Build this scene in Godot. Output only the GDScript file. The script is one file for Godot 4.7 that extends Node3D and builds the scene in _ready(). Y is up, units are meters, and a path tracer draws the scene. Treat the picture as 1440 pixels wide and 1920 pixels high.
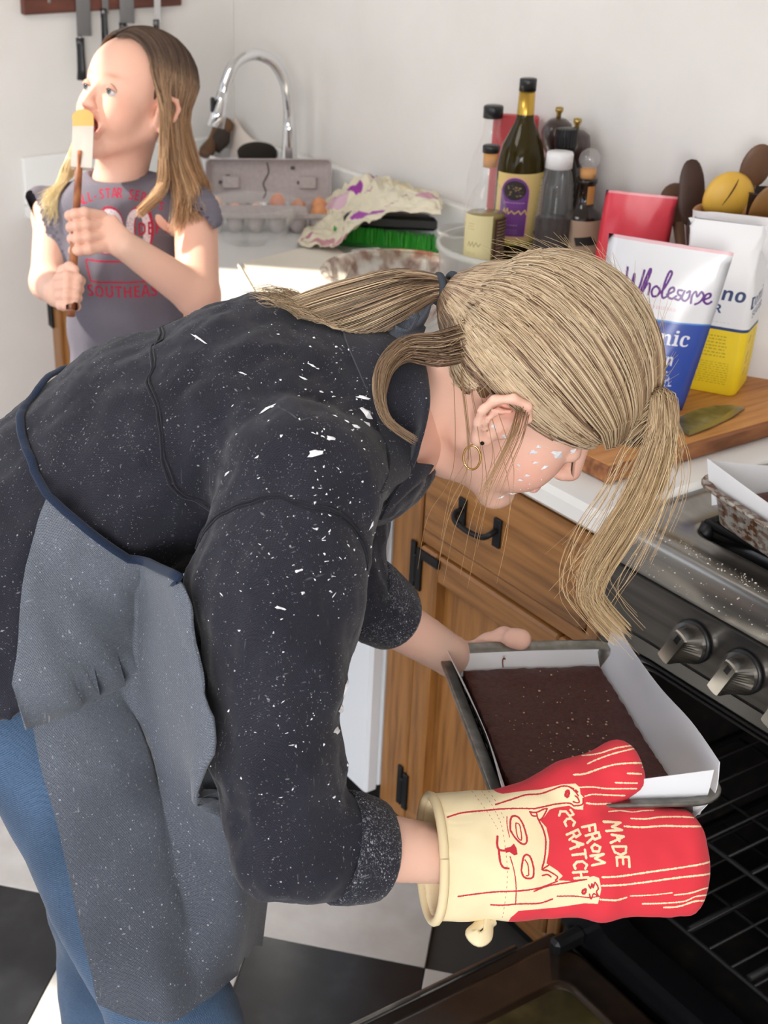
extends Node3D
# A kitchen: a woman lifts a pan of brownie out of the oven while a girl licks a spatula.
# x runs along the counter (stove at the larger x), z points from the back wall into the room, y is up, metres.

var M := {}
var used := {}
var rng := RandomNumberGenerator.new()
const COUNTER := 0.917
const BACK := -1.80
const SIDE := -3.165
# what the lens looks along: used to pose the figures (right-hand, upward and forward directions of the photographer)
const RX := Vector3(0.495154, -0.008352, -0.868765)
const UX := Vector3(-0.381805, 0.896129, -0.226225)
const FW := Vector3(-0.780415, -0.443715, -0.440533)

func _ready():
	rng.seed = 7
	setup_view()
	materials()
	room()
	counters()
	stove()
	counter_props()
	bottles()
	baking_bags()
	held_pan()
	mitt()
	woman()
	girl()
	wall_knives()

# ------------------------------------------------------------------ naming
func numbered(called: String, parent: Node = null) -> String:
	var key := called + ("" if parent == null else str(parent.get_instance_id()))
	if not used.has(key):
		used[key] = 0
		return called
	used[key] += 1
	return "%s_%03d" % [called, used[key]]

func thing(called: String, label: String, category: String, at := Vector3.ZERO, turn := 0.0, group := "") -> Node3D:
	var o := Node3D.new()
	o.name = numbered(called)
	add_child(o, true)
	o.position = at
	o.rotation.y = turn
	return tag(o, label, category, group)

func tag(o, label: String, category: String, group := ""):
	o.set_meta("label", label)
	o.set_meta("category", category)
	if group != "":
		o.set_meta("group", group)
	return o

func obj(called: String, mb, mat: Material, parent: Node = null) -> MeshInstance3D:
	var o := MeshInstance3D.new()
	o.name = numbered(called, parent)
	o.mesh = mb.done() if mb is MB else mb
	o.material_override = mat
	if parent:
		parent.add_child(o, true)
	else:
		add_child(o, true)
	return o

func struct(called: String, mb, mat: Material, parent: Node = null) -> MeshInstance3D:
	var o := obj(called, mb, mat, parent)
	if parent == null:
		o.set_meta("kind", "structure")
	return o

# ------------------------------------------------------------------ mesh building
class MB:
	var st := SurfaceTool.new()
	var col := Color.WHITE
	var colored := false
	var xf := Transform3D()
	func _init(c = null):
		st.begin(Mesh.PRIMITIVE_TRIANGLES)
		if c != null:
			colored = true
			col = c
		st.set_smooth_group(-1)
	func sm(g: int) -> MB:
		st.set_smooth_group(0 if g > 0 else -1)
		return self
	func v(p: Vector3, uv := Vector2.ZERO):
		if colored:
			st.set_color(col)
		st.set_uv(uv)
		st.add_vertex(xf * p)
	func tri(a: Vector3, b: Vector3, c: Vector3, ua := Vector2.ZERO, ub := Vector2.ZERO, uc := Vector2.ZERO):
		v(a, ua); v(c, uc); v(b, ub)
	func quad(a: Vector3, b: Vector3, c: Vector3, d: Vector3, ua := Vector2(0, 1), ub := Vector2(1, 1), uc := Vector2(1, 0), ud := Vector2(0, 0)):
		tri(a, b, c, ua, ub, uc)
		tri(a, c, d, ua, uc, ud)
	func quado(a: Vector3, b: Vector3, c: Vector3, d: Vector3, inside: Vector3):
		if (b - a).cross(c - a).dot((a + b + c + d) / 4.0 - inside) < 0.0:
			quad(a, d, c, b)
		else:
			quad(a, b, c, d)
	func box(c: Vector3, s: Vector3, b := 0.003) -> MB:
		var h := s / 2.0
		b = minf(b, minf(h.x, minf(h.y, h.z)) * 0.9)
		var pt := func(g: Vector3, ax: int) -> Vector3:
			return c + Vector3(g.x * (h.x - (0.0 if ax == 0 else b)), g.y * (h.y - (0.0 if ax == 1 else b)), g.z * (h.z - (0.0 if ax == 2 else b)))
		for ax in 3:
			var p := (ax + 1) % 3
			var q := (ax + 2) % 3
			for sg in [-1.0, 1.0]:
				var cs := []
				for e in [[-1, -1], [1, -1], [1, 1], [-1, 1]]:
					var g := Vector3.ZERO
					g[ax] = sg; g[p] = e[0]; g[q] = e[1]
					cs.append(pt.call(g, ax))
				quado(cs[0], cs[1], cs[2], cs[3], c)
			for s1 in [-1.0, 1.0]:
				for s2 in [-1.0, 1.0]:
					var g1 := Vector3.ZERO
					g1[p] = s1; g1[q] = s2; g1[ax] = -1
					var g2 := g1
					g2[ax] = 1
					quado(pt.call(g1, p), pt.call(g2, p), pt.call(g2, q), pt.call(g1, q), c)
		for sx in [-1.0, 1.0]:
			for sy in [-1.0, 1.0]:
				for sz in [-1.0, 1.0]:
					var g := Vector3(sx, sy, sz)
					var a: Vector3 = pt.call(g, 0)
					var bb: Vector3 = pt.call(g, 1)
					var d: Vector3 = pt.call(g, 2)
					if (bb - a).cross(d - a).dot(g) < 0.0:
						tri(a, d, bb)
					else:
						tri(a, bb, d)
		return self
	func lathe(prof: Array, seg := 28, at := Vector3.ZERO) -> MB:
		var total := 0.0
		for i in range(1, prof.size()):
			total += (prof[i] - prof[i - 1]).length()
		var run := 0.0
		for i in range(prof.size() - 1):
			var p: Vector2 = prof[i]
			var q: Vector2 = prof[i + 1]
			var v0 := 1.0 - run / total
			run += (q - p).length()
			var v1 := 1.0 - run / total
			for j in seg:
				var t0 := TAU * j / seg
				var t1 := TAU * (j + 1) / seg
				var a := at + Vector3(p.x * cos(t0), p.y, p.x * sin(t0))
				var b := at + Vector3(p.x * cos(t1), p.y, p.x * sin(t1))
				var c := at + Vector3(q.x * cos(t1), q.y, q.x * sin(t1))
				var d := at + Vector3(q.x * cos(t0), q.y, q.x * sin(t0))
				var u0 := 1.0 - float(j) / seg
				var u1 := 1.0 - float(j + 1) / seg
				if p.x < 1e-5:
					tri(a, d, c, Vector2(u0, v0), Vector2(u0, v1), Vector2(u1, v1))
				elif q.x < 1e-5:
					tri(a, c, b, Vector2(u0, v0), Vector2(u1, v1), Vector2(u1, v0))
				else:
					quad(a, d, c, b, Vector2(u0, v0), Vector2(u0, v1), Vector2(u1, v1), Vector2(u1, v0))
		return self
	func loft(rings: Array, caps := true) -> MB:
		var n: int = rings[0].size()
		for i in range(rings.size() - 1):
			var A: PackedVector3Array = rings[i]
			var B: PackedVector3Array = rings[i + 1]
			for j in n:
				var k := (j + 1) % n
				var u0 := float(j) / n
				var u1 := float(j + 1) / n
				var w0 := float(i) / (rings.size() - 1)
				var w1 := float(i + 1) / (rings.size() - 1)
				quad(A[j], A[k], B[k], B[j], Vector2(u0, w0), Vector2(u1, w0), Vector2(u1, w1), Vector2(u0, w1))
		if caps:
			for e in 2:
				var Rg: PackedVector3Array = rings[0] if e == 0 else rings[-1]
				var m := Vector3.ZERO
				for p in Rg:
					m += p
				m /= n
				for j in n:
					var k := (j + 1) % n
					if e == 0:
						tri(m, Rg[k], Rg[j])
					else:
						tri(m, Rg[j], Rg[k])
		return self
	func tube(pts: Array, rad, seg := 8, caps := true, flat := 1.0, up := Vector3.ZERO) -> MB:
		var rings := []
		var n := pts.size()
		var nrm := up
		for i in n:
			var t: Vector3 = (pts[mini(i + 1, n - 1)] - pts[maxi(i - 1, 0)]).normalized()
			if nrm == Vector3.ZERO:
				nrm = t.cross(Vector3(0.13, 0.97, 0.2)).normalized()
			nrm = (nrm - t * nrm.dot(t)).normalized()
			var bn := t.cross(nrm)
			var r: float = rad[i] if rad is Array else rad
			var ring := PackedVector3Array()
			for j in seg:
				var a := TAU * j / seg
				ring.append(pts[i] + nrm * (cos(a) * r) + bn * (sin(a) * r * flat))
			rings.append(ring)
		return loft(rings, caps)
	func ext(poly: PackedVector2Array, depth: float, at := Transform3D()) -> MB:
		# a polygon in x, y pushed out along z by depth, centred on z = 0
		if Geometry2D.is_polygon_clockwise(poly):
			poly = poly.duplicate()
			poly.reverse()
		var ix := Geometry2D.triangulate_polygon(poly)
		var h := depth / 2.0
		var keep := xf
		xf = keep * at
		for i in range(0, ix.size(), 3):
			var a := poly[ix[i]]
			var b := poly[ix[i + 1]]
			var c := poly[ix[i + 2]]
			if (b - a).cross(c - a) < 0.0:
				var sw := b
				b = c
				c = sw
			tri(Vector3(a.x, a.y, h), Vector3(b.x, b.y, h), Vector3(c.x, c.y, h), a, b, c)
			tri(Vector3(a.x, a.y, -h), Vector3(c.x, c.y, -h), Vector3(b.x, b.y, -h), a, c, b)
		for i in poly.size():
			var a := poly[i]
			var b := poly[(i + 1) % poly.size()]
			quad(Vector3(a.x, a.y, -h), Vector3(b.x, b.y, -h), Vector3(b.x, b.y, h), Vector3(a.x, a.y, h))
		xf = keep
		return self
	func sheet(g: Array, thick := 0.002, smooth := true) -> MB:
		# rows of points; a cloth or paper with two faces and rims
		var nr := g.size()
		var nc: int = g[0].size()
		var f := []
		var k := []
		for i in nr:
			var fr := PackedVector3Array()
			var kr := PackedVector3Array()
			for j in nc:
				var du: Vector3 = g[i][mini(j + 1, nc - 1)] - g[i][maxi(j - 1, 0)]
				var dv: Vector3 = g[mini(i + 1, nr - 1)][j] - g[maxi(i - 1, 0)][j]
				var nn := du.cross(dv).normalized()
				fr.append(g[i][j] + nn * thick / 2.0)
				kr.append(g[i][j] - nn * thick / 2.0)
			f.append(fr)
			k.append(kr)
		if smooth:
			sm(1)
		for i in nr - 1:
			for j in nc - 1:
				var q := [Vector2(float(j) / (nc - 1), float(i) / (nr - 1)), Vector2(float(j + 1) / (nc - 1), float(i) / (nr - 1)), Vector2(float(j + 1) / (nc - 1), float(i + 1) / (nr - 1)), Vector2(float(j) / (nc - 1), float(i + 1) / (nr - 1))]
				quad(f[i][j], f[i][j + 1], f[i + 1][j + 1], f[i + 1][j], q[0], q[1], q[2], q[3])
				quad(k[i][j], k[i + 1][j], k[i + 1][j + 1], k[i][j + 1], q[0], q[3], q[2], q[1])
		sm(-1)
		for j in nc - 1:
			quad(f[0][j + 1], f[0][j], k[0][j], k[0][j + 1])
			quad(f[nr - 1][j], f[nr - 1][j + 1], k[nr - 1][j + 1], k[nr - 1][j])
		for i in nr - 1:
			quad(f[i][0], f[i + 1][0], k[i + 1][0], k[i][0])
			quad(f[i + 1][nc - 1], f[i][nc - 1], k[i][nc - 1], k[i + 1][nc - 1])
		return self
	func done() -> ArrayMesh:
		st.generate_normals()
		st.index()
		return st.commit()

static func spline(pts: Array, per := 6) -> Array:
	var out := []
	for i in range(pts.size() - 1):
		var a = pts[maxi(i - 1, 0)]
		var b = pts[i]
		var c = pts[i + 1]
		var d = pts[mini(i + 2, pts.size() - 1)]
		for s in per:
			var t := float(s) / per
			out.append(0.5 * (2.0 * b + (c - a) * t + (2.0 * a - 5.0 * b + 4.0 * c - d) * t * t + (3.0 * b - a - 3.0 * c + d) * t * t * t))
	out.append(pts[-1])
	return out

# a smooth surface through rows of control points
static func patch(rows: Array, pu: int, pv: int) -> Array:
	var mid := []
	for r in rows:
		mid.append(spline(r, pu))
	var out := []
	for j in mid[0].size():
		var column := []
		for r in mid:
			column.append(r[j])
		out.append(spline(column, pv))
	var g := []
	for i in out[0].size():
		var row := []
		for j in out.size():
			row.append(out[j][i])
		g.append(row)
	return g

# rounded rectangle outline in x, z
static func rrect(w: float, l: float, r: float, y: float, n := 6, c := Vector3.ZERO) -> PackedVector3Array:
	var out := PackedVector3Array()
	for q in 4:
		var cx := (w / 2 - r) * (1 if q in [0, 3] else -1)
		var cz := (l / 2 - r) * (1 if q in [0, 1] else -1)
		for i in n + 1:
			var a := PI / 2 * (q + float(i) / n)
			out.append(c + Vector3(cx + r * cos(a), y, cz + r * sin(a)))
	out.reverse()
	return out

# ------------------------------------------------------------------ bodies: a distance grid meshed with surface nets
class Field:
	var o: Vector3
	var c: float
	var n: Vector3i
	var f := PackedFloat32Array()
	var k := 0.02
	func _init(lo: Vector3, hi: Vector3, cell: float):
		o = lo
		c = cell
		n = Vector3i(((hi - lo) / cell).ceil()) + Vector3i.ONE
		f.resize(n.x * n.y * n.z)
		f.fill(1.0)
	func span(lo: Vector3, hi: Vector3) -> Array:
		var a := Vector3i(((lo - o) / c).floor()).clamp(Vector3i.ZERO, n - Vector3i.ONE)
		var b := Vector3i(((hi - o) / c).ceil()).clamp(Vector3i.ZERO, n - Vector3i.ONE)
		return [a, b]
	func put(i: int, d: float, kk: float, cut: bool):
		var e := f[i]
		if cut:
			d = -d
			var h := maxf(kk - absf(e - d), 0.0) / kk
			f[i] = maxf(e, d) + h * h * kk * 0.25
		else:
			var h := maxf(kk - absf(e - d), 0.0) / kk
			f[i] = minf(e, d) - h * h * kk * 0.25
	func cap(a: Vector3, b: Vector3, ra: float, rb: float, kk := -1.0, cut := false):
		if kk < 0.0:
			kk = k
		var m := Vector3.ONE * (maxf(ra, rb) + kk + 3.0 * c)
		var s := span(a.min(b) - m, a.max(b) + m)
		var ab := b - a
		var l2 := maxf(ab.length_squared(), 1e-9)
		for z in range(s[0].z, s[1].z + 1):
			for y in range(s[0].y, s[1].y + 1):
				var row := (z * n.y + y) * n.x
				for x in range(s[0].x, s[1].x + 1):
					var p := o + Vector3(x, y, z) * c - a
					var t := clampf(p.dot(ab) / l2, 0.0, 1.0)
					put(row + x, (p - ab * t).length() - ra - (rb - ra) * t, kk, cut)
	func chain(pts: Array, rad: Array, kk := -1.0, cut := false):
		for i in range(pts.size() - 1):
			cap(pts[i], pts[i + 1], rad[i], rad[i + 1], kk, cut)
	# an ellipsoid with its axes along the columns of b
	func ell(ctr: Vector3, b: Basis, r: Vector3, kk := -1.0, cut := false):
		if kk < 0.0:
			kk = k
		var e := Vector3.ZERO
		for i in 3:
			e[i] = sqrt(pow(b.x[i] * r.x, 2) + pow(b.y[i] * r.y, 2) + pow(b.z[i] * r.z, 2))
		var m := Vector3.ONE * (kk + 3.0 * c)
		var s := span(ctr - e - m, ctr + e + m)
		var ib := b.inverse()
		var i1 := Vector3.ONE / r
		var i2 := i1 * i1
		for z in range(s[0].z, s[1].z + 1):
			for y in range(s[0].y, s[1].y + 1):
				var row := (z * n.y + y) * n.x
				for x in range(s[0].x, s[1].x + 1):
					var q := ib * (o + Vector3(x, y, z) * c - ctr)
					var k0 := (q * i1).length()
					var k1 := (q * i2).length()
					put(row + x, k0 * (k0 - 1.0) / maxf(k1, 1e-6), kk, cut)
	# a bone with an elliptical section: w along side, t across it
	func flat(a: Vector3, b: Vector3, side: Vector3, wa: float, ta: float, wb: float, tb: float, kk := -1.0, cut := false):
		if kk < 0.0:
			kk = k
		var ab := b - a
		var l2 := maxf(ab.length_squared(), 1e-9)
		var ax := ab.normalized()
		side = (side - ax * side.dot(ax)).normalized()
		var nr := ax.cross(side)
		var m := Vector3.ONE * (maxf(maxf(wa, wb), maxf(ta, tb)) + kk + 3.0 * c)
		var s := span(a.min(b) - m, a.max(b) + m)
		for z in range(s[0].z, s[1].z + 1):
			for y in range(s[0].y, s[1].y + 1):
				var row := (z * n.y + y) * n.x
				for x in range(s[0].x, s[1].x + 1):
					var p := o + Vector3(x, y, z) * c - a
					var t := clampf(p.dot(ab) / l2, 0.0, 1.0)
					p -= ab * t
					var w := wa + (wb - wa) * t
					var h := ta + (tb - ta) * t
					var q := Vector3(p.dot(side) / w, p.dot(nr) / h, p.dot(ax) / minf(w, h))
					var k0 := q.length()
					var k1 := Vector3(q.x / w, q.y / h, q.z / minf(w, h)).length()
					put(row + x, k0 * (k0 - 1.0) / k1 if k1 > 1e-6 else -minf(w, h), kk, cut)
	# cut away the side of a plane that its normal points to, within reach of a point
	func slice(pt: Vector3, nrm: Vector3, reach: float):
		var s := span(pt - Vector3.ONE * reach, pt + Vector3.ONE * reach)
		for z in range(s[0].z, s[1].z + 1):
			for y in range(s[0].y, s[1].y + 1):
				for x in range(s[0].x, s[1].x + 1):
					var q := o + Vector3(x, y, z) * c - pt
					if q.length() < reach:
						var i := (z * n.y + y) * n.x + x
						f[i] = maxf(f[i], q.dot(nrm))
	func ripple(noise: FastNoiseLite, amp: float, stretch := Vector3.ONE):
		for z in n.z:
			for y in n.y:
				for x in n.x:
					var i := (z * n.y + y) * n.x + x
					if absf(f[i]) < 0.04:
						f[i] += amp * noise.get_noise_3dv((o + Vector3(x, y, z) * c) * stretch)
	func at(p: Vector3) -> float:
		var q := (p - o) / c
		var a := Vector3i(q.floor()).clamp(Vector3i.ZERO, n - Vector3i(2, 2, 2))
		var t := (q - Vector3(a)).clamp(Vector3.ZERO, Vector3.ONE)
		var i := (a.z * n.y + a.y) * n.x + a.x
		var r := n.x
		var l := n.x * n.y
		var u := lerpf(lerpf(f[i], f[i + 1], t.x), lerpf(f[i + r], f[i + r + 1], t.x), t.y)
		var w := lerpf(lerpf(f[i + l], f[i + l + 1], t.x), lerpf(f[i + l + r], f[i + l + r + 1], t.x), t.y)
		return lerpf(u, w, t.z)
	func grad(p: Vector3) -> Vector3:
		var h := c * 0.7
		return Vector3(at(p + Vector3(h, 0, 0)) - at(p - Vector3(h, 0, 0)), at(p + Vector3(0, h, 0)) - at(p - Vector3(0, h, 0)), at(p + Vector3(0, 0, h)) - at(p - Vector3(0, 0, h))).normalized()
	func onto(p: Vector3, off := 0.0) -> Vector3:
		for i in 6:
			p -= grad(p) * (at(p) - off)
		return p
	# where a line of sight along dir from p first meets the surface
	func hit(p: Vector3, dir: Vector3, far := 1.0) -> Vector3:
		var t := 0.0
		while t < far:
			var d := at(p + dir * t)
			if d < 0.0005:
				break
			t += clampf(d * 0.6, 0.0007, 0.03)
		return p + dir * t
	func net(A: Dictionary, paint = null):
		# adds the surface to the arrays in A: v, n, c, i
		var V: PackedVector3Array = A.v
		var N: PackedVector3Array = A.n
		var C: PackedColorArray = A.c
		var I: PackedInt32Array = A.i
		var ids := PackedInt32Array()
		ids.resize(f.size())
		ids.fill(-1)
		var rx := n.x
		var l := n.x * n.y
		var lim := c * 5.0
		for z in n.z - 1:
			for y in n.y - 1:
				var row := (z * n.y + y) * n.x
				for x in n.x - 1:
					var i := row + x
					var f0 := f[i]
					if f0 > lim or f0 < -lim:
						continue
					var f1 := f[i + 1]
					var f2 := f[i + rx]
					var f3 := f[i + rx + 1]
					var f4 := f[i + l]
					var f5 := f[i + l + 1]
					var f6 := f[i + l + rx]
					var f7 := f[i + l + rx + 1]
					var q := int(f0 < 0) + int(f1 < 0) + int(f2 < 0) + int(f3 < 0) + int(f4 < 0) + int(f5 < 0) + int(f6 < 0) + int(f7 < 0)
					if q == 0 or q == 8:
						continue
					var s := Vector3.ZERO
					var m := 0
					if (f0 < 0) != (f1 < 0): s += Vector3(f0 / (f0 - f1), 0, 0); m += 1
					if (f2 < 0) != (f3 < 0): s += Vector3(f2 / (f2 - f3), 1, 0); m += 1
					if (f4 < 0) != (f5 < 0): s += Vector3(f4 / (f4 - f5), 0, 1); m += 1
					if (f6 < 0) != (f7 < 0): s += Vector3(f6 / (f6 - f7), 1, 1); m += 1
					if (f0 < 0) != (f2 < 0): s += Vector3(0, f0 / (f0 - f2), 0); m += 1
					if (f1 < 0) != (f3 < 0): s += Vector3(1, f1 / (f1 - f3), 0); m += 1
					if (f4 < 0) != (f6 < 0): s += Vector3(0, f4 / (f4 - f6), 1); m += 1
					if (f5 < 0) != (f7 < 0): s += Vector3(1, f5 / (f5 - f7), 1); m += 1
					if (f0 < 0) != (f4 < 0): s += Vector3(0, 0, f0 / (f0 - f4)); m += 1
					if (f1 < 0) != (f5 < 0): s += Vector3(1, 0, f1 / (f1 - f5)); m += 1
					if (f2 < 0) != (f6 < 0): s += Vector3(0, 1, f2 / (f2 - f6)); m += 1
					if (f3 < 0) != (f7 < 0): s += Vector3(1, 1, f3 / (f3 - f7)); m += 1
					s /= m
					var p := o + (Vector3(x, y, z) + s) * c
					var g := Vector3(f1 - f0 + f3 - f2 + f5 - f4 + f7 - f6, f2 - f0 + f3 - f1 + f6 - f4 + f7 - f5, f4 - f0 + f5 - f1 + f6 - f2 + f7 - f3).normalized()
					ids[i] = V.size()
					V.append(p)
					N.append(g)
					C.append(paint.call(p, g) if paint else Color.WHITE)
		for z in range(1, n.z - 1):
			for y in range(1, n.y - 1):
				var row := (z * n.y + y) * n.x
				for x in range(1, n.x - 1):
					var i := row + x
					var f0 := f[i]
					if f0 > lim or f0 < -lim:
						continue
					var ins := f0 < 0
					for ax in 3:
						var st: int = [1, rx, l][ax]
						if (f[i + st] < 0) == ins:
							continue
						var d1: int = [rx, l, 1][ax]
						var d2: int = [l, 1, rx][ax]
						var a := ids[i - d1 - d2]
						var b := ids[i - d2]
						var e := ids[i]
						var d := ids[i - d1]
						if a < 0 or b < 0 or e < 0 or d < 0:
							continue
						if ins:
							I.append_array([a, e, b, a, d, e])
						else:
							I.append_array([a, b, e, a, e, d])
		A.v = V
		A.n = N
		A.c = C
		A.i = I

func arrays() -> Dictionary:
	return {"v": PackedVector3Array(), "n": PackedVector3Array(), "c": PackedColorArray(), "i": PackedInt32Array(), "u": PackedVector2Array()}

func baked(A: Dictionary) -> ArrayMesh:
	var a := []
	a.resize(Mesh.ARRAY_MAX)
	a[Mesh.ARRAY_VERTEX] = A.v
	a[Mesh.ARRAY_NORMAL] = A.n
	if A.c.size() == A.v.size():
		a[Mesh.ARRAY_COLOR] = A.c
	if A.u.size() == A.v.size():
		a[Mesh.ARRAY_TEX_UV] = A.u
	a[Mesh.ARRAY_INDEX] = A.i
	var m := ArrayMesh.new()
	m.add_surface_from_arrays(Mesh.PRIMITIVE_TRIANGLES, a)
	return m

# a hair: three-sided, thinning to its end
func strand(A: Dictionary, pts: Array, r: float, col: Color, tip: Color, thin := 0.3, late := 0.0):
	var V: PackedVector3Array = A.v
	var N: PackedVector3Array = A.n
	var C: PackedColorArray = A.c
	var I: PackedInt32Array = A.i
	var base := V.size()
	var n := pts.size()
	var nrm := Vector3.ZERO
	for i in n:
		var t: Vector3 = (pts[mini(i + 1, n - 1)] - pts[maxi(i - 1, 0)]).normalized()
		if nrm == Vector3.ZERO:
			nrm = t.cross(Vector3(0.3, 0.8, 0.5)).normalized()
		nrm = (nrm - t * nrm.dot(t)).normalized()
		var bn := t.cross(nrm)
		var s := float(i) / (n - 1)
		var rr := r * lerpf(1.0, thin, s * s)
		for j in 3:
			var d := nrm * cos(TAU * j / 3) + bn * sin(TAU * j / 3)
			V.append(pts[i] + d * rr)
			N.append(d)
			C.append(col.lerp(tip, smoothstep(late, 1.0, s)))
		if i < n - 1:
			for j in 3:
				var a := base + i * 3 + j
				var b := base + i * 3 + (j + 1) % 3
				I.append_array([a, a + 3, b, b, a + 3, b + 3])
	A.v = V; A.n = N; A.c = C; A.i = I

# ------------------------------------------------------------------ pictures computed for surfaces
func blank(w: int, h: int, c: Color) -> Image:
	var im := Image.create_empty(w, h, false, Image.FORMAT_RGBA8)
	im.fill(c)
	return im

func fillpoly(im: Image, pts: Array, c: Color):
	var lo := 1e9
	var hi := -1e9
	for p in pts:
		lo = minf(lo, p.y)
		hi = maxf(hi, p.y)
	for y in range(maxi(0, int(lo)), mini(im.get_height(), int(hi) + 1)):
		var xs := []
		var yy := y + 0.5
		for i in pts.size():
			var a: Vector2 = pts[i]
			var b: Vector2 = pts[(i + 1) % pts.size()]
			if (a.y <= yy) != (b.y <= yy):
				xs.append(a.x + (yy - a.y) / (b.y - a.y) * (b.x - a.x))
		xs.sort()
		for i in range(0, xs.size() - 1, 2):
			var x0 := int(round(xs[i]))
			var x1 := int(round(xs[i + 1]))
			if x1 > x0:
				im.fill_rect(Rect2i(x0, y, x1 - x0, 1), c)

func stroke(im: Image, pts: Array, w: float, c: Color, wob := 0.0):
	for i in range(pts.size() - 1):
		var a: Vector2 = pts[i]
		var b: Vector2 = pts[i + 1]
		var m := maxi(1, int((b - a).length() / maxf(1.0, w * 0.3)))
		for s in m + 1:
			var p := a.lerp(b, float(s) / m)
			var ww := w * (1.0 + wob * rng.randf_range(-1, 1))
			var h := ww / 2
			im.fill_rect(Rect2i(int(p.x - h), int(p.y - h * 0.6), maxi(1, int(ww)), maxi(1, int(ww * 0.6))), c)
			im.fill_rect(Rect2i(int(p.x - h * 0.6), int(p.y - h), maxi(1, int(ww * 0.6)), maxi(1, int(ww))), c)

func V2(a: Array) -> Array:
	var out := []
	for i in range(0, a.size(), 2):
		out.append(Vector2(a[i], a[i + 1]))
	return out

func write(im: Image, text: String, at: Vector2, height: float, c: Color, family := "Droid Sans", bold := true, squeeze := 1.0, turn := 0.0, slant := 0.0):
	# lettering: the outlines of the font filled into the picture; at is the left end of the base line
	var tm := TextMesh.new()
	var font := SystemFont.new()
	font.font_names = PackedStringArray([family])
	font.font_weight = 700 if bold else 400
	tm.font = font
	tm.font_size = 64
	tm.pixel_size = 0.01
	tm.depth = 0.0
	tm.text = text
	tm.horizontal_alignment = HORIZONTAL_ALIGNMENT_LEFT
	tm.vertical_alignment = VERTICAL_ALIGNMENT_BOTTOM
	if tm.get_surface_count() == 0:
		return
	var ar := tm.surface_get_arrays(0)
	var v: PackedVector3Array = ar[Mesh.ARRAY_VERTEX]
	var ix: PackedInt32Array = ar[Mesh.ARRAY_INDEX]
	var lo := 1e9
	var left := 1e9
	for p in v:
		lo = minf(lo, p.y)
		left = minf(left, p.x)
	var k := height / 0.46
	for i in range(0, ix.size(), 3):
		var q := []
		for j in 3:
			var p := v[ix[i + j]]
			var d := Vector2((p.x - left + slant * p.y) * k * squeeze, -(p.y - 0.64 * 0.236) * k)
			q.append(at + d.rotated(turn))
		fillpoly(im, q, c)

func pic(im: Image) -> ImageTexture:
	return ImageTexture.create_from_image(im)

func lines_of_print(im: Image, r: Rect2, rows: int, c: Color):
	# far-off small print: short dashes
	for i in rows:
		var x := r.position.x
		while x < r.end.x - 4:
			var w := rng.randf_range(4, 16)
			im.fill_rect(Rect2i(int(x), int(r.position.y + r.size.y * i / rows), int(minf(w, r.end.x - x)), maxi(1, int(r.size.y / rows * 0.35))), c)
			x += w + rng.randf_range(3, 6)

func noise(seed_: int, freq: float, oct := 4, type := FastNoiseLite.TYPE_SIMPLEX_SMOOTH) -> FastNoiseLite:
	var n := FastNoiseLite.new()
	n.seed = seed_
	n.frequency = freq
	n.noise_type = type
	n.fractal_octaves = oct
	return n

func noise_tex(seed_: int, freq: float, ramp: Array, size := 512, oct := 4, bump := false) -> NoiseTexture2D:
	var t := NoiseTexture2D.new()
	t.width = size
	t.height = size
	t.seamless = true
	t.noise = noise(seed_, freq, oct)
	if bump:
		t.as_normal_map = true
		t.bump_strength = 4.0
		return t
	var g := Gradient.new()
	var offs := PackedFloat32Array()
	var cols := PackedColorArray()
	for e in ramp:
		offs.append(e[0])
		cols.append(e[1])
	g.offsets = offs
	g.colors = cols
	t.color_ramp = g
	return t

func mat(c: Color, rough := 0.6, metal := 0.0, spec := 0.5) -> StandardMaterial3D:
	var m := StandardMaterial3D.new()
	m.albedo_color = c
	m.roughness = rough
	m.metallic = metal
	m.metallic_specular = spec
	return m

func tri_tex(m: StandardMaterial3D, t: Texture2D, s: Vector3, world := false) -> StandardMaterial3D:
	m.albedo_texture = t
	m.uv1_triplanar = true
	m.uv1_world_triplanar = world
	m.uv1_scale = s
	return m

func S(r: float, g: float, b: float, a := 1.0) -> Color:
	return Color(r / 255.0, g / 255.0, b / 255.0, a)

func L(r: float, g: float, b: float) -> Color:
	return Color(r / 255.0, g / 255.0, b / 255.0).srgb_to_linear()

func glass(c: Color, a := 0.12) -> StandardMaterial3D:
	var m := mat(Color(c.r, c.g, c.b, a), 0.04)
	m.transparency = BaseMaterial3D.TRANSPARENCY_ALPHA
	return m

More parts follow.
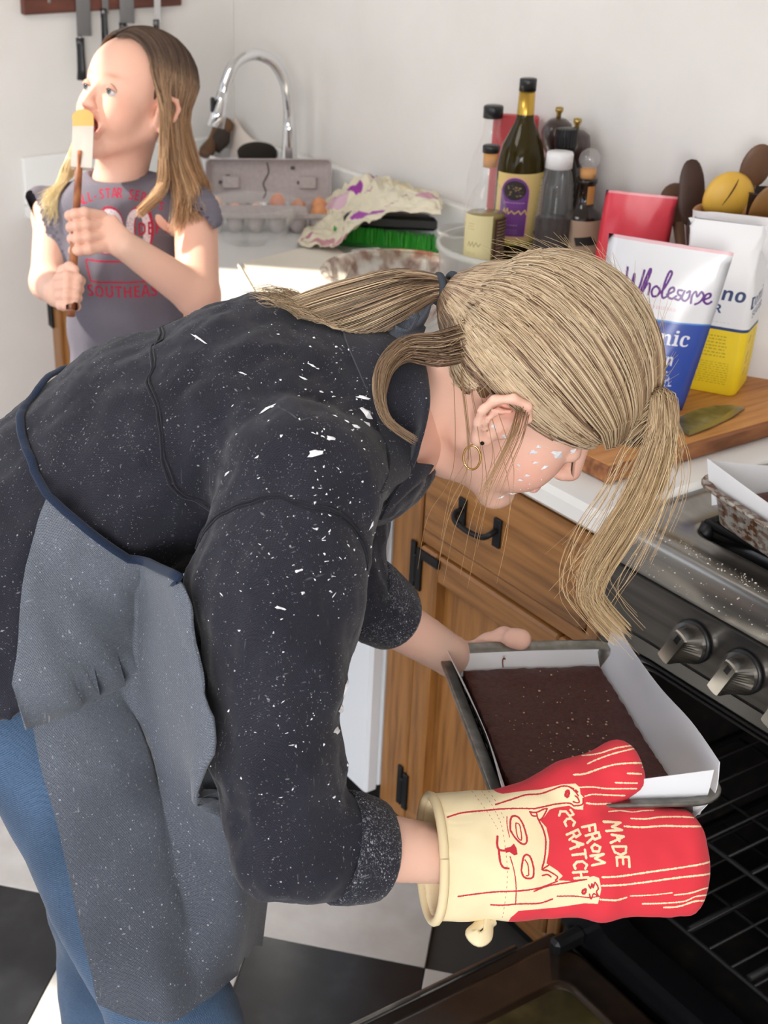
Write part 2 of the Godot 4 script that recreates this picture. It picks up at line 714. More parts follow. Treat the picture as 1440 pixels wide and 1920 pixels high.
# ------------------------------------------------------------------ view, light
func setup_view():
	var cam := Camera3D.new()
	cam.name = "camera"
	add_child(cam)
	cam.transform = Transform3D(Basis(RX, UX, -FW), Vector3(0, 1.685, 0))
	var lens := CameraAttributesPhysical.new()
	lens.frustum_focal_length = 50.0
	lens.frustum_focus_distance = 1.3
	lens.exposure_aperture = 11.0
	lens.frustum_near = 0.05
	lens.frustum_far = 60.0
	cam.attributes = lens
	# the frame is the middle and far part of a wider picture: the lens axis meets it left of its centre
	cam.set_frustum(0.05 * 2.0 * 960.0 / 2424.36, Vector2(281.37, -3.99) * 0.05 / 2424.36, 0.05, 60.0)
	cam.current = true
	var we := WorldEnvironment.new()
	we.name = "surroundings"
	var e := Environment.new()
	e.background_mode = Environment.BG_SKY
	e.sky = Sky.new()
	var sm := ProceduralSkyMaterial.new()
	sm.sky_top_color = S(120, 165, 225)
	sm.sky_horizon_color = S(215, 228, 240)
	sm.ground_bottom_color = S(120, 122, 112)
	sm.ground_horizon_color = S(190, 195, 195)
	sm.sky_energy_multiplier = 1.6
	e.sky.sky_material = sm
	e.tonemap_mode = Environment.TONE_MAPPER_LINEAR
	e.tonemap_exposure = 1.26
	e.sdfgi_enabled = true
	e.ssao_enabled = true
	e.ssil_enabled = true
	we.environment = e
	add_child(we)
	var sun := DirectionalLight3D.new()
	sun.name = "sun"
	add_child(sun)
	sun.look_at_from_position(Vector3.ZERO, Vector3(0.60, -0.62, -0.56))
	sun.light_color = S(255, 246, 230)
	sun.light_energy = 2.5
	sun.light_angular_distance = 1.2
	sun.shadow_enabled = true
	area_light("front_fill", Vector3(-0.2, 1.60, 2.32), Vector3(-0.6, 1.0, -1.0), Vector2(2.5, 1.3), 0.7, S(255, 250, 244))  # added fill behind the camera, in place of bounced flash
	area_light("right_fill", Vector3(1.68, 1.55, 1.5), Vector3(-1.4, 1.2, 1.2), Vector2(1.4, 1.2), 7.4, S(255, 251, 246))  # added frontal fill from the unseen right wall, for her near side
	area_light("side_window_light", Vector3(SIDE + 0.04, 1.45, 1.34), Vector3(0.0, 1.0, 0.2), Vector2(0.7, 1.0), 0.5, S(240, 247, 255))
	area_light("ceiling_fill", Vector3(-1.7, 2.52, 0.35), Vector3(-1.95, 0.0, -0.25), Vector2(0.9, 0.9), 1.6, S(255, 249, 242))  # added fill under the ceiling, no lamp hangs there

func area_light(called: String, at: Vector3, towards: Vector3, size: Vector2, energy: float, c: Color):
	var a := AreaLight3D.new()
	a.name = called
	add_child(a)
	a.look_at_from_position(at, towards, Vector3.UP if absf((towards - at).normalized().y) < 0.95 else Vector3.RIGHT)
	a.area_size = size
	a.light_energy = energy
	a.light_color = c
	a.area_range = 12.0
	a.area_attenuation = 2.0
	a.shadow_enabled = true

# ------------------------------------------------------------------ surfaces
func materials():
	var plaster := noise_tex(3, 0.01, [[0.0, S(224, 221, 217)], [1.0, S(232, 229, 226)]], 512)
	M.wall = tri_tex(mat(Color.WHITE, 0.75), plaster, Vector3.ONE * 0.6)
	M.trim = mat(S(232, 230, 225), 0.45)
	M.top = mat(S(238, 238, 236), 0.22)
	M.white_metal = mat(S(232, 236, 240), 0.3)
	M.black_tile = tri_tex(mat(Color.WHITE, 0.28), noise_tex(5, 0.02, [[0.0, S(24, 25, 27)], [0.6, S(33, 34, 37)], [1.0, S(46, 47, 50)]], 256), Vector3.ONE * 2.3)
	M.white_tile = tri_tex(mat(Color.WHITE, 0.35), noise_tex(6, 0.02, [[0.0, S(196, 191, 186)], [0.6, S(206, 202, 197)], [1.0, S(213, 210, 206)]], 256), Vector3.ONE * 2.3)
	M.grout = mat(S(70, 66, 62), 0.9)
	# pine with age: long grain along one axis
	var pine := [[0.0, S(112, 72, 32)], [0.35, S(140, 93, 45)], [0.6, S(154, 104, 52)], [1.0, S(168, 118, 64)]]
	var grain := noise_tex(11, 0.012, pine, 512, 5)
	M.pine_v = tri_tex(mat(Color.WHITE, 0.42), grain, Vector3(9, 0.6, 9))
	M.pine_h = tri_tex(mat(Color.WHITE, 0.42), grain, Vector3(0.6, 9, 9))
	for m in [M.pine_v, M.pine_h]:
		m.clearcoat_enabled = true
		m.clearcoat = 0.25
		m.clearcoat_roughness = 0.35
	#M.board = tri_tex(mat(Color.WHITE, 0.5), noise_tex(13, 0.012, [[0.0, S(150, 88, 40)], [0.4, S(188, 124, 60)], [1.0, S(214, 154, 88)]], 512, 5), Vector3(1.0, 9, 7))
	M.board_top = tri_tex(mat(Color.WHITE, 0.5), noise_tex(13, 0.012, [[0.0, S(160, 100, 48)], [0.4, S(192, 130, 66)], [1.0, S(212, 152, 86)]], 512, 5), Vector3(9, 5, 0.8))
	M.board_top2 = tri_tex(mat(Color.WHITE, 0.5), noise_tex(15, 0.012, [[0.0, S(150, 92, 44)], [0.4, S(180, 118, 58)], [1.0, S(206, 146, 80)]], 512, 5), Vector3(9, 5, 0.8))
	M.board_side = tri_tex(mat(Color.WHITE, 0.6), noise_tex(14, 0.012, [[0.0, S(104, 60, 32)], [0.5, S(146, 92, 54)], [1.0, S(184, 122, 74)]], 512, 5), Vector3(9, 5, 1.2))
	M.iron = mat(S(34, 34, 36), 0.45, 0.6)
	M.steel = tri_tex(mat(Color.WHITE, 0.32, 0.9), noise_tex(17, 0.01, [[0.0, S(128, 125, 121)], [1.0, S(160, 157, 152)]], 256), Vector3(0.5, 14, 14))
	M.dark_steel = tri_tex(mat(Color.WHITE, 0.34, 0.85), noise_tex(18, 0.01, [[0.0, S(66, 64, 63)], [1.0, S(94, 92, 90)]], 256), Vector3(0.5, 14, 14))
	M.chrome = mat(S(225, 226, 228), 0.08, 1.0)
	M.knob_chrome = mat(S(226, 222, 214), 0.24, 1.0)
	M.black_enamel = mat(S(18, 18, 20), 0.22)
	M.oven_black = tri_tex(mat(Color.WHITE, 0.5), noise_tex(19, 0.03, [[0.0, S(9, 8, 8)], [0.7, S(22, 19, 17)], [1.0, S(40, 32, 26)]], 256), Vector3.ONE * 3)
	M.door_brown = tri_tex(mat(Color.WHITE, 0.3), noise_tex(20, 0.02, [[0.0, S(30, 20, 12)], [0.7, S(46, 32, 20)], [1.0, S(64, 46, 30)]], 256), Vector3.ONE * 3)
	M.oven_glass = tri_tex(mat(Color.WHITE, 0.25), noise_tex(21, 0.012, [[0.0, S(30, 26, 14)], [0.5, S(58, 52, 28)], [1.0, S(88, 78, 46)]], 256), Vector3.ONE * 3)
	M.rack = mat(S(22, 20, 20), 0.6, 0.2)
	M.paper = mat(S(228, 229, 232), 0.75)
	M.paper.backlight_enabled = true
	M.paper.backlight = Color(0.35, 0.35, 0.35)
	M.cream_paper = mat(S(232, 226, 212), 0.8)
	M.clear = glass(Color(0.95, 0.97, 0.97), 0.06)
	M.clear.metallic_specular = 0.36
	M.clear_plastic = mat(Color(0.90, 0.91, 0.90, 0.55), 0.3)
	M.clear_plastic.transparency = BaseMaterial3D.TRANSPARENCY_ALPHA
	M.black_plastic = mat(S(24, 25, 27), 0.35)
	M.white_plastic = mat(S(236, 236, 238), 0.35)

# ------------------------------------------------------------------ the room
func wall_box(called: String, boxes: Array, m: Material):
	var b := MB.new()
	for e in boxes:
		b.box((e[0] + e[1]) / 2.0, e[1] - e[0], 0.001)
	return struct(called, b, m)

func room():
	var x0 := SIDE
	var x1 := 1.75
	var z0 := BACK
	var z1 := 2.4
	var h := 2.6
	var t := 0.12
	wall_box("wall_back", [[Vector3(x0 - t, -0.1, z0 - t), Vector3(x1 + t, h, z0)]], M.wall)
	wall_box("wall_right", [[Vector3(x1, -0.1, z0), Vector3(x1 + t, h, 0.7)], [Vector3(x1, -0.1, 2.2), Vector3(x1 + t, h, z1)], [Vector3(x1, -0.1, 0.7), Vector3(x1 + t, 0.9, 2.2)], [Vector3(x1, 2.2, 0.7), Vector3(x1 + t, h, 2.2)]], M.wall)
	wall_box("wall_left", [[Vector3(x0 - t, -0.1, z0), Vector3(x0, h, -0.6)], [Vector3(x0 - t, -0.1, 1.7), Vector3(x0, h, z1)], [Vector3(x0 - t, -0.1, 0.2), Vector3(x0, h, 0.98)], [Vector3(x0 - t, -0.1, 0.98), Vector3(x0, 0.9, 1.7)], [Vector3(x0 - t, 1.95, 0.98), Vector3(x0, h, 1.7)], [Vector3(x0 - t, -0.1, -0.6), Vector3(x0, 1.5, 0.2)], [Vector3(x0 - t, 2.45, -0.6), Vector3(x0, h, 0.2)]], M.wall)
	wall_box("wall_front", [[Vector3(x0 - t, -0.1, z1), Vector3(-1.5, h, z1 + t)], [Vector3(1.1, -0.1, z1), Vector3(x1 + t, h, z1 + t)], [Vector3(-1.5, -0.1, z1), Vector3(1.1, 0.9, z1 + t)], [Vector3(-1.5, 2.3, z1), Vector3(1.1, h, z1 + t)]], M.wall)
	wall_box("ceiling", [[Vector3(x0 - t, h, z0 - t), Vector3(x1 + t, h + t, z1 + t)]], M.wall)
	for w in [["window_1", Vector3(x0 - 0.06, 1.425, 1.34), Vector3(0.05, 1.05, 0.72)], ["window_4", Vector3(x1 + 0.06, 1.55, 1.45), Vector3(0.05, 1.3, 1.5)], ["window_3", Vector3(x0 - 0.06, 1.975, -0.2), Vector3(0.05, 0.95, 0.80)], ["window_2", Vector3(-0.2, 1.6, z1 + 0.06), Vector3(2.6, 1.4, 0.05)]]:  # the front and right-wall windows are added, unseen, to go with the fills
		var b := MB.new()
		var c: Vector3 = w[1]
		var s: Vector3 = w[2]
		var ax := 0 if s.x > s.z else 2
		for e in ([-1.0, 1.0, 0.0] if s[ax] > 1.0 else [-1.0, 1.0]):
			var d := Vector3.ZERO
			d[ax] = e * (s[ax] / 2 - 0.025)
			var ss := Vector3(0.05, s.y, 0.05)
			b.box(c + d, ss, 0.004)
		for e in [-1.0, 1.0]:
			var ss := s
			ss.y = 0.05
			b.box(c + Vector3(0, e * (s.y / 2 - 0.025), 0), ss, 0.004)
		var fr := struct(w[0], b, M.trim)
		var p := MB.new()
		var ps := s
		ps[2 - ax] = 0.004
		p.box(c, ps, 0.001)
		obj("pane", p, M.clear, fr)
	# floor: a slab, and the tiles laid on it at 45 degrees
	var fl := struct("floor", MB.new().box(Vector3((x0 + x1) / 2, -0.06, (z0 + z1) / 2), Vector3(x1 - x0 + 0.2, 0.1, z1 - z0 + 0.2), 0.001), M.grout)
	var tile := MB.new()
	tile.box(Vector3(0, -0.005, 0), Vector3(0.3035, 0.0105, 0.3035), 0.0012)
	var tm := tile.done()
	var q := 0.305 * sqrt(0.5)
	var v0 := Vector3(-1.480, 0, -0.865)
	for i in range(-14, 15):
		for j in range(-14, 15):
			# cell spanned from v0 by i steps towards the wall corner and j steps towards the stove
			var c := v0 + Vector3(-q, 0, -q) * (i + 0.5) + Vector3(q, 0, -q) * (j + 0.5)
			if c.x < x0 + 0.05 or c.x > 0.55 or c.z < -1.24 or c.z > 1.3:
				continue
			var o := obj("tile", tm, M.white_tile if (i + j) % 2 == 0 else M.black_tile, fl)
			o.position = c
			o.rotation.y = PI / 4
	wall_box("baseboard_left", [[Vector3(x0, 0.0, -1.16), Vector3(x0 + 0.014, 0.10, z1)]], M.trim)

# ------------------------------------------------------------------ fitted furniture
func counters():
	# the white top with its raised splash along two walls
	var t := thing("countertop", "white kitchen countertop running along the back wall to the stove", "countertop", Vector3(-2.1, 0, -1.5))
	var b := MB.new()
	b.xf = Transform3D(Basis(), -t.position)
	b.box(Vector3((SIDE - 1.092) / 2, COUNTER - 0.018, (BACK - 1.172) / 2), Vector3(-1.092 - SIDE, 0.036, -1.172 - BACK), 0.008)
	obj("slab", b, M.top, t)
	struct("trim_1", MB.new().box(Vector3((SIDE - 1.092) / 2, COUNTER + 0.0605, BACK + 0.011), Vector3(-1.092 - SIDE, 0.12, 0.022), 0.004), M.top)
	struct("trim_2", MB.new().box(Vector3(SIDE + 0.011, COUNTER + 0.0605, (BACK + 0.022 - 1.172) / 2), Vector3(0.022, 0.12, -1.194 - BACK), 0.004), M.top)

	# pine unit beside the stove
	var z := -1.2
	var u := thing("pine_cabinet", "aged pine base cabinet with one drawer and door beside the stove", "cabinet", Vector3(-1.335, 0, -1.5))
	var off := Transform3D(Basis(), -u.position)
	b = MB.new(); b.xf = off
	var xl := -1.575
	var xr := -1.092
	b.box(Vector3((xl + xr) / 2, 0.49, -1.52), Vector3(xr - xl - 0.004, 0.76, 0.56), 0.002)
	obj("body", b, M.pine_v, u)
	b = MB.new(); b.xf = off
	b.box(Vector3((xl + xr) / 2, 0.05, -1.50), Vector3(xr - xl, 0.10, 0.46), 0.002)
	obj("toe_kick", b, M.black_plastic, u)
	for e in [[xl, -1.500, M.pine_v], [-1.118, xr, M.pine_v]]:
		b = MB.new(); b.xf = off
		b.box(Vector3((e[0] + e[1]) / 2, 0.488, -1.221), Vector3(e[1] - e[0], 0.78, 0.042), 0.003)
		obj("stile", b, e[2], u)
	for e in [[0.862, 0.881], [0.683, 0.706], [0.10, 0.135]]:
		b = MB.new(); b.xf = off
		b.box(Vector3(-1.309, (e[0] + e[1]) / 2, -1.223), Vector3(0.382, e[1] - e[0], 0.036), 0.002)
		obj("rail", b, M.pine_h, u)
	b = MB.new(); b.xf = off
	b.box(Vector3(-1.309, 0.784, -1.215), Vector3(0.374, 0.152, 0.034), 0.007)
	var dr := obj("drawer", b, M.pine_h, u)
	# forged bail pull: two plates and a drooping bar
	b = MB.new(); b.xf = off
	var px := [-1.395, -1.312]
	for x in px:
		b.box(Vector3(x, 0.785, z + 0.004), Vector3(0.017, 0.048, 0.006), 0.0015)
	b.sm(1)
	b.tube(spline([Vector3(px[0], 0.79, z + 0.008), Vector3(px[0], 0.786, z + 0.018), Vector3(px[0] + 0.010, 0.779, z + 0.025), Vector3(-1.3535, 0.776, z + 0.027), Vector3(px[1] - 0.010, 0.779, z + 0.025), Vector3(px[1], 0.786, z + 0.018), Vector3(px[1], 0.79, z + 0.008)], 5), 0.0048, 8)
	var pull := obj("handle", b, M.iron, dr)
	pull.set_meta("label", "black forged iron bail pull")
	# door: frame of four boards round a sunk panel
	var dx0 := -1.497
	var dx1 := -1.120
	var dy0 := 0.138
	var dy1 := 0.680
	b = MB.new(); b.xf = off
	b.box(Vector3((dx0 + dx1) / 2, (dy0 + dy1) / 2, -1.226), Vector3(dx1 - dx0 - 0.09, dy1 - dy0 - 0.09, 0.014), 0.002)
	var dp := obj("door", b, M.pine_v, u)
	for e in [[dx0, dx0 + 0.047], [dx1 - 0.047, dx1]]:
		b = MB.new(); b.xf = off
		b.box(Vector3((e[0] + e[1]) / 2, (dy0 + dy1) / 2, -1.214), Vector3(e[1] - e[0] - 0.001, dy1 - dy0, 0.032), 0.004)
		obj("door_stile", b, M.pine_v, dp)
	for e in [[dy0, dy0 + 0.05], [dy1 - 0.05, dy1]]:
		b = MB.new(); b.xf = off
		b.box(Vector3((dx0 + dx1) / 2, (e[0] + e[1]) / 2, -1.2145), Vector3(dx1 - dx0 - 0.094, e[1] - e[0] - 0.001, 0.031), 0.004)
		obj("door_rail", b, M.pine_h, dp)
	for y in [0.640, 0.176]:
		b = MB.new(); b.xf = off
		hinge(b, Vector3(dx0 - 0.004, y, z), y > 0.5)
		obj("hinge", b, M.iron, u)

	# white dishwasher to its left
	var w := thing("dishwasher", "white dishwasher front between the pine cabinet and the sink cabinet", "dishwasher", Vector3(-1.885, 0, -1.5))
	off = Transform3D(Basis(), -w.position)
	b = MB.new(); b.xf = off
	b.box(Vector3(-1.88, 0.49, -1.49), Vector3(0.596, 0.74, 0.58), 0.004)
	obj("body", b, M.white_metal, w)
	b = MB.new(); b.xf = off
	b.box(Vector3(-1.88, 0.42, -1.188), Vector3(0.594, 0.62, 0.03), 0.006)
	obj("door", b, M.white_metal, w)
	b = MB.new(); b.xf = off
	b.box(Vector3(-1.88, 0.808, -1.186), Vector3(0.594, 0.13, 0.034), 0.008)
	obj("control_panel", b, M.white_metal, w)
	b = MB.new(); b.xf = off
	b.box(Vector3(-1.88, 0.06, -1.48), Vector3(0.59, 0.12, 0.5), 0.003)
	obj("toe_kick", b, M.black_plastic, w)

	# sink unit in the corner, behind the girl
	var k := thing("sink_cabinet", "pine sink cabinet in the corner, mostly hidden behind the girl", "cabinet", Vector3(-2.67, 0, -1.5))
	off = Transform3D(Basis(), -k.position)
	b = MB.new(); b.xf = off
	b.box(Vector3((SIDE - 2.185) / 2, 0.49, -1.51), Vector3(0.972, 0.78, 0.57), 0.003)
	obj("body", b, M.pine_v, k)
	b = MB.new(); b.xf = off
	b.box(Vector3((SIDE - 2.185) / 2, 0.05, -1.50), Vector3(0.97, 0.10, 0.46), 0.003)
	obj("toe_kick", b, M.black_plastic, k)
	for i in 2:
		var c := -3.075 + 0.02 + 0.21 + i * 0.44
		b = MB.new(); b.xf = off
		b.box(Vector3(c, 0.48, -1.212), Vector3(0.42, 0.68, 0.028), 0.004)
		var d := obj("door", b, M.pine_v, k)
		for e in [[Vector3(c, 0.795, -1.196), Vector3(0.42, 0.05, 0.014)], [Vector3(c, 0.165, -1.196), Vector3(0.42, 0.05, 0.014)]]:
			b = MB.new(); b.xf = off
			b.box(e[0], e[1], 0.003)
			obj("door_rail", b, M.pine_h, d)
		for s in [-1, 1]:
			b = MB.new(); b.xf = off
			b.box(Vector3(c + s * 0.187, 0.48, -1.195), Vector3(0.046, 0.68, 0.016), 0.003)
			obj("door_stile", b, M.pine_v, d)
		if i == 0:
			b = MB.new(); b.xf = off
			hinge(b, Vector3(c - 0.213, 0.66, -1.187), true)
			obj("hinge", b, M.iron, k)

func hinge(b: MB, at: Vector3, with_arm: bool):
	b.box(at + Vector3(-0.010, 0.0, 0.003), Vector3(0.013, 0.085, 0.005), 0.001)
	b.box(at + Vector3(0.008, -0.004, 0.004), Vector3(0.014, 0.078, 0.006), 0.001)
	b.box(at + Vector3(-0.001, -0.004, 0.005), Vector3(0.008, 0.05, 0.008), 0.002)
	if with_arm:
		b.box(at + Vector3(0.036, 0.027, 0.004), Vector3(0.045, 0.016, 0.006), 0.001)

# ------------------------------------------------------------------ the stove
func stove():
	var s := thing("gas_stove", "stainless gas stove with its oven door lowered open", "stove", Vector3(-0.705, 0, -1.5))
	var off := Transform3D(Basis(), -s.position)
	var x0 := -1.085
	var x1 := -0.325
	var xm := (x0 + x1) / 2
	var zf := -1.195
	var b := MB.new(); b.xf = off
	# carcass: sides, back, top of the oven, base
	for x in [x0 + 0.02, x1 - 0.02]:
		b.box(Vector3(x, 0.45, -1.495), Vector3(0.04, 0.86, 0.59), 0.003)
	b.box(Vector3(xm, 0.45, -1.775), Vector3(0.69, 0.86, 0.03), 0.002)
	b.box(Vector3(xm, 0.13, -1.49), Vector3(0.68, 0.14, 0.58), 0.002)
	b.box(Vector3(xm, 0.80, -1.50), Vector3(0.68, 0.10, 0.56), 0.002)
	obj("body", b, M.black_enamel, s)
	b = MB.new(); b.xf = off
	b.box(Vector3(xm, 0.11, zf + 0.012), Vector3(0.752, 0.13, 0.03), 0.005)
	obj("drawer", b, M.dark_steel, s)
	# oven mouth: black frame with rounded corners
	var outer := PackedVector2Array()
	b = MB.new(); b.xf = off
	var fr_o := []
	var fr_i := []
	var rad := 0.05
	for q in 4:
		for i in 7:
			var a := PI / 2 * (q + i / 6.0)
			var cx := (0.320 - rad) * (1 if q in [0, 3] else -1)
			var cy := (0.238 - rad) * (1 if q in [0, 1] else -1)
			fr_i.append(Vector3(xm + cx + rad * cos(a), 0.488 + cy + rad * sin(a), zf + 0.004))
			var ox := 0.376 * (1 if q in [0, 3] else -1)
			var oy := 0.286 * (1 if q in [0, 1] else -1)
			fr_o.append(Vector3(xm + clampf(cx * 1.18 + 0.12 * cos(a), -0.376, 0.376), 0.488 + clampf(cy * 1.22 + 0.12 * sin(a), -0.284, 0.274), zf + 0.004))
	var nfr := fr_i.size()
	for i in nfr:
		var j := (i + 1) % nfr
		var back := Vector3(0, 0, -0.05)
		b.quado(fr_o[i], fr_o[j], fr_i[j], fr_i[i], Vector3(xm, 0.48, -1.6))
		b.quado(fr_i[i], fr_i[j], fr_i[j] + back, fr_i[i] + back, (fr_i[i] - Vector3(xm, 0.488, 0)) * 2.0 + Vector3(xm, 0.488, 0))
		b.quado(fr_o[i], fr_o[j], fr_o[j] + back, fr_o[i] + back, Vector3(xm, 0.488, zf))
	obj("oven_mouth", b, M.black_enamel, s)
	b = MB.new(); b.xf = off
	b.sm(1)
	for g in [0.006, 0.018]:
		var loop := []
		for i in range(2, 13):
			loop.append(fr_i[i].lerp(fr_o[i], g * 18.0) + Vector3(0, 0, 0.002))
		loop.push_front(fr_i[0].lerp(fr_o[0], g * 18.0) + Vector3(0, -0.1, 0.002))
		b.tube(loop, 0.0022, 6)
	obj("gasket", b, M.rack, s)
	# inside
	b = MB.new(); b.xf = off
	var c0 := Vector3(x0 + 0.05, 0.235, -1.74)
	var c1 := Vector3(x1 - 0.05, 0.745, -1.22)
	b.box(Vector3(xm, c0.y - 0.01, (c0.z + c1.z) / 2), Vector3(0.66, 0.02, 0.52), 0.002)
	b.box(Vector3(xm, c1.y + 0.008, (c0.z + c1.z) / 2), Vector3(0.66, 0.016, 0.52), 0.002)
	b.box(Vector3(xm, 0.49, c0.z - 0.006), Vector3(0.66, 0.52, 0.014), 0.002)
	for x in [c0.x - 0.004, c1.x + 0.004]:
		b.box(Vector3(x, 0.49, (c0.z + c1.z) / 2), Vector3(0.012, 0.52, 0.52), 0.002)
	obj("oven_lining", b, M.oven_black, s)
	for y in [0.335, 0.50]:
		b = MB.new(); b.xf = off
		b.sm(1)
		var zs := -1.72
		var ze := -1.225
		b.tube([Vector3(c0.x + 0.015, y, zs), Vector3(c0.x + 0.015, y, ze), Vector3(c1.x - 0.015, y, ze), Vector3(c1.x - 0.015, y, zs)], 0.004, 6)
		for i in 16:
			var x := lerpf(c0.x + 0.04, c1.x - 0.04, i / 15.0)
			b.tube([Vector3(x, y + 0.003, zs), Vector3(x, y + 0.003, ze)], 0.0022, 5)
		for zz in [-1.6, -1.45, -1.32]:
			b.tube([Vector3(c0.x + 0.015, y - 0.002, zz), Vector3(c1.x - 0.015, y - 0.002, zz)], 0.003, 5)
		obj("oven_rack", b, M.rack, s)
	b = MB.new(); b.xf = off
	b.sm(1)
	for i in 5:
		b.tube([Vector3(-0.93 + i * 0.11, 0.262, -1.70), Vector3(-0.93 + i * 0.11, 0.262, -1.30)], 0.006, 6)
	obj("oven_burner", b, M.rack, s)
	# lowered door: trim, inner liner with a raised rim, glass
	b = MB.new(); b.xf = off
	var dz0 := -1.180
	var dz1 := -0.660
	b.box(Vector3(xm, 0.176, (dz0 + dz1) / 2), Vector3(0.758, 0.036, dz1 - dz0), 0.008)
	var door := obj("door", b, M.black_enamel, s)
	for x in [x0 + 0.004, x1 - 0.004]:
		b = MB.new(); b.xf = off
		b.sm(1)
		b.tube([Vector3(x, 0.197, -1.10), Vector3(x, 0.197, dz1 + 0.01)], 0.004, 6)
		obj("edge_trim", b, M.steel, door)
	b = MB.new(); b.xf = off
	b.sm(1)
	var rings := []
	var zc := (dz0 + dz1) / 2 - 0.004
	for e in [[0.700, 0.500, 0.05, 0.195], [0.696, 0.496, 0.05, 0.2015], [0.682, 0.482, 0.045, 0.2035], [0.590, 0.400, 0.03, 0.2025], [0.582, 0.392, 0.03, 0.206], [0.570, 0.380, 0.028, 0.2065], [0.560, 0.370, 0.026, 0.200]]:
		rings.append(rrect(e[0], e[1], e[2], e[3], 6, Vector3(xm, 0, zc)))
	rings.reverse()
	b.loft(rings, false)
	obj("liner", b, M.door_brown, door)
	b = MB.new(); b.xf = off
	b.box(Vector3(xm, 0.1985, zc), Vector3(0.566, 0.004, 0.376), 0.001)
	obj("window", b, M.oven_glass, door)
	for x in [x0 + 0.045, x1 - 0.045]:
		b = MB.new(); b.xf = off
		b.box(Vector3(x, 0.212, -1.165), Vector3(0.022, 0.028, 0.06), 0.006)
		obj("hinge", b, M.iron, door)
	b = MB.new(); b.xf = off
	b.sm(1)
	b.tube([Vector3(x0 + 0.06, 0.12, dz1 - 0.05), Vector3(x0 + 0.06, 0.09, dz1 - 0.05), Vector3(x1 - 0.06, 0.09, dz1 - 0.05), Vector3(x1 - 0.06, 0.12, dz1 - 0.05)], 0.012, 8)
	obj("handle", b, M.steel, door)
	# cook top: a steel pan with a sunk black well
	b = MB.new(); b.xf = off
	b.sm(1)
	rings = []
	var tz := -1.49
	for e in [[0.756, 0.606, 0.012, 0.856], [0.760, 0.610, 0.014, 0.862], [0.760, 0.610, 0.014, 0.902], [0.752, 0.602, 0.016, 0.9105], [0.744, 0.594, 0.018, 0.9135], [0.716, 0.556, 0.03, 0.9135], [0.706, 0.546, 0.03, 0.9065], [0.640, 0.490, 0.035, 0.9060], [0.632, 0.482, 0.035, 0.9085], [0.622, 0.472, 0.035, 0.9075], [0.612, 0.462, 0.03, 0.897]]:
		rings.append(rrect(e[0], e[1], e[2], e[3], 6, Vector3(xm, 0, tz)))
	b.loft(rings, false)
	obj("cooktop", b, M.steel, s)
	b = MB.new(); b.xf = off
	b.sm(1)
	rings = []
	for e in [[0.614, 0.464, 0.03, 0.8975], [0.606, 0.456, 0.03, 0.888], [0.59, 0.44, 0.03, 0.886]]:
		rings.append(rrect(e[0], e[1], e[2], e[3], 6, Vector3(xm, 0, tz)))
	b.loft(rings, true)
	obj("burner_well", b, M.black_enamel, s)
	for gx in [xm - 0.155, xm + 0.155]:
		for gz in [-1.60, -1.375]:
			b = MB.new(); b.xf = off
			b.sm(1)
			b.lathe([Vector2(0.001, 0.886), Vector2(0.05, 0.887), Vector2(0.048, 0.899), Vector2(0.036, 0.901), Vector2(0.034, 0.909), Vector2(0.001, 0.910)], 24, Vector3(gx, 0, gz))
			obj("burner", b, M.iron, s)
		b = MB.new(); b.xf = off
		b.sm(1)
		var gw := 0.142
		var loop := [Vector3(gx - gw, 0.916, -1.70), Vector3(gx + gw, 0.916, -1.70), Vector3(gx + gw, 0.916, -1.275), Vector3(gx - gw, 0.916, -1.275), Vector3(gx - gw, 0.916, -1.70)]
		b.tube(loop, 0.007, 6)
		for gz in [-1.60, -1.375]:
			for a in 4:
				var d := Vector3(cos(a * PI / 2), 0, sin(a * PI / 2))
				b.tube([Vector3(gx, 0.922, gz) + d * 0.03, Vector3(gx, 0.921, gz) + d * 0.09, Vector3(gx, 0.916, gz) + d * (gw if a % 2 == 0 else 0.10)], 0.006, 6)
		for cx in [-1, 1]:
			for cz in [-1.70, -1.275]:
				b.tube([Vector3(gx + cx * gw, 0.917, cz), Vector3(gx + cx * gw, 0.888, cz + 0.004)], [0.009, 0.012], 8)
		obj("grate", b, M.iron, s)
	# control strip, leaning out at its foot
	b = MB.new(); b.xf = off
	var poly := PackedVector2Array([Vector2(-1.26, 0.853), Vector2(-1.196, 0.853), Vector2(-1.190, 0.848), Vector2(-1.184, 0.772), Vector2(-1.190, 0.764), Vector2(-1.26, 0.764)])
	b.ext(poly, 0.758, Transform3D(Basis(Vector3(0, 0, 1), Vector3(0, 1, 0), Vector3(-1, 0, 0)), Vector3(xm, 0, 0)))
	var panel := obj("control_panel", b, M.dark_steel, s)
	var face := mat(S(20, 20, 22), 0.4)
	for i in 5:
		var kx := -0.925 + i * 0.0795 + (0.06 if i > 2 else 0.0)
		b = MB.new()
		b.xf = off * Transform3D(Basis(Vector3.RIGHT, PI / 2 - 0.08), Vector3(kx, 0.806, -1.187))
		b.sm(1)
		b.lathe([Vector2(0.001, 0.0), Vector2(0.029, 0.0), Vector2(0.029, 0.004), Vector2(0.026, 0.006), Vector2(0.001, 0.006)], 28)
		var kn := obj("knob", b, face, panel)
		kn.set_meta("label", "chrome burner knob on a black ring")
		b = MB.new()
		b.xf = off * Transform3D(Basis(Vector3.RIGHT, PI / 2 - 0.08), Vector3(kx, 0.806, -1.187)) * Transform3D(Basis(Vector3.UP, -0.42 + 0.05 * i), Vector3.ZERO)
		# a drum planed down to a broad grip ridge
		var kr := []
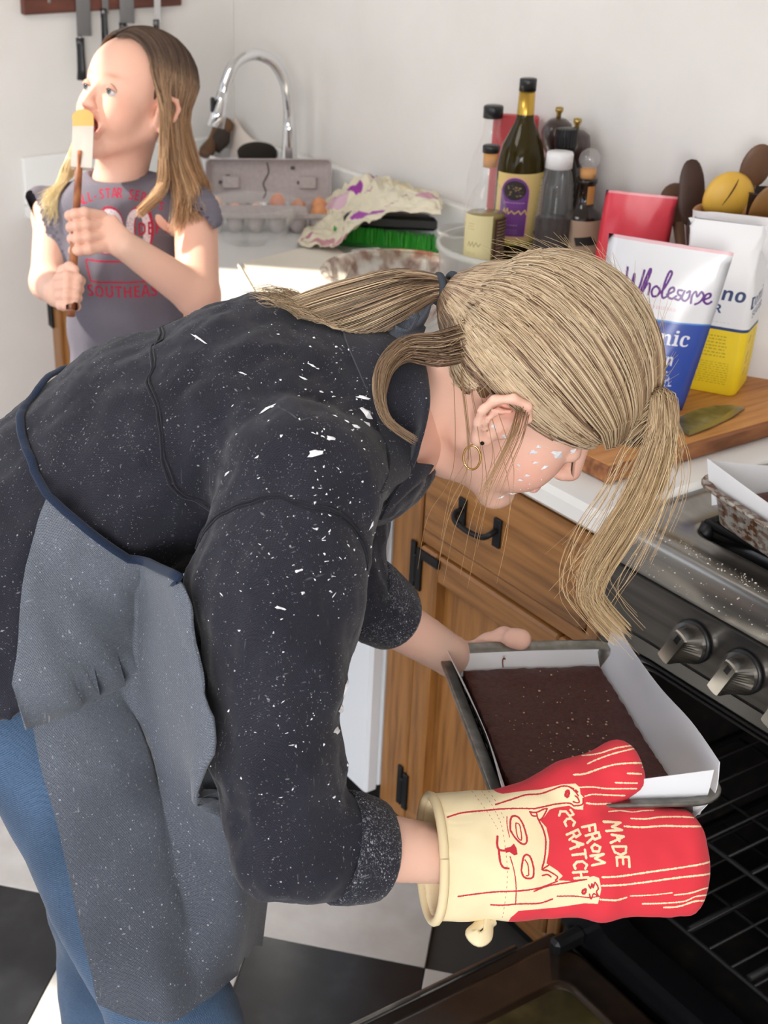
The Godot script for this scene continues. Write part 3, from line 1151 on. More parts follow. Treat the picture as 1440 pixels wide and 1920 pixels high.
		for e in [[0.006, 1.0, 1.0], [0.013, 1.0, 1.0], [0.013, 1.0, 1.0], [0.037, 0.40, 0.98], [0.040, 0.34, 0.94]]:
			var ring := PackedVector3Array()
			for q in 40:
				var a := -TAU * q / 40
				ring.append(Vector3(clampf(cos(a), -e[1], e[1]) * 0.0262, e[0], sin(a) * 0.0262 * e[2]))
			kr.append(ring)
		b.sm(-1)
		b.loft(kr, true)
		obj("grip", b, M.knob_chrome, kn)
		b = MB.new()
		b.xf = off * Transform3D(Basis(Vector3.RIGHT, PI / 2 - 0.08), Vector3(kx, 0.806, -1.187)) * Transform3D(Basis(Vector3.UP, -0.42 + 0.05 * i), Vector3.ZERO)
		b.box(Vector3(0.0, 0.0402, -0.016), Vector3(0.007, 0.0008, 0.011), 0.0002)
		obj("pointer", b, face, kn)
	b = MB.new(); b.xf = off
	b.lathe([Vector2(0.001, 0), Vector2(0.0016, 0), Vector2(0.0012, 0.0008), Vector2(0.0001, 0.001)], 8)
	# flour spilt over the front of the cook top
	b = MB.new(Color.WHITE); b.xf = off
	for i in 260:
		var x := rng.randf_range(x0 + 0.05, x0 + 0.42)
		var onface := rng.randf() < 0.4
		var p := Vector3(x, rng.randf_range(0.862, 0.90), -1.1845) if onface else Vector3(x, 0.9137, rng.randf_range(-1.215, -1.192))
		var r := 0.0004 + 0.0010 * pow(rng.randf(), 3.0)
		b.box(p, Vector3(r, r * 0.6, r) * 1.6, r * 0.3)
	var fl := obj("flour_dust", b, mat(S(225, 220, 210), 0.9), s)
	fl.set_meta("kind", "stuff")

# ------------------------------------------------------------------ on the counter, from the sink towards the stove
func egg_shape(r: float, h: float) -> Array:
	var p := []
	for i in 13:
		var t := PI * i / 12.0
		p.append(Vector2(maxf(0.0, r * sin(t) * (1.0 - 0.12 * cos(t) * -1.0)), -cos(t) * h / 2))
	p[0].x = 0.0
	p[12].x = 0.0
	return p

func counter_props():
	# faucet: riser, goose neck towards the room, pull-down head
	var f := thing("kitchen_faucet", "tall chrome gooseneck faucet with a pull-down spray head", "faucet", Vector3(-2.745, COUNTER, -1.715))
	f.position.z -= 0.0
	var off := Transform3D(Basis(), -f.position)
	var b := MB.new(); b.xf = off
	b.sm(1)
	b.lathe([Vector2(0.001, COUNTER), Vector2(0.034, COUNTER), Vector2(0.034, COUNTER + 0.012), Vector2(0.024, COUNTER + 0.02), Vector2(0.0215, COUNTER + 0.10), Vector2(0.016, COUNTER + 0.20), Vector2(0.0135, COUNTER + 0.235), Vector2(0.001, COUNTER + 0.235)], 20, Vector3(-2.745, 0, -1.715))
	obj("base", b, M.chrome, f)
	b = MB.new(); b.xf = off
	b.sm(1)
	var arc := spline([Vector3(-2.745, COUNTER + 0.20, -1.715), Vector3(-2.7450, 1.1831, -1.7113), Vector3(-2.7450, 1.2334, -1.6987), Vector3(-2.7450, 1.2769, -1.6671), Vector3(-2.7450, 1.2971, -1.6159), Vector3(-2.7450, 1.2816, -1.5655), Vector3(-2.7450, 1.2396, -1.5393), Vector3(-2.7450, 1.2045, -1.5288)], 6)
	b.tube(arc, 0.0135, 12)
	obj("neck", b, M.chrome, f)
	b = MB.new(); b.xf = off
	b.sm(1)
	b.tube([Vector3(-2.7450, 1.2198, -1.5319), Vector3(-2.7450, 1.2010, -1.5273), Vector3(-2.7450, 1.1727, -1.5183), Vector3(-2.7450, 1.1418, -1.5092)], [0.0145, 0.0165, 0.019, 0.021], 14)
	var head := obj("spray_head", b, M.chrome, f)
	b = MB.new(); b.xf = off
	b.box(Vector3(-2.7450, 1.1922, -1.5029), Vector3(0.012, 0.035, 0.010), 0.003)
	obj("button", b, M.black_plastic, head)
	b = MB.new(); b.xf = off
	b.sm(1)
	b.tube([Vector3(-2.745, COUNTER + 0.06, -1.715), Vector3(-2.70, COUNTER + 0.065, -1.715), Vector3(-2.655, COUNTER + 0.085, -1.712)], [0.011, 0.009, 0.007], 10)
	obj("lever", b, M.chrome, f)

	# things by the sink
	b = MB.new()
	b.sm(1)
	b.tube(spline([Vector3(-3.0804, 1.0041, -1.6600), Vector3(-3.0988, 1.0315, -1.6900), Vector3(-3.1051, 1.0583, -1.7200), Vector3(-3.1112, 1.0852, -1.7500)], 4), [0.018, 0.022, 0.024, 0.021, 0.017, 0.016, 0.019, 0.022, 0.026, 0.029, 0.030, 0.026, 0.012], 12, true, 0.6)
	var br := thing("dish_brush", "brown wooden dish brush leaning in the corner behind the faucet", "brush", Vector3(-3.0804, 1.0041, -1.6600))
	b.xf = Transform3D()
	var o := obj("handle", b, tri_tex(mat(Color.WHITE, 0.6), noise_tex(31, 0.02, [[0.0, S(64, 42, 26)], [1.0, S(128, 92, 54)]], 128), Vector3.ONE * 6), br)
	o.position = -br.position
	b = MB.new()
	b.sm(1)
	b.tube([Vector3(-3.0940, 1.0089, -1.7000), Vector3(-3.0908, 1.0387, -1.7150), Vector3(-3.1084, 1.0647, -1.7350)], [0.012, 0.026, 0.02], 10)
	o = obj("bristles", b, mat(S(60, 50, 44), 0.95), br)
	o.position = -br.position
	var dish := thing("soap_tray", "white soap tray behind the egg carton", "tray", Vector3(-3.0716, 1.0000, -1.7135))
	dish.position.y = COUNTER
	b = MB.new()
	b.sm(1)
	var rings := []
	for e in [[0.10, 0.07, 0.0], [0.13, 0.09, 0.085], [0.13, 0.09, 0.09], [0.12, 0.08, 0.088], [0.11, 0.07, 0.07]]:
		rings.append(rrect(e[0], e[1], 0.02, e[2]))
	b.loft(rings, true)
	obj("tray", b, M.white_plastic, dish)
	b = MB.new()
	b.sm(1)
	b.tube(spline([Vector3(-0.05, 0, 0), Vector3(-0.02, 0.004, 0), Vector3(0.02, 0.004, 0), Vector3(0.05, 0, 0)], 3), [0.008, 0.014, 0.018, 0.020, 0.021, 0.021, 0.020, 0.018, 0.014, 0.007], 12, true, 1.4)
	o = obj("scrub_sponge", b, mat(S(38, 32, 26), 0.95))
	tag(o, "dark oval scrub sponge lying behind the egg carton", "sponge")
	o.position = Vector3(-2.9343, 1.0232, -1.7350)
	o.rotation.y = 1.0
	b = MB.new()
	b.sheet(patch([[Vector3(-3.1116, 1.0917, -1.7700), Vector3(-3.0578, 1.0546, -1.7750), Vector3(-2.9527, 1.0270, -1.7750)], [Vector3(-3.1122, 1.0478, -1.7600), Vector3(-3.0521, 1.0222, -1.7600), Vector3(-2.9468, 1.0153, -1.7650)], [Vector3(-3.1014, 0.9941, -1.7500), Vector3(-3.0436, 0.9952, -1.7500), Vector3(-2.9463, 1.0055, -1.7550)]], 6, 6), 0.004)
	o = obj("dish_cloth", b, mat(S(226, 214, 204), 0.9))
	tag(o, "pale dish cloth hung against the wall behind the faucet", "cloth")

	egg_carton()

	# clear glass bowl in front of the eggs
	var gb := thing("glass_bowl", "clear empty glass bowl in front of the egg carton", "bowl", Vector3(-2.5463, 0.9170, -1.4855))
	b = MB.new()
	b.sm(1)
	b.lathe([Vector2(0.001, 0.002), Vector2(0.06, 0.002), Vector2(0.085, 0.02), Vector2(0.108, 0.06), Vector2(0.114, 0.080), Vector2(0.122, 0.084), Vector2(0.122, 0.090), Vector2(0.110, 0.089), Vector2(0.102, 0.06), Vector2(0.080, 0.025), Vector2(0.058, 0.008), Vector2(0.001, 0.008)], 40)
	obj("bowl", b, M.clear, gb)

	# printed plastic bag dropped over the scale
	b = MB.new()
	var bag := patch([
		[Vector3(-2.6026, 0.9299, -1.7000), Vector3(-2.5983, 0.9740, -1.7450), Vector3(-2.5328, 1.0181, -1.7650), Vector3(-2.4657, 1.0445, -1.7700), Vector3(-2.3423, 1.0466, -1.7700), Vector3(-2.1979, 1.0467, -1.7650)],
		[Vector3(-2.5637, 0.9201, -1.6600), Vector3(-2.5482, 0.9639, -1.7000), Vector3(-2.4882, 1.0032, -1.7200), Vector3(-2.4154, 1.0347, -1.7350), Vector3(-2.2787, 1.0492, -1.7300), Vector3(-2.1409, 1.0542, -1.7200)],
		[Vector3(-2.5086, 0.9172, -1.6100), Vector3(-2.4959, 0.9508, -1.6600), Vector3(-2.4534, 0.9743, -1.6900), Vector3(-2.3496, 1.0049, -1.6900), Vector3(-2.2239, 1.0393, -1.6900), Vector3(-2.0899, 1.0571, -1.6800)],
		[Vector3(-2.4482, 0.9213, -1.5600), Vector3(-2.4259, 0.9355, -1.6000), Vector3(-2.3999, 0.9528, -1.6400), Vector3(-2.3510, 0.9894, -1.6600), Vector3(-2.2338, 1.0249, -1.6700), Vector3(-2.0741, 1.0567, -1.6650)],
		[Vector3(-2.3988, 0.9255, -1.5400), Vector3(-2.3537, 0.9329, -1.5600), Vector3(-2.3103, 0.9447, -1.5800), Vector3(-2.3049, 0.9782, -1.6200), Vector3(-2.2200, 1.0233, -1.6600), Vector3(-2.0613, 1.0563, -1.6550)]], 9, 8)
	var cr := noise(61, 16.0, 3)
	for i in bag.size():
		for j in bag[i].size():
			var q: Vector3 = bag[i][j]
			bag[i][j] = q + Vector3(cr.get_noise_3dv(q * Vector3(1, 1.6, 1)) * 0.010, absf(cr.get_noise_3dv(q + Vector3(5, 0, 0))) * 0.030, cr.get_noise_3dv(q + Vector3(0, 7, 0)) * 0.008 + 0.004)
	b.sheet(bag, 0.0015)
	var im := blank(512, 400, S(240, 232, 206))
	for e in [[150, 120, 70, 40, 0.5, S(226, 190, 206)], [232, 84, 44, 26, 0.8, S(162, 48, 166)], [300, 8, 40, 16, 0.2, S(160, 60, 160)], [330, 300, 60, 30, 0.0, S(170, 70, 175)], [470, 130, 30, 40, 0.3, S(214, 160, 176)], [110, 360, 70, 22, 0.1, S(214, 150, 160)], [220, 385, 60, 18, 0.0, S(222, 160, 170)], [60, 300, 34, 18, 0.4, S(205, 130, 160)], [400, 60, 60, 30, 0.2, S(232, 218, 178)], [60, 120, 50, 40, 0.2, S(248, 243, 226)]]:
		var pl := []
		for i in 24:
			var a := TAU * i / 24
			var rr := 1.0 + 0.12 * sin(3.0 * a + e[0])
			pl.append(Vector2(e[0], e[1]) + Vector2(cos(a) * e[2] * rr, sin(a) * e[3] * rr).rotated(e[4]))
		fillpoly(im, pl, e[5])
	for i in 7:
		var s := Vector2(rng.randf_range(40, 470), rng.randf_range(120, 390))
		stroke(im, [s, s + Vector2(12, -8), s + Vector2(22, 4), s + Vector2(30, -6)], 3, S(176, 120, 150))
	var bm := mat(Color.WHITE, 0.35)
	bm.albedo_texture = pic(im)
	bm.backlight_enabled = true
	bm.backlight = Color(0.25, 0.25, 0.25)
	o = obj("produce_bag", b, bm)
	tag(o, "crumpled cream plastic bag with purple and pink blotches over the black scale", "bag")

	# green bristle drying mat with the black scale on it
	var gm := thing("drying_mat", "green bristle drying mat under the black kitchen scale", "drying mat", Vector3(-2.3643, 0.9170, -1.7822), 0.62)
	b = MB.new()
	b.box(Vector3(0, 0.006, 0), Vector3(0.27, 0.012, 0.19), 0.004)
	obj("base", b, mat(S(40, 120, 44), 0.5), gm)
	b = MB.new(Color.WHITE)
	var ng := noise(4, 9.0, 2)
	for i in 46:
		for j in 30:
			if i > 1 and i < 44 and j < 26:
				continue
			var p := Vector3(-0.132 + 0.264 * i / 45.0, 0.01, -0.092 + 0.184 * j / 29.0) + Vector3(rng.randf_range(-1, 1), 0, rng.randf_range(-1, 1)) * 0.0012
			var tp := p + Vector3(rng.randf_range(-1, 1) * 0.003, 0.030 + rng.randf() * 0.006, rng.randf_range(-1, 1) * 0.003)
			b.col = L(40, 165, 52).lerp(L(84, 205, 70), rng.randf())
			b.tube([p, tp], [0.0018, 0.0012], 4)
	var vm := mat(Color.WHITE, 0.4)
	vm.vertex_color_use_as_albedo = true
	o = obj("bristles", b, vm, gm)
	o.set_meta("kind", "stuff")
	var sc := thing("kitchen_scale", "flat black kitchen scale tilted on the green bristle mat", "scale", gm.position + Vector3(0.0, 0.044, -0.006), 0.62)
	sc.rotation.z = 0.05
	b = MB.new()
	b.box(Vector3(0, 0.016, 0), Vector3(0.235, 0.030, 0.172), 0.007)
	obj("body", b, M.black_plastic, sc)
	b = MB.new()
	b.box(Vector3(0.02, 0.032, -0.006), Vector3(0.185, 0.004, 0.150), 0.0015)
	obj("platform", b, mat(S(120, 116, 112), 0.2, 0.7), sc)

	# cream paper
	var pp := [Vector2(447, 503), Vector2(600, 458)]
	b = MB.new()
	var base := [Vector3(-2.3603, 0.9190, -1.3489), Vector3(-2.4262, 0.9190, -1.6035), Vector3(-2.2484, 0.9190, -1.5723), Vector3(-2.0457, 0.9190, -1.4028), Vector3(-2.1619, 0.9190, -1.2732)]
	var top := [Vector3(-2.3628, 0.9260, -1.3610), Vector3(-2.4133, 0.9260, -1.6093), Vector3(-2.2591, 0.9260, -1.5794), Vector3(-2.0470, 0.9260, -1.3908), Vector3(-2.1423, 0.9260, -1.2888)]
	for e in [[base, 0.0022], [top, 0.0022]]:
		var pl := PackedVector2Array()
		for q in e[0]:
			pl.append(Vector2(q.x, -q.z))
		b.ext(pl, e[1], Transform3D(Basis(Vector3(1, 0, 0), Vector3(0, 0, -1), Vector3(0, 1, 0)), Vector3(0, e[0][0].y + 0.001, 0)))
	var fold := []
	for i in 7:
		var a := PI / 2 + PI * i / 6
		fold.append([base[0] + Vector3(0.004 * cos(a), 0.0055 + 0.0045 * sin(a) - 0.001, 0), base[4] + Vector3(0.004 * cos(a), 0.0055 + 0.0045 * sin(a) - 0.001, 0)])
	b.sheet(fold, 0.0016)
	o = obj("folded_paper", b, M.cream_paper)
	tag(o, "folded sheet of cream parchment lying flat on the counter", "paper")

	# batter bowl
	var bb := thing("batter_bowl", "glass mixing bowl smeared with chocolate batter behind the ponytail", "bowl", Vector3(-1.8918, 1.0220, -1.4290))
	bb.position.y = COUNTER
	bb.scale = Vector3(1.02, 1.0, 1.02)
	bb.position += Vector3(0.012, 0, 0.020)
	b = MB.new()
	b.sm(1)
	b.lathe([Vector2(0.001, 0.003), Vector2(0.07, 0.003), Vector2(0.098, 0.022), Vector2(0.119, 0.062), Vector2(0.127, 0.088), Vector2(0.134, 0.096), Vector2(0.137, 0.102), Vector2(0.134, 0.107), Vector2(0.127, 0.104), Vector2(0.119, 0.088), Vector2(0.111, 0.062), Vector2(0.09, 0.028), Vector2(0.066, 0.011), Vector2(0.001, 0.011)], 48)
	obj("bowl", b, M.clear, bb)
	b = MB.new()
	b.sm(1)
	b.lathe([Vector2(0.001, 0.0125), Vector2(0.066, 0.0125), Vector2(0.089, 0.03), Vector2(0.110, 0.064), Vector2(0.118, 0.089), Vector2(0.126, 0.1052), Vector2(0.134, 0.108), Vector2(0.138, 0.103)], 48)
	var cm := mat(Color.WHITE, 0.35)
	cm.albedo_texture = noise_tex(41, 0.02, [[0.0, Color(0.40, 0.19, 0.10, 0.85)], [0.3, Color(0.50, 0.28, 0.17, 0.6)], [0.45, Color(0.62, 0.42, 0.32, 0.42)], [0.62, Color(0.74, 0.58, 0.48, 0.25)], [1.0, Color(0.8, 0.7, 0.6, 0.08)]], 256)
	cm.uv1_scale = Vector3(4, 0.7, 1)
	cm.transparency = BaseMaterial3D.TRANSPARENCY_ALPHA
	obj("batter_smears", b, cm, bb)
	b = MB.new()
	b.sm(1)
	b.tube(spline([Vector3(-0.125, 0.100, -0.050), Vector3(-0.140, 0.098, -0.062), Vector3(-0.150, 0.098, -0.040), Vector3(-0.155, 0.098, -0.015), Vector3(-0.134, 0.100, -0.010)], 4), 0.007, 8)
	obj("handle", b, M.clear, bb)

	# board and its knife
	var bx0 := -1.56
	var bx1 := -1.152
	var bz0 := -1.705
	var bz1 := -1.243
	var cb := thing("cutting_board", "thick wooden cutting board under the sugar bags beside the stove", "cutting board", Vector3((bx0 + bx1) / 2, COUNTER, (bz0 + bz1) / 2))
	b = MB.new()
	b.box(Vector3(0, 0.0145, 0), Vector3(bx1 - bx0, 0.027, bz1 - bz0), 0.004)
	obj("slab", b, M.board_side, cb)
	for i in 5:
		b = MB.new()
		var w := (bx1 - bx0 - 0.006) / 5
		b.box(Vector3(bx0 - cb.position.x + 0.003 + w * (i + 0.5), 0.0285, 0), Vector3(w - 0.0003, 0.002, bz1 - bz0 - 0.006), 0.0006)
		o = obj("plank", b, M.board_top if i % 2 == 0 else M.board_top2, cb)
	var kn := thing("chef_knife", "short wide kitchen knife lying on the cutting board", "knife", Vector3(-1.2021, 0.9490, -1.4250))
	b = MB.new()
	var blade := [Vector3(-1.2158, 0.9490, -1.4178), Vector3(-1.2226, 0.9490, -1.4425), Vector3(-1.2343, 0.9490, -1.4929), Vector3(-1.2315, 0.9490, -1.5354), Vector3(-1.2215, 0.9490, -1.5564), Vector3(-1.2020, 0.9490, -1.5677), Vector3(-1.1858, 0.9490, -1.5204), Vector3(-1.1740, 0.9490, -1.4603), Vector3(-1.1698, 0.9490, -1.4132), Vector3(-1.2004, 0.9490, -1.4200)]
	var pl2 := PackedVector2Array()
	for q in blade:
		pl2.append(Vector2(q.x - kn.position.x, -(q.z - kn.position.z)))
	var flat := Transform3D(Basis(Vector3(1, 0, 0), Vector3(0, 0, -1), Vector3(0, 1, 0)), Vector3.ZERO)
	b.ext(pl2, 0.0018, flat)
	obj("blade", b, tri_tex(mat(Color.WHITE, 0.35, 0.75), noise_tex(43, 0.015, [[0.0, S(96, 92, 66)], [0.5, S(124, 122, 100)], [1.0, S(160, 160, 148)]], 256), Vector3.ONE * 6), kn)
	b = MB.new()
	var edge := []
	for i in [5, 6, 7, 8]:
		edge.append(blade[i] - kn.position)
	var ins := []
	for q in edge:
		ins.append(q.lerp(Vector3(-1.2267, 0.9490, -1.4847) - kn.position, 0.22) + Vector3(0, 0.0011, 0))
	for i in 3:
		b.quado(edge[i] + Vector3(0, 0.0009, 0), edge[i + 1] + Vector3(0, 0.0009, 0), ins[i + 1], ins[i], edge[i] - Vector3(0, 0.1, 0))
	obj("edge_bevel", b, mat(S(150, 148, 140), 0.25, 0.9), kn)
	b = MB.new()
	b.sm(1)
	b.tube([Vector3(-1.2096, 0.9490, -1.4243) - kn.position, Vector3(-1.1997, 0.9510, -1.3845) - kn.position, Vector3(-1.1917, 0.9530, -1.3390) - kn.position, Vector3(-1.1915, 0.9520, -1.3141) - kn.position], [0.007, 0.009, 0.011, 0.010], 10)
	obj("handle", b, M.black_plastic, kn)

func egg_carton():
	var c := thing("egg_carton", "open grey cardboard egg carton with its lid upright", "egg carton", Vector3(-2.6451, 0.9170, -1.5907) + Vector3(0.026, 0, 0.015), 0.99)
	var pulp := tri_tex(mat(Color.WHITE, 0.95), noise_tex(51, 0.05, [[0.0, S(178, 168, 168)], [1.0, S(196, 188, 187)]], 256), Vector3.ONE * 6)
	var b := MB.new()
	b.sm(1)
	for i in 6:
		for j in 2:
			b.lathe([Vector2(0.001, 0.0), Vector2(0.013, 0.0), Vector2(0.019, 0.012), Vector2(0.024, 0.042), Vector2(0.0222, 0.042), Vector2(0.017, 0.013), Vector2(0.001, 0.006)], 14, Vector3(-0.1225 + 0.049 * i, 0, -0.025 + 0.05 * j))
	b.sm(-1)
	for e in [[Vector3(0, 0.044, 0.0515), Vector3(0.300, 0.012, 0.003)], [Vector3(0, 0.044, -0.0515), Vector3(0.300, 0.012, 0.003)], [Vector3(0.1495, 0.044, 0), Vector3(0.003, 0.012, 0.103)], [Vector3(-0.1495, 0.044, 0), Vector3(0.003, 0.012, 0.103)], [Vector3(0, 0.046, 0), Vector3(0.30, 0.012, 0.006)]]:
		b.box(e[0], e[1], 0.001)
	for i in 5:
		b.lathe([Vector2(0.012, 0.03), Vector2(0.006, 0.064), Vector2(0.001, 0.067)], 8, Vector3(-0.098 + 0.049 * i, 0, 0))
	obj("tray", b, pulp, c)
	b = MB.new()
	b.sheet([[Vector3(-0.145, 0.046, 0.054), Vector3(-0.145, 0.046, 0.054) + Vector3(0.12, 0, 0), Vector3(0.05, 0.046, 0.054), Vector3(0.098, 0.046, 0.054)], [Vector3(-0.13, 0.066, 0.046), Vector3(-0.02, 0.068, 0.045), Vector3(0.05, 0.067, 0.045), Vector3(0.092, 0.066, 0.046)]], 0.002, false)
	obj("front_flap", b, pulp, c)
	# lid: a shallow box standing behind the tray, with two lock holes and a torn seam
	var lid := MB.new()
	lid.xf = Transform3D(Basis(Vector3.RIGHT, -0.14), Vector3(0, 0.044, -0.054))
	var rings := []
	for e in [[0.302, 0.108, 0.012, 0.0], [0.296, 0.102, 0.012, -0.022], [0.284, 0.092, 0.012, -0.030]]:
		var r := PackedVector3Array()
		for p in rrect(e[0], e[1], e[2], 0.0):
			r.append(Vector3(p.x, 0.055 + p.z, e[3]))
		rings.append(r)
	for e in [[0.278, 0.086, 0.012, -0.026], [0.292, 0.098, 0.012, -0.018], [0.297, 0.103, 0.012, 0.0]]:
		var r := PackedVector3Array()
		for p in rrect(e[0], e[1], e[2], 0.0):
			r.append(Vector3(p.x, 0.055 + p.z, e[3]))
		rings.append(r)
	rings.append(rings[0])
	var rr := [rings[5], rings[4], rings[3]]
	rings = [rings[2], rings[1], rings[0], rings[5], rings[4], rings[3]]
	lid.sm(1)
	lid.loft(rings, true)
	lid.sm(-1)
	var ld := obj("lid", lid, pulp, c)
	for x in [-0.09, 0.095]:
		b = MB.new()
		b.xf = lid.xf
		b.box(Vector3(x, 0.052, -0.0225), Vector3(0.042, 0.030, 0.007), 0.003)
		obj("window_flap", b, pulp, ld)
	for e in [[-0.098, 0.066], [0.058, 0.086], [-0.115, 0.052], [0.074, 0.052]]:
		b = MB.new()
		b.xf = lid.xf
		b.box(Vector3(e[0], e[1], -0.0245), Vector3(0.010, 0.008, 0.004), 0.001)
		obj("lock_hole", b, mat(S(92, 84, 84), 0.95), ld)
	b = MB.new()
	b.xf = lid.xf
	b.sm(1)
	b.tube(spline([Vector3(-0.004, 0.098, -0.0245), Vector3(0.0, 0.075, -0.0245), Vector3(-0.012, 0.05, -0.0245), Vector3(-0.006, 0.03, -0.0245), Vector3(-0.012, 0.015, -0.0245)], 5), 0.0016, 6)
	obj("torn_slot", b, mat(S(92, 84, 84), 0.95), ld)
	var shells := [["pale pink egg in the front row near the girl's sleeve", S(238, 200, 188), -0.0245, 1, 0.0], ["pink egg second along the front row, by the bowl", S(232, 184, 168), -0.0735, 1, 0.0], ["small orange egg showing its tip in the back row", S(226, 138, 92), 0.0245, 0, 0.012], ["orange egg low in the back row beside the torn slot", S(222, 146, 98), 0.0735, 0, 0.0], ["brown-orange egg at the open end of the front row", S(228, 158, 108), 0.1225, 1, 0.0], ["brown-orange egg at the open end of the back row", S(230, 162, 118), 0.1225, 0, 0.004], ["white and orange egg at the sleeve end of the back row", S(232, 196, 176), -0.1225, 0, 0.004]]
	for e in shells:
		var eb := MB.new()
		eb.sm(1)
		eb.lathe(egg_shape(0.0215, 0.057), 20)
		var o := obj("egg", eb, mat(e[1], 0.45))
		tag(o, e[0], "egg", "eggs in the grey carton")
		o.position = c.transform * Vector3(e[2], 0.0395 + e[4], -0.025 + 0.05 * e[3])

# ------------------------------------------------------------------ bottles and mills by the wall
func label_arc(r: float, y0: float, y1: float, a0: float, a1: float, n := 18) -> MB:
	var b := MB.new()
	b.sm(1)
	for i in n:
		var s := lerpf(a0, a1, float(i) / n)
		var t := lerpf(a0, a1, float(i + 1) / n)
		var p := func(a: float, y: float) -> Vector3: return Vector3(r * sin(a), y, r * cos(a))
		b.quad(p.call(s, y0), p.call(t, y0), p.call(t, y1), p.call(s, y1), Vector2(float(i) / n, 1), Vector2(float(i + 1) / n, 1), Vector2(float(i + 1) / n, 0), Vector2(float(i) / n, 0))
	return b

func bottles():
	# the angle of the room-side viewer seen from the bottles
	var facing := atan2(0.78, 0.44)
	var tub := thing("plastic_tub", "round translucent plastic tub holding the oil and vinegar bottles", "tub", Vector3(-1.782, COUNTER, -1.616))
	var b := MB.new()
	b.sm(1)
	b.lathe([Vector2(0.001, 0.0), Vector2(0.134, 0.0), Vector2(0.138, 0.006), Vector2(0.148, 0.138), Vector2(0.153, 0.139), Vector2(0.153, 0.149), Vector2(0.146, 0.150), Vector2(0.142, 0.140), Vector2(0.135, 0.086), Vector2(0.001, 0.086)], 56)
	obj("bowl", b, M.clear_plastic, tub)
	var fl := COUNTER + 0.0875

	# tall purple-label vinegar bottle
	var w := thing("vinegar_bottle", "tall dark green bottle with gold neck foil and purple label", "bottle", Vector3(-1.826, fl, -1.640), facing)
	var h := 0.344
	var dk := mat(S(30, 26, 8, 0.6), 0.05)
	dk = mat(S(52, 44, 16), 0.06, 0.0, 0.32)
	b = MB.new()
	b.sm(1)
	b.lathe([Vector2(0.001, 0), Vector2(0.040, 0.0), Vector2(0.0425, 0.004), Vector2(0.0425, 0.186), Vector2(0.041, 0.206), Vector2(0.036, 0.229), Vector2(0.026, 0.251), Vector2(0.0175, 0.269), Vector2(0.0145, 0.286), Vector2(0.0135, h - 0.02), Vector2(0.001, h - 0.02)], 40)
	obj("glass", b, dk, w)
	b = MB.new()
	b.sm(1)
	b.lathe([Vector2(0.0152, 0.281), Vector2(0.0142, h - 0.021), Vector2(0.0001, h - 0.021)], 28)
	obj("foil", b, mat(S(196, 158, 70), 0.28, 0.8), w)
	b = MB.new()
	b.sm(1)
	b.lathe([Vector2(0.001, h - 0.021), Vector2(0.0150, h - 0.021), Vector2(0.0152, h - 0.002), Vector2(0.014, h), Vector2(0.001, h)], 28)
	obj("cap", b, M.black_plastic, w)
	var im := blank(420, 400, S(226, 200, 130))
	im.fill_rect(Rect2i(0, 380, 420, 20), S(188, 178, 70))
	var arch := []
	for i in 13:
		arch.append(Vector2(140 - 104 * cos(PI * i / 12.0), 110 - 100 * sin(PI * i / 12.0)))
	fillpoly(im, arch + [Vector2(244, 365), Vector2(36, 365)], S(232, 190, 140))
	fillpoly(im, arch.map(func(p): return Vector2(140 + (p.x - 140) * 0.88, 110 + (p.y - 110) * 0.88)) + [Vector2(222, 350), Vector2(48, 350)], S(116, 60, 140))
	var ov := []
	for i in 24:
		ov.append(Vector2(140 + 72 * cos(TAU * i / 24), 92 + 54 * sin(TAU * i / 24)))
	fillpoly(im, ov, S(44, 36, 34))
	for i in 26:
		im.fill_rect(Rect2i(int(140 + rng.randf_range(-48, 48)), int(92 + rng.randf_range(-30, 30)), 10, 6), [S(150, 130, 92), S(96, 82, 70), S(180, 150, 90)][i % 3])
	stroke(im, V2([70, 232, 82, 196, 92, 222, 104, 194, 112, 224, 132, 206, 150, 222, 176, 204, 190, 224, 214, 200, 226, 226, 246, 204]), 7, S(224, 190, 110))
	stroke(im, V2([72, 262, 84, 244, 98, 262]), 6, S(224, 190, 110))
	lines_of_print(im, Rect2(78, 158, 130, 12), 1, S(196, 170, 200))
	lines_of_print(im, Rect2(84, 284, 90, 10), 1, S(206, 190, 214))
	lines_of_print(im, Rect2(60, 310, 120, 30), 3, S(160, 120, 176))
	lines_of_print(im, Rect2(330, 30, 80, 330), 16, S(150, 130, 80))
	fillpoly(im, [Vector2(286, 330), Vector2(300, 320), Vector2(312, 334), Vector2(300, 350)], S(110, 90, 60))
	var lm := mat(Color.WHITE, 0.55)
	lm.albedo_texture = pic(im)
	obj("label", label_arc(0.0428, 0.054, 0.184, -1.35, 1.55), lm, w)

	# cork-stoppered oil bottle in front
	var oil := thing("oil_bottle", "clear oil bottle with a cork stopper and cream label", "bottle", Vector3(-1.7894, 1.1743, -1.5350), facing)
	oil.scale.y = (oil.position.y + 0.0745 - fl) / 0.234
	oil.position.y = fl
	jar(oil, [Vector2(0.001, 0), Vector2(0.034, 0.0), Vector2(0.0365, 0.004), Vector2(0.0365, 0.118), Vector2(0.034, 0.138), Vector2(0.026, 0.158), Vector2(0.0145, 0.176), Vector2(0.0125, 0.198), Vector2(0.0125, 0.212)], 0.120, S(150, 128, 30), 0.0)
	b = MB.new()
	b.sm(1)
	b.lathe([Vector2(0.001, 0.198), Vector2(0.0115, 0.198), Vector2(0.0125, 0.222), Vector2(0.001, 0.222)], 20)
	obj("cork", b, mat(S(206, 150, 92), 0.8), oil)
	b = MB.new()
	b.sm(1)
	b.lathe([Vector2(0.001, 0.222), Vector2(0.0145, 0.222), Vector2(0.0150, 0.232), Vector2(0.0135, 0.234), Vector2(0.001, 0.234)], 20)
	obj("cap", b, M.black_plastic, oil)
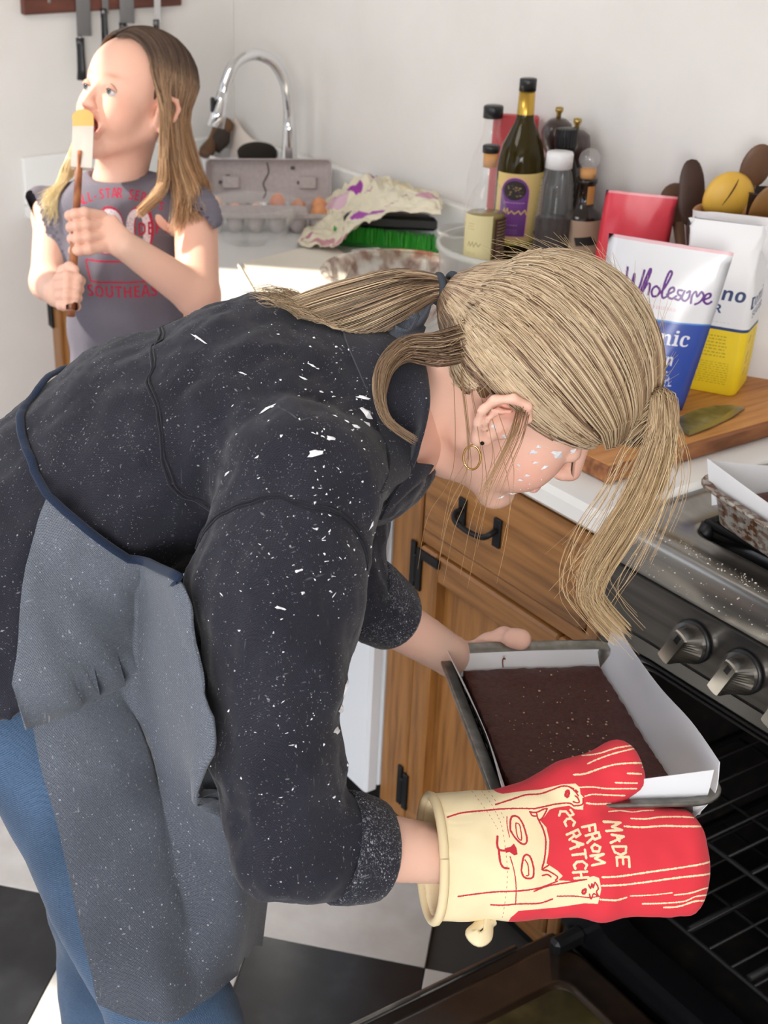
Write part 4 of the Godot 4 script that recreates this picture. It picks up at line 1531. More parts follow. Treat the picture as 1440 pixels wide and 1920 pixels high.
	im = blank(256, 256, S(232, 220, 168))
	stroke(im, V2([70, 150, 80, 130, 96, 150, 112, 128, 124, 152, 140, 130, 160, 148, 176, 134]), 5, S(170, 156, 110))
	lines_of_print(im, Rect2(60, 40, 60, 40), 3, S(196, 182, 130))
	lines_of_print(im, Rect2(60, 180, 80, 16), 2, S(180, 166, 118))
	lm = mat(Color.WHITE, 0.6)
	lm.albedo_texture = pic(im)
	obj("label", label_arc(0.0368, 0.030, 0.122, -1.5, 0.18), lm, oil)
	im = blank(160, 256, S(74, 44, 30))
	lines_of_print(im, Rect2(20, 14, 120, 226), 14, S(190, 170, 140))
	lm = mat(Color.WHITE, 0.6)
	lm.albedo_texture = pic(im)
	obj("back_label", label_arc(0.0368, 0.028, 0.116, 0.30, 1.5), lm, oil)

	# tall clear bottle behind it
	var tall := thing("clear_bottle", "tall clear glass bottle with a black cap, nearly empty of oil", "bottle", Vector3(-1.9834, 1.1729, -1.7000), facing)
	tall.scale.y = (tall.position.y + 0.103 - COUNTER) / 0.312
	tall.position.y = COUNTER
	jar(tall, [Vector2(0.001, 0), Vector2(0.040, 0.0), Vector2(0.0425, 0.005), Vector2(0.0425, 0.165), Vector2(0.040, 0.195), Vector2(0.033, 0.228), Vector2(0.023, 0.252), Vector2(0.0165, 0.268), Vector2(0.0155, 0.292), Vector2(0.017, 0.296)], 0.115, S(150, 130, 24), 0.0)
	b = MB.new()
	b.sm(1)
	b.lathe([Vector2(0.001, 0.292), Vector2(0.0188, 0.292), Vector2(0.0190, 0.310), Vector2(0.017, 0.312), Vector2(0.001, 0.312)], 24)
	obj("cap", b, M.black_plastic, tall)

	# small white-capped bottle of dark syrup
	var syr := thing("syrup_bottle", "ribbed clear bottle of dark syrup with a white screw cap", "bottle", Vector3(-1.7278, 1.1943, -1.6400), facing)
	syr.scale.y = (syr.position.y + 0.042 - fl) / 0.218
	syr.position.y = fl
	var prof := [Vector2(0.001, 0), Vector2(0.032, 0.0), Vector2(0.034, 0.005), Vector2(0.034, 0.112)]
	for i in 5:
		prof.append_array([Vector2(0.0338 - 0.001 * i, 0.116 + i * 0.012), Vector2(0.0318 - 0.001 * i, 0.121 + i * 0.012)])
	prof.append_array([Vector2(0.024, 0.184), Vector2(0.021, 0.190), Vector2(0.021, 0.198)])
	jar(syr, prof, 0.108, S(36, 12, 10), 0.9)
	b = MB.new()
	b.sm(1)
	b.lathe([Vector2(0.001, 0.192), Vector2(0.0232, 0.192), Vector2(0.0236, 0.214), Vector2(0.022, 0.218), Vector2(0.001, 0.218)], 28)
	obj("cap", b, M.white_plastic, syr)

	# black-capped bottle behind the syrup
	var soy := thing("sauce_bottle", "dark sauce bottle with a ridged black cap behind the syrup", "bottle", Vector3(-1.7852, 1.1768, -1.7050), facing)
	soy.scale.y = (soy.position.y + 0.085 - fl) / 0.271
	soy.position.y = fl
	b = MB.new()
	b.sm(1)
	b.lathe([Vector2(0.001, 0), Vector2(0.030, 0.0), Vector2(0.031, 0.004), Vector2(0.031, 0.16), Vector2(0.024, 0.20), Vector2(0.0165, 0.225), Vector2(0.0165, 0.235), Vector2(0.001, 0.235)], 28)
	obj("glass", b, mat(S(20, 14, 12), 0.06, 0.0, 0.3), soy)
	b = MB.new()
	for i in 20:
		var a := TAU * i / 20
		b.box(Vector3(cos(a) * 0.0172, 0.254, sin(a) * 0.0172), Vector3(0.0045, 0.034, 0.0045), 0.001)
	b.sm(1)
	b.lathe([Vector2(0.001, 0.232), Vector2(0.018, 0.232), Vector2(0.018, 0.268), Vector2(0.016, 0.271), Vector2(0.001, 0.271)], 24)
	obj("cap", b, M.black_plastic, soy)

	# two wooden mills
	for i in 2:
		var p: Vector3 = [Vector3(-1.852, COUNTER, -1.745), Vector3(-1.802, COUNTER, -1.745)][i]
		var mill := thing("pepper_mill", ["dark brown pepper mill half hidden behind the purple-label bottle", "dark brown pepper mill between the tall bottle and the glass ball stopper"][i], "mill", p, 0.0, "dark wooden mills by the wall")
		var dy: float = [0.085, 0.072][i]
		var wood := mat(S(48, 24, 18), 0.18)
		wood.clearcoat_enabled = true
		b = MB.new()
		b.sm(1)
		b.lathe([Vector2(0.001, 0), Vector2(0.028, 0), Vector2(0.029, 0.02), Vector2(0.022, 0.06), Vector2(0.019, 0.10), Vector2(0.020, 0.15), Vector2(0.026, 0.17 + dy), Vector2(0.019, 0.185 + dy), Vector2(0.017, 0.20 + dy), Vector2(0.001, 0.20 + dy)], 28)
		obj("body", b, wood, mill)
		b = MB.new()
		b.sm(1)
		b.lathe([Vector2(0.016, 0.199 + dy), Vector2(0.020, 0.205 + dy), Vector2(0.0275, 0.222 + dy), Vector2(0.029, 0.238 + dy), Vector2(0.025, 0.255 + dy), Vector2(0.014, 0.264 + dy), Vector2(0.001, 0.266 + dy)], 28)
		obj("head", b, wood, mill)
		b = MB.new()
		b.sm(1)
		b.lathe([Vector2(0.001, 0.264 + dy), Vector2(0.0045, 0.265 + dy), Vector2(0.0042, 0.272 + dy), Vector2(0.0075, 0.278 + dy), Vector2(0.0070, 0.284 + dy), Vector2(0.001, 0.285 + dy)], 16)
		obj("knob", b, mat(S(176, 150, 86), 0.3, 0.9), mill)
	# red packet between the bottles
	b = MB.new()
	b.box(Vector3(0, 0.125, 0), Vector3(0.085, 0.25, 0.03), 0.004)
	var o := obj("red_box", b, mat(S(196, 62, 68), 0.5))
	tag(o, "red cardboard packet standing behind the tall clear bottle", "box")
	o.position = Vector3(-1.9752, 1.2098, -1.7520)
	o.position.y = COUNTER + 0.0875
	o.rotation.y = 0.7
	# translucent container beyond the tub
	b = MB.new()
	b.sm(1)
	b.lathe([Vector2(0.001, 0.0), Vector2(0.05, 0.0), Vector2(0.058, 0.10), Vector2(0.061, 0.101), Vector2(0.061, 0.107), Vector2(0.055, 0.107), Vector2(0.05, 0.01), Vector2(0.001, 0.008)], 36)
	o = obj("plastic_container", b, M.clear_plastic)
	tag(o, "small translucent deli container beyond the bottle tub", "container")
	o.position = Vector3(-2.035, COUNTER, -1.700)
	# bottle with a glass ball stopper, in a tan wrap
	var gs := thing("stopper_bottle", "dark bottle in tan wrapping with a glass ball stopper", "bottle", Vector3(-1.7057, 1.1927, -1.6900), facing)
	var ex := gs.position.y + 0.048 - COUNTER - 0.2335
	gs.position.y = COUNTER
	b = MB.new()
	b.sm(1)
	b.lathe([Vector2(0.001, 0), Vector2(0.032, 0), Vector2(0.033, 0.004), Vector2(0.033, 0.110 + ex), Vector2(0.029, 0.122 + ex), Vector2(0.0165, 0.130 + ex), Vector2(0.0160, 0.172 + ex), Vector2(0.0185, 0.174 + ex), Vector2(0.0185, 0.182 + ex), Vector2(0.001, 0.182 + ex)], 28)
	obj("glass", b, mat(S(34, 24, 20), 0.08), gs)
	im = blank(256, 256, S(176, 150, 128))
	fillpoly(im, V2([80, 70, 150, 62, 186, 100, 90, 104]), S(40, 36, 36))
	fillpoly(im, V2([150, 150, 176, 138, 200, 156, 190, 186, 158, 186]), S(40, 36, 36))
	stroke(im, V2([0, 108, 256, 108]), 3, S(150, 126, 106))
	lm = mat(Color.WHITE, 0.8)
	lm.albedo_texture = pic(im)
	obj("wrap", label_arc(0.0334, 0.002 + ex, 0.112 + ex, -1.7, 1.7), lm, gs)
	b = MB.new()
	obj("neck_tag", label_arc(0.0166, 0.138 + ex, 0.170 + ex, -0.1, 0.9, 8), mat(S(188, 130, 70), 0.6), gs)
	b = MB.new()
	b.sm(1)
	b.lathe([Vector2(0.001, 0.180 + ex), Vector2(0.013, 0.180 + ex), Vector2(0.0145, 0.198 + ex), Vector2(0.001, 0.198 + ex)], 20)
	obj("cork", b, mat(S(206, 152, 96), 0.8), gs)
	b = MB.new()
	b.sm(1)
	var ball := []
	for i in 17:
		ball.append(Vector2(maxf(0.0, 0.0185 * sin(PI * i / 16)), ex + 0.215 - 0.0185 * cos(PI * i / 16)))
	ball[0].x = 0.0
	ball[16].x = 0.0
	b.lathe(ball, 28)
	obj("stopper", b, glass(Color(0.97, 0.97, 0.97), 0.08), gs)

func jar(root: Node3D, prof: Array, level: float, c: Color, dark: float):
	# clear glass outside and the liquid that fills it
	var b := MB.new()
	b.sm(1)
	b.lathe(prof, 36)
	obj("glass", b, M.clear, root)
	b = MB.new()
	b.sm(1)
	var inner := [Vector2(0.0, 0.004)]
	for p in prof:
		if p.y > 0.003 and p.y < level:
			inner.append(Vector2(p.x - 0.0025, maxf(p.y, 0.004)))
	var r: float = inner[-1].x
	inner.append(Vector2(r, level))
	inner.append(Vector2(0.0, level))
	b.lathe(inner, 36)
	var m := mat(Color(c.r, c.g, c.b, 0.82 + 0.16 * dark), 0.1)
	m.transparency = BaseMaterial3D.TRANSPARENCY_ALPHA
	if dark > 0.5:
		m = mat(c, 0.3, 0.0, 0.1)
	obj("liquid", b, m, root)

# ------------------------------------------------------------------ bags and the utensil crock
func pouch(root: Node3D, called: String, w0: float, w1: float, h: float, deep: float, lean: float, front: Material, sides := 0.35) -> MeshInstance3D:
	# a stand-up pouch: two swollen faces sealed along sides and top, opened out at the foot
	var b := MB.new()
	b.sm(1)
	var nu := 12
	var nv := 14
	var nz := noise(int(w1 * 1000), 22.0, 2)
	var F := []
	var K := []
	for i in nv + 1:
		var v := float(i) / nv
		var w := lerpf(w0, w1, pow(v, 0.8))
		var d := deep * pow(1.0 - v, 0.75) * 0.5 + 0.001
		var fr := []
		var kr := []
		for j in nu + 1:
			var u := float(j) / nu * 2.0 - 1.0
			var bul := d * (1.0 - pow(absf(u), 2.4))
			var cr := 0.0022 * nz.get_noise_2d(u * 1.6, v * 2.2)
			fr.append(Vector3(u * w / 2, v * h, bul + cr - lean * v * h))
			kr.append(Vector3(u * w / 2, v * h, -bul + cr - lean * v * h))
		F.append(fr)
		K.append(kr)
	for i in nv:
		for j in nu:
			var q := [Vector2(float(j) / nu, 1.0 - float(i) / nv), Vector2(float(j + 1) / nu, 1.0 - float(i) / nv), Vector2(float(j + 1) / nu, 1.0 - float(i + 1) / nv), Vector2(float(j) / nu, 1.0 - float(i + 1) / nv)]
			b.quad(F[i][j], F[i][j + 1], F[i + 1][j + 1], F[i + 1][j], q[0], q[1], q[2], q[3])
			b.quad(K[i][j + 1], K[i][j], K[i + 1][j], K[i + 1][j + 1], q[0], q[1], q[2], q[3])
	for j in nu:
		b.quad(K[0][j], K[0][j + 1], F[0][j + 1], F[0][j])
	return obj(called, b, front, root)

func baking_bags():
	# white and blue sugar pouch
	var ax := 0.62
	var p := thing("brown_sugar_pouch", "white and blue organic brown sugar pouch leaning beside the woman's forehead", "pouch", Vector3(-1.3041, 0.9470, -1.4451), ax)
	var im := blank(600, 860, S(232, 233, 238))
	im.fill_rect(Rect2i(0, 0, 600, 16), S(232, 190, 196))
	fillpoly(im, V2([0, 380, 600, 380, 600, 860, 0, 860]), S(58, 84, 170))
	im.fill_rect(Rect2i(0, 374, 600, 8), S(90, 150, 214))
	var vio := S(98, 46, 132)
	# the script lettering, letter by letter
	for s in [[120, 150, 126, 236, 140, 262, 154, 236, 160, 176, 168, 244, 184, 262, 198, 232, 206, 150], [206, 262, 222, 180, 232, 140, 238, 152, 226, 220, 216, 264, 232, 216, 248, 214, 250, 262], [300, 226, 280, 216, 264, 238, 272, 264, 294, 262, 304, 238, 296, 222], [306, 246, 326, 210, 342, 146, 330, 136, 320, 180, 318, 248, 330, 266, 346, 254], [344, 246, 372, 226, 366, 208, 350, 220, 350, 254, 372, 264, 390, 248], [412, 216, 394, 218, 396, 236, 414, 246, 408, 264, 388, 262], [424, 218, 420, 254, 438, 266, 452, 248, 450, 216, 438, 224], [470, 272, 466, 236, 478, 214, 492, 236, 506, 212, 522, 232, 512, 262, 492, 276], [524, 252, 552, 236, 548, 216, 530, 226, 530, 258, 552, 270, 566, 258]]:
		stroke(im, spline(V2(s), 6), 11, vio)
	write(im, "RESPONSIBLY DELICIOUS", Vector2(170, 324), 15, S(222, 160, 176), "Droid Sans", false)
	write(im, "Organic", Vector2(112, 496), 74, S(232, 234, 244), "Droid Serif")
	write(im, "Light Brown", Vector2(60, 596), 58, S(232, 234, 244), "Droid Sans", true, 0.88)
	for i in 40:
		var c := Vector2(430 + rng.randfn() * 26, 690 + rng.randfn() * 42)
		im.fill_rect(Rect2i(int(c.x), int(c.y), rng.randi_range(4, 14), rng.randi_range(4, 14)), S(200, 210, 240))
	stroke(im, V2([430, 640, 426, 700, 432, 760]), 10, S(170, 184, 230))
	stroke(im, V2([396, 676, 430, 690, 470, 668]), 8, S(180, 196, 236))
	var m := mat(Color.WHITE, 0.28)
	m.albedo_texture = pic(im)
	pouch(p, "pouch", 0.135, 0.178, 0.245, 0.075, 0.10, m)
	p.rotation.z = -0.06

	# yellow and white paper sugar bag
	var d := thing("sugar_bag", "yellow and white paper sugar bag with a crumpled top", "bag", Vector3(-1.2398, 0.9470, -1.5917) + Vector3(-0.0717, 0, -0.0078), 0.48)
	im = blank(512, 640, S(234, 234, 236))
	im.fill_rect(Rect2i(0, 318, 512, 14), S(38, 62, 110))
	im.fill_rect(Rect2i(0, 332, 512, 308), S(242, 210, 34))
	im.fill_rect(Rect2i(120, 60, 40, 180), S(196, 208, 232))
	write(im, "Domino", Vector2(-14, 196), 62, S(44, 62, 108), "Droid Sans", true, 0.92, 0.0, 0.12)
	write(im, "SUGAR", Vector2(20, 256), 40, S(44, 62, 108), "Droid Sans", true, 1.0)
	write(im, "Domino", Vector2(320, 226), 56, S(44, 62, 108), "Droid Sans", true, 0.8, -0.12, 0.16)
	write(im, "SUGAR", Vector2(340, 270), 34, S(44, 62, 108), "Droid Sans", true, 0.95, -0.12, 0.1)
	lines_of_print(im, Rect2(50, 296, 190, 8), 1, S(196, 196, 200))
	lines_of_print(im, Rect2(30, 360, 210, 110), 7, S(170, 150, 40))
	lines_of_print(im, Rect2(30, 486, 230, 110), 10, S(184, 160, 30))
	lines_of_print(im, Rect2(420, 350, 80, 230), 14, S(176, 150, 36))
	for y in [392, 470, 548]:
		stroke(im, V2([370, y, 392, y - 26]), 7, S(90, 76, 30))
	stroke(im, V2([366, 490, 396, 484]), 7, S(214, 110, 30))
	m = mat(Color.WHITE, 0.5)
	m.albedo_texture = pic(im)
	var b := MB.new()
	b.sm(1)
	var rings := []
	var nz := noise(71, 30.0, 3)
	for e in [[0.110, 0.070, 0.0], [0.116, 0.076, 0.008], [0.119, 0.079, 0.05], [0.120, 0.080, 0.12], [0.118, 0.078, 0.165], [0.112, 0.070, 0.195], [0.108, 0.046, 0.222], [0.112, 0.022, 0.245], [0.108, 0.010, 0.258]]:
		var r := PackedVector3Array()
		for q in rrect(e[0], e[1], 0.012, e[2], 5):
			r.append(q + Vector3(nz.get_noise_3dv(q), 0, nz.get_noise_3dv(q + Vector3.ONE)) * 0.010 * smoothstep(0.15, 0.22, e[2]))
		rings.append(r)
	# wrap the print round: front then the side towards the stove
	for i in rings.size() - 1:
		var A: PackedVector3Array = rings[i]
		var B: PackedVector3Array = rings[i + 1]
		for j in A.size():
			var k := (j + 1) % A.size()
			var uv := []
			for q in [A[j], A[k], B[k], B[j]]:
				var n: Vector3 = (A[j] + A[k]) * Vector3(1 / 0.12, 0, 1 / 0.08)
				var u := 0.0
				if absf(n.z) >= absf(n.x):
					u = (q.x / 0.12 + 0.5) * 0.6 if n.z > 0 else 0.6 - (q.x / 0.12 + 0.5) * 0.6
				else:
					u = 0.6 + (0.5 - q.z / 0.08) * 0.4 if n.x > 0 else 0.6 + (0.5 + q.z / 0.08) * 0.4
				uv.append(Vector2(u, 1.0 - q.y / 0.215))
			if uv[0].y < 0.001:
				for q in 4:
					uv[q].y = 0.02
			for q in 4:
				uv[q].y = clampf(uv[q].y, 0.01, 0.99)
			b.quad(A[j], A[k], B[k], B[j], uv[0], uv[1], uv[2], uv[3])
	b.sm(-1)
	obj("bag", b, m, d)

	# tall white flour bag, open at the top, brown inside
	var f := thing("flour_bag", "tall white paper flour bag standing open, brown paper inside", "bag", Vector3(-1.345, COUNTER, -1.712), 0.52)
	nz = noise(72, 26.0, 3)
	var outer := []
	var inner := []
	for i in 13:
		var v := i / 12.0
		var ro := PackedVector3Array()
		var ri := PackedVector3Array()
		for q in rrect(lerpf(0.150, 0.205, v), lerpf(0.09, 0.085, v), 0.016 + 0.018 * v, v * 0.285, 6):
			var crumple := Vector3(nz.get_noise_3dv(q), 0, nz.get_noise_3dv(q + Vector3(3, 1, 2))) * 0.016 * sin(PI * clampf(v, 0.05, 0.95))
			var rim := Vector3(0, 0.010 * cos(q.x * 16.0) - 0.006, 0) * smoothstep(0.8, 1.0, v)
			ro.append(q + crumple + rim)
			ri.append((q + crumple + rim) * Vector3(0.95, 1, 0.90))
		outer.append(ro)
		inner.append(ri)
	inner.reverse()
	b = MB.new()
	b.sm(1)
	b.loft(outer, false)
	var white := mat(S(230, 228, 230), 0.7)
	obj("outer_sheet", b, white, f)
	b = MB.new()
	b.sm(1)
	b.loft(inner, false)
	b.loft([outer[12], inner[0]], false)
	obj("inner_sheet", b, mat(S(168, 122, 84), 0.8), f)

	# red foil packet
	var r := thing("red_pouch", "bright red foil pouch standing among the bottles", "pouch", Vector3(-1.578, COUNTER, -1.674), 0.78)
	im = blank(256, 400, S(232, 68, 84))
	lines_of_print(im, Rect2(36, 196, 150, 44), 2, S(240, 150, 160))
	im.fill_rect(Rect2i(0, 0, 256, 6), S(244, 160, 166))
	m = mat(Color.WHITE, 0.3)
	m.albedo_texture = pic(im)
	pouch(r, "pouch", 0.12, 0.118, 0.270, 0.06, 0.04, m)
	r.rotation.z = -0.05

	# teal tin at the end of the counter
	b = MB.new()
	b.box(Vector3(0, 0.075, 0), Vector3(0.12, 0.15, 0.09), 0.008)
	var t := thing("teal_tin", "teal storage tin at the back by the stove, cut off by the frame", "tin", Vector3(-1.3320, 0.9170, -1.7811) + Vector3(0.040, 0, -0.030), 0.6)
	obj("body", b, mat(S(28, 116, 132), 0.4), t)
	b = MB.new()
	b.box(Vector3(0, 0.156, 0), Vector3(0.124, 0.014, 0.094), 0.005)
	obj("lid", b, mat(S(24, 104, 120), 0.4), t)

	# crock full of wooden tools, behind the flour
	var c := thing("utensil_crock", "dark stoneware crock behind the flour bag holding wooden spoons", "crock", Vector3(-1.425, COUNTER, -1.725))
	c.position = Vector3(-1.452, COUNTER, -1.728)
	b = MB.new()
	b.sm(1)
	b.lathe([Vector2(0.001, 0), Vector2(0.042, 0), Vector2(0.044, 0.006), Vector2(0.044, 0.15), Vector2(0.046, 0.156), Vector2(0.040, 0.156), Vector2(0.038, 0.02), Vector2(0.001, 0.016)], 30)
	obj("pot", b, mat(S(44, 38, 36), 0.3), c)
	var woods := [[0.0, S(66, 42, 28), S(112, 76, 48)], [1.0, S(46, 26, 20), S(76, 46, 34)], [2.0, S(198, 152, 52), S(226, 184, 84)], [3.0, S(74, 48, 32), S(116, 80, 52)], [4.0, S(120, 84, 44), S(160, 116, 62)]]
	var wm := []
	for e in woods:
		wm.append(tri_tex(mat(Color.WHITE, 0.5), noise_tex(80 + int(e[0]), 0.015, [[0.0, e[1]], [1.0, e[2]]], 128), Vector3(8, 3, 8)))
	var foot := c.position + Vector3(0, 0.02, 0)
	for e in [
		["wooden_spoon", "brown round wooden spoon at the edge of the crock by the red pouch", "spoon", Vector3(-1.5491, 1.1655, -1.7480), 0.0285, 0.037, 0, 0.25],
		["wooden_paddle", "dark pointed wooden paddle beside the round brown spoon", "paddle", Vector3(-1.5085, 1.1946, -1.7350), 0.023, 0.055, 1, 0.18],
		["wooden_ladle", "yellow wooden ladle with a long crack in its bowl", "ladle", Vector3(-1.4178, 1.2057, -1.7150), 0.040, 0.044, 2, 0.5],
		["wooden_spatula", "tall brown wooden spatula with a rounded end by the frame's edge", "spatula", Vector3(-1.3971, 1.2567, -1.7450), 0.024, 0.036, 3, 0.2],
		["wooden_scraper", "light brown wooden scraper low beside the yellow ladle", "scraper", Vector3(-1.3583, 1.2014, -1.7350), 0.022, 0.04, 4, 0.2]]:
		var head: Vector3 = e[3]
		var th := thing(e[0], e[1], e[2], foot)
		var up := (head - foot).normalized()
		var side := up.cross(Vector3(0.78, 0.2, 0.44)).normalized()
		var nr := side.cross(up)
		b = MB.new()
		b.sm(1)
		var bs := []
		for i in 13:
			var a := PI * i / 12.0
			var w: float = e[4] * sin(a) + 0.001
			if e[0] == "wooden_paddle":
				w = e[4] * pow(sin(a), 0.8) * (1.0 if i < 6 else 0.92) + 0.001
			var rg := PackedVector3Array()
			for j in 16:
				var q := TAU * j / 16
				rg.append(head - foot + up * (-cos(a) * e[5]) + side * cos(q) * w + nr * (sin(q) * w * e[7] + e[7] * 0.4 * w * w * 10.0 * cos(q) * cos(q)))
			bs.append(rg)
		b.loft(bs, true)
		obj("bowl" if e[7] > 0.22 else "blade", b, wm[e[6]], th)
		b = MB.new()
		b.sm(1)
		b.tube([Vector3.ZERO, (head - foot) * 0.5, head - foot - up * e[5] * 0.8], [0.007, 0.0065, 0.010], 10)
		obj("handle", b, wm[e[6]], th)
		if e[0] == "wooden_ladle":
			b = MB.new()
			b.sm(1)
			var ck := []
			for i in 7:
				var s := i / 6.0
				var y := lerpf(0.036, -0.005, s)
				var x := lerpf(0.006, -0.014, s)
				ck.append(head - foot + up * y + side * x + nr * (0.5 * sqrt(maxf(0.0, 1.0 - pow(y / 0.044, 2))) * 0.040 * sqrt(maxf(0.0, 1 - pow(x / 0.04, 2))) + 0.0006))
			b.tube(ck, [0.0004, 0.0012, 0.0014, 0.0013, 0.001, 0.0008, 0.0003], 6)
			obj("crack", b, mat(S(70, 48, 16), 0.9), th)
	# dark wooden cup seen behind the ladle
	b = MB.new()
	b.sm(1)
	b.lathe([Vector2(0.001, 0), Vector2(0.030, 0), Vector2(0.033, 0.11), Vector2(0.034, 0.112), Vector2(0.030, 0.112), Vector2(0.028, 0.01), Vector2(0.001, 0.008)], 26)
	var cup := obj("wooden_cup", b, mat(S(44, 26, 20), 0.5))
	tag(cup, "dark wooden cup behind the yellow ladle with a pale rim", "cup")
	cup.position = Vector3(-1.385, COUNTER + 0.19, -1.762)

# ------------------------------------------------------------------ knives on the wall
func wall_knives():
	var x := SIDE + 0.012
	var r := thing("knife_rack", "dark wooden magnetic knife rack on the wall above the girl", "knife rack", Vector3(SIDE, 1.41, -1.42))
	var b := MB.new()
	b.xf = Transform3D(Basis(), -r.position)
	b.box(Vector3(x, 1.405, -1.420), Vector3(0.024, 0.062, 0.430), 0.003)
	obj("bar", b, tri_tex(mat(Color.WHITE, 0.45), noise_tex(91, 0.02, [[0.0, S(76, 40, 30)], [1.0, S(112, 62, 48)]], 128), Vector3(6, 8, 2)), r)
	b = MB.new()
	b.xf = Transform3D(Basis(), -r.position) * Transform3D(Basis(Vector3.BACK, -PI / 2), Vector3(x + 0.012, 1.402, -1.272))
	b.sm(1)
	b.lathe([Vector2(0.001, 0.0), Vector2(0.005, 0.0), Vector2(0.004, 0.002), Vector2(0.001, 0.0025)], 12)
	obj("screw", b, M.steel, r)
	var steel := tri_tex(mat(Color.WHITE, 0.3, 0.9), noise_tex(92, 0.01, [[0.0, S(120, 120, 122)], [1.0, S(160, 160, 162)]], 128), Vector3(6, 1, 6))
	for e in [
		["carving_knife", "long wide-bladed knife at the corner-far end of the wall rack", Vector3(-3.1380, 1.3522, -1.3581), 0.040, 0.064, Vector3(-3.1380, 1.2843, -1.3450), M.black_plastic, 0.015],
		["paring_knife", "small knife with a black and brown handle on the wall rack", Vector3(-3.1380, 1.3837, -1.4177), 0.018, 0.028, Vector3(-3.1380, 1.3492, -1.4128), M.black_plastic, 0.012],
		["cleaver_knife", "broad-bladed knife with a dark bolster above the girl's parting", Vector3(-3.1380, 1.3682, -1.4768), 0.042, 0.050, Vector3(-3.1380, 1.3135, -1.4637), M.black_plastic, 0.014],
		["bread_knife", "pale bright-bladed knife with a black handle nearest the corner", Vector3(-3.1380, 1.3662, -1.5619), 0.019, 0.05, Vector3(-3.1380, 1.3155, -1.5569), M.black_plastic, 0.011]]:
		var at: Vector3 = e[2]
		var kx: float = SIDE + 0.028
		var k := thing(e[0], e[1], "knife", Vector3(kx, at.y, at.z), 0.0, "knives on the wall rack")
		b = MB.new()
		var hw: float = e[3] / 2
		var pol := PackedVector2Array([Vector2(-hw, -e[4] / 2), Vector2(hw * 0.9, -e[4] / 2 - 0.004), Vector2(hw, 0.16), Vector2(0.0, 0.22), Vector2(-hw * 0.9, 0.14)])
		b.ext(pol, 0.0022, Transform3D(Basis(Vector3(0, 0, -1), Vector3(0, 1, 0), Vector3(1, 0, 0)), Vector3.ZERO))
		obj("blade", b, steel if e[0] != "bread_knife" else mat(S(214, 214, 216), 0.25, 0.8), k)
		var hp: Vector3 = e[5]
		b = MB.new()
		b.sm(1)
		var h0 := Vector3(0, hp.y - at.y + 0.03, hp.z - at.z)
		b.tube([Vector3(0, -e[4] / 2 + 0.002, hp.z - at.z), h0, h0 + Vector3(0, -0.012, 0)], [0.006, 0.006, 0.009], 8)
		obj("bolster", b, steel, k)
		b = MB.new()
		b.sm(1)
		b.tube([h0, h0 + Vector3(0, -0.03, 0), h0 + Vector3(0, -0.075, 0), h0 + Vector3(0, -0.10, 0.002)], [e[7] * 0.8, e[7] * 0.75, e[7] * 0.85, e[7] * 0.9], 10, true, 0.6)
		obj("handle", b, e[6], k)

# ------------------------------------------------------------------ the pan, its paper and the brownie
var pan_frame := Transform3D()
var pan_w := 0.23
var pan_l := 0.33

func held_pan():
	var fl := Vector3(-1.0960, 0.7885, -0.9237)
	var fr := Vector3(-0.9863, 0.7928, -1.1221)
	var nl := Vector3(-0.7688, 0.8402, -0.7267)
	var nr := Vector3(-0.6547, 0.8440, -0.9328)
	var ex := ((fr - fl) + (nr - nl)).normalized()
	var ez := ((nl - fl) + (nr - fr)).normalized()
	ez = (ez - ex * ez.dot(ex)).normalized()
	pan_w = ((fr - fl).length() + (nr - nl).length()) / 2
	pan_l = ((nl - fl).length() + (nr - fr).length()) / 2
	pan_frame = Transform3D(Basis(ex, ez.cross(ex), ez), (fl + fr + nl + nr) / 4)
	pan_w += 0.006
	pan_l += 0.008
	pan_things(pan_frame, pan_w, pan_l, true)
	var w2 := 0.36
	var t2 := Transform3D(Basis(Vector3.UP, -0.2), Vector3(-0.819, 0.982, -1.332))
	pan_things(t2, w2, 0.25, false)

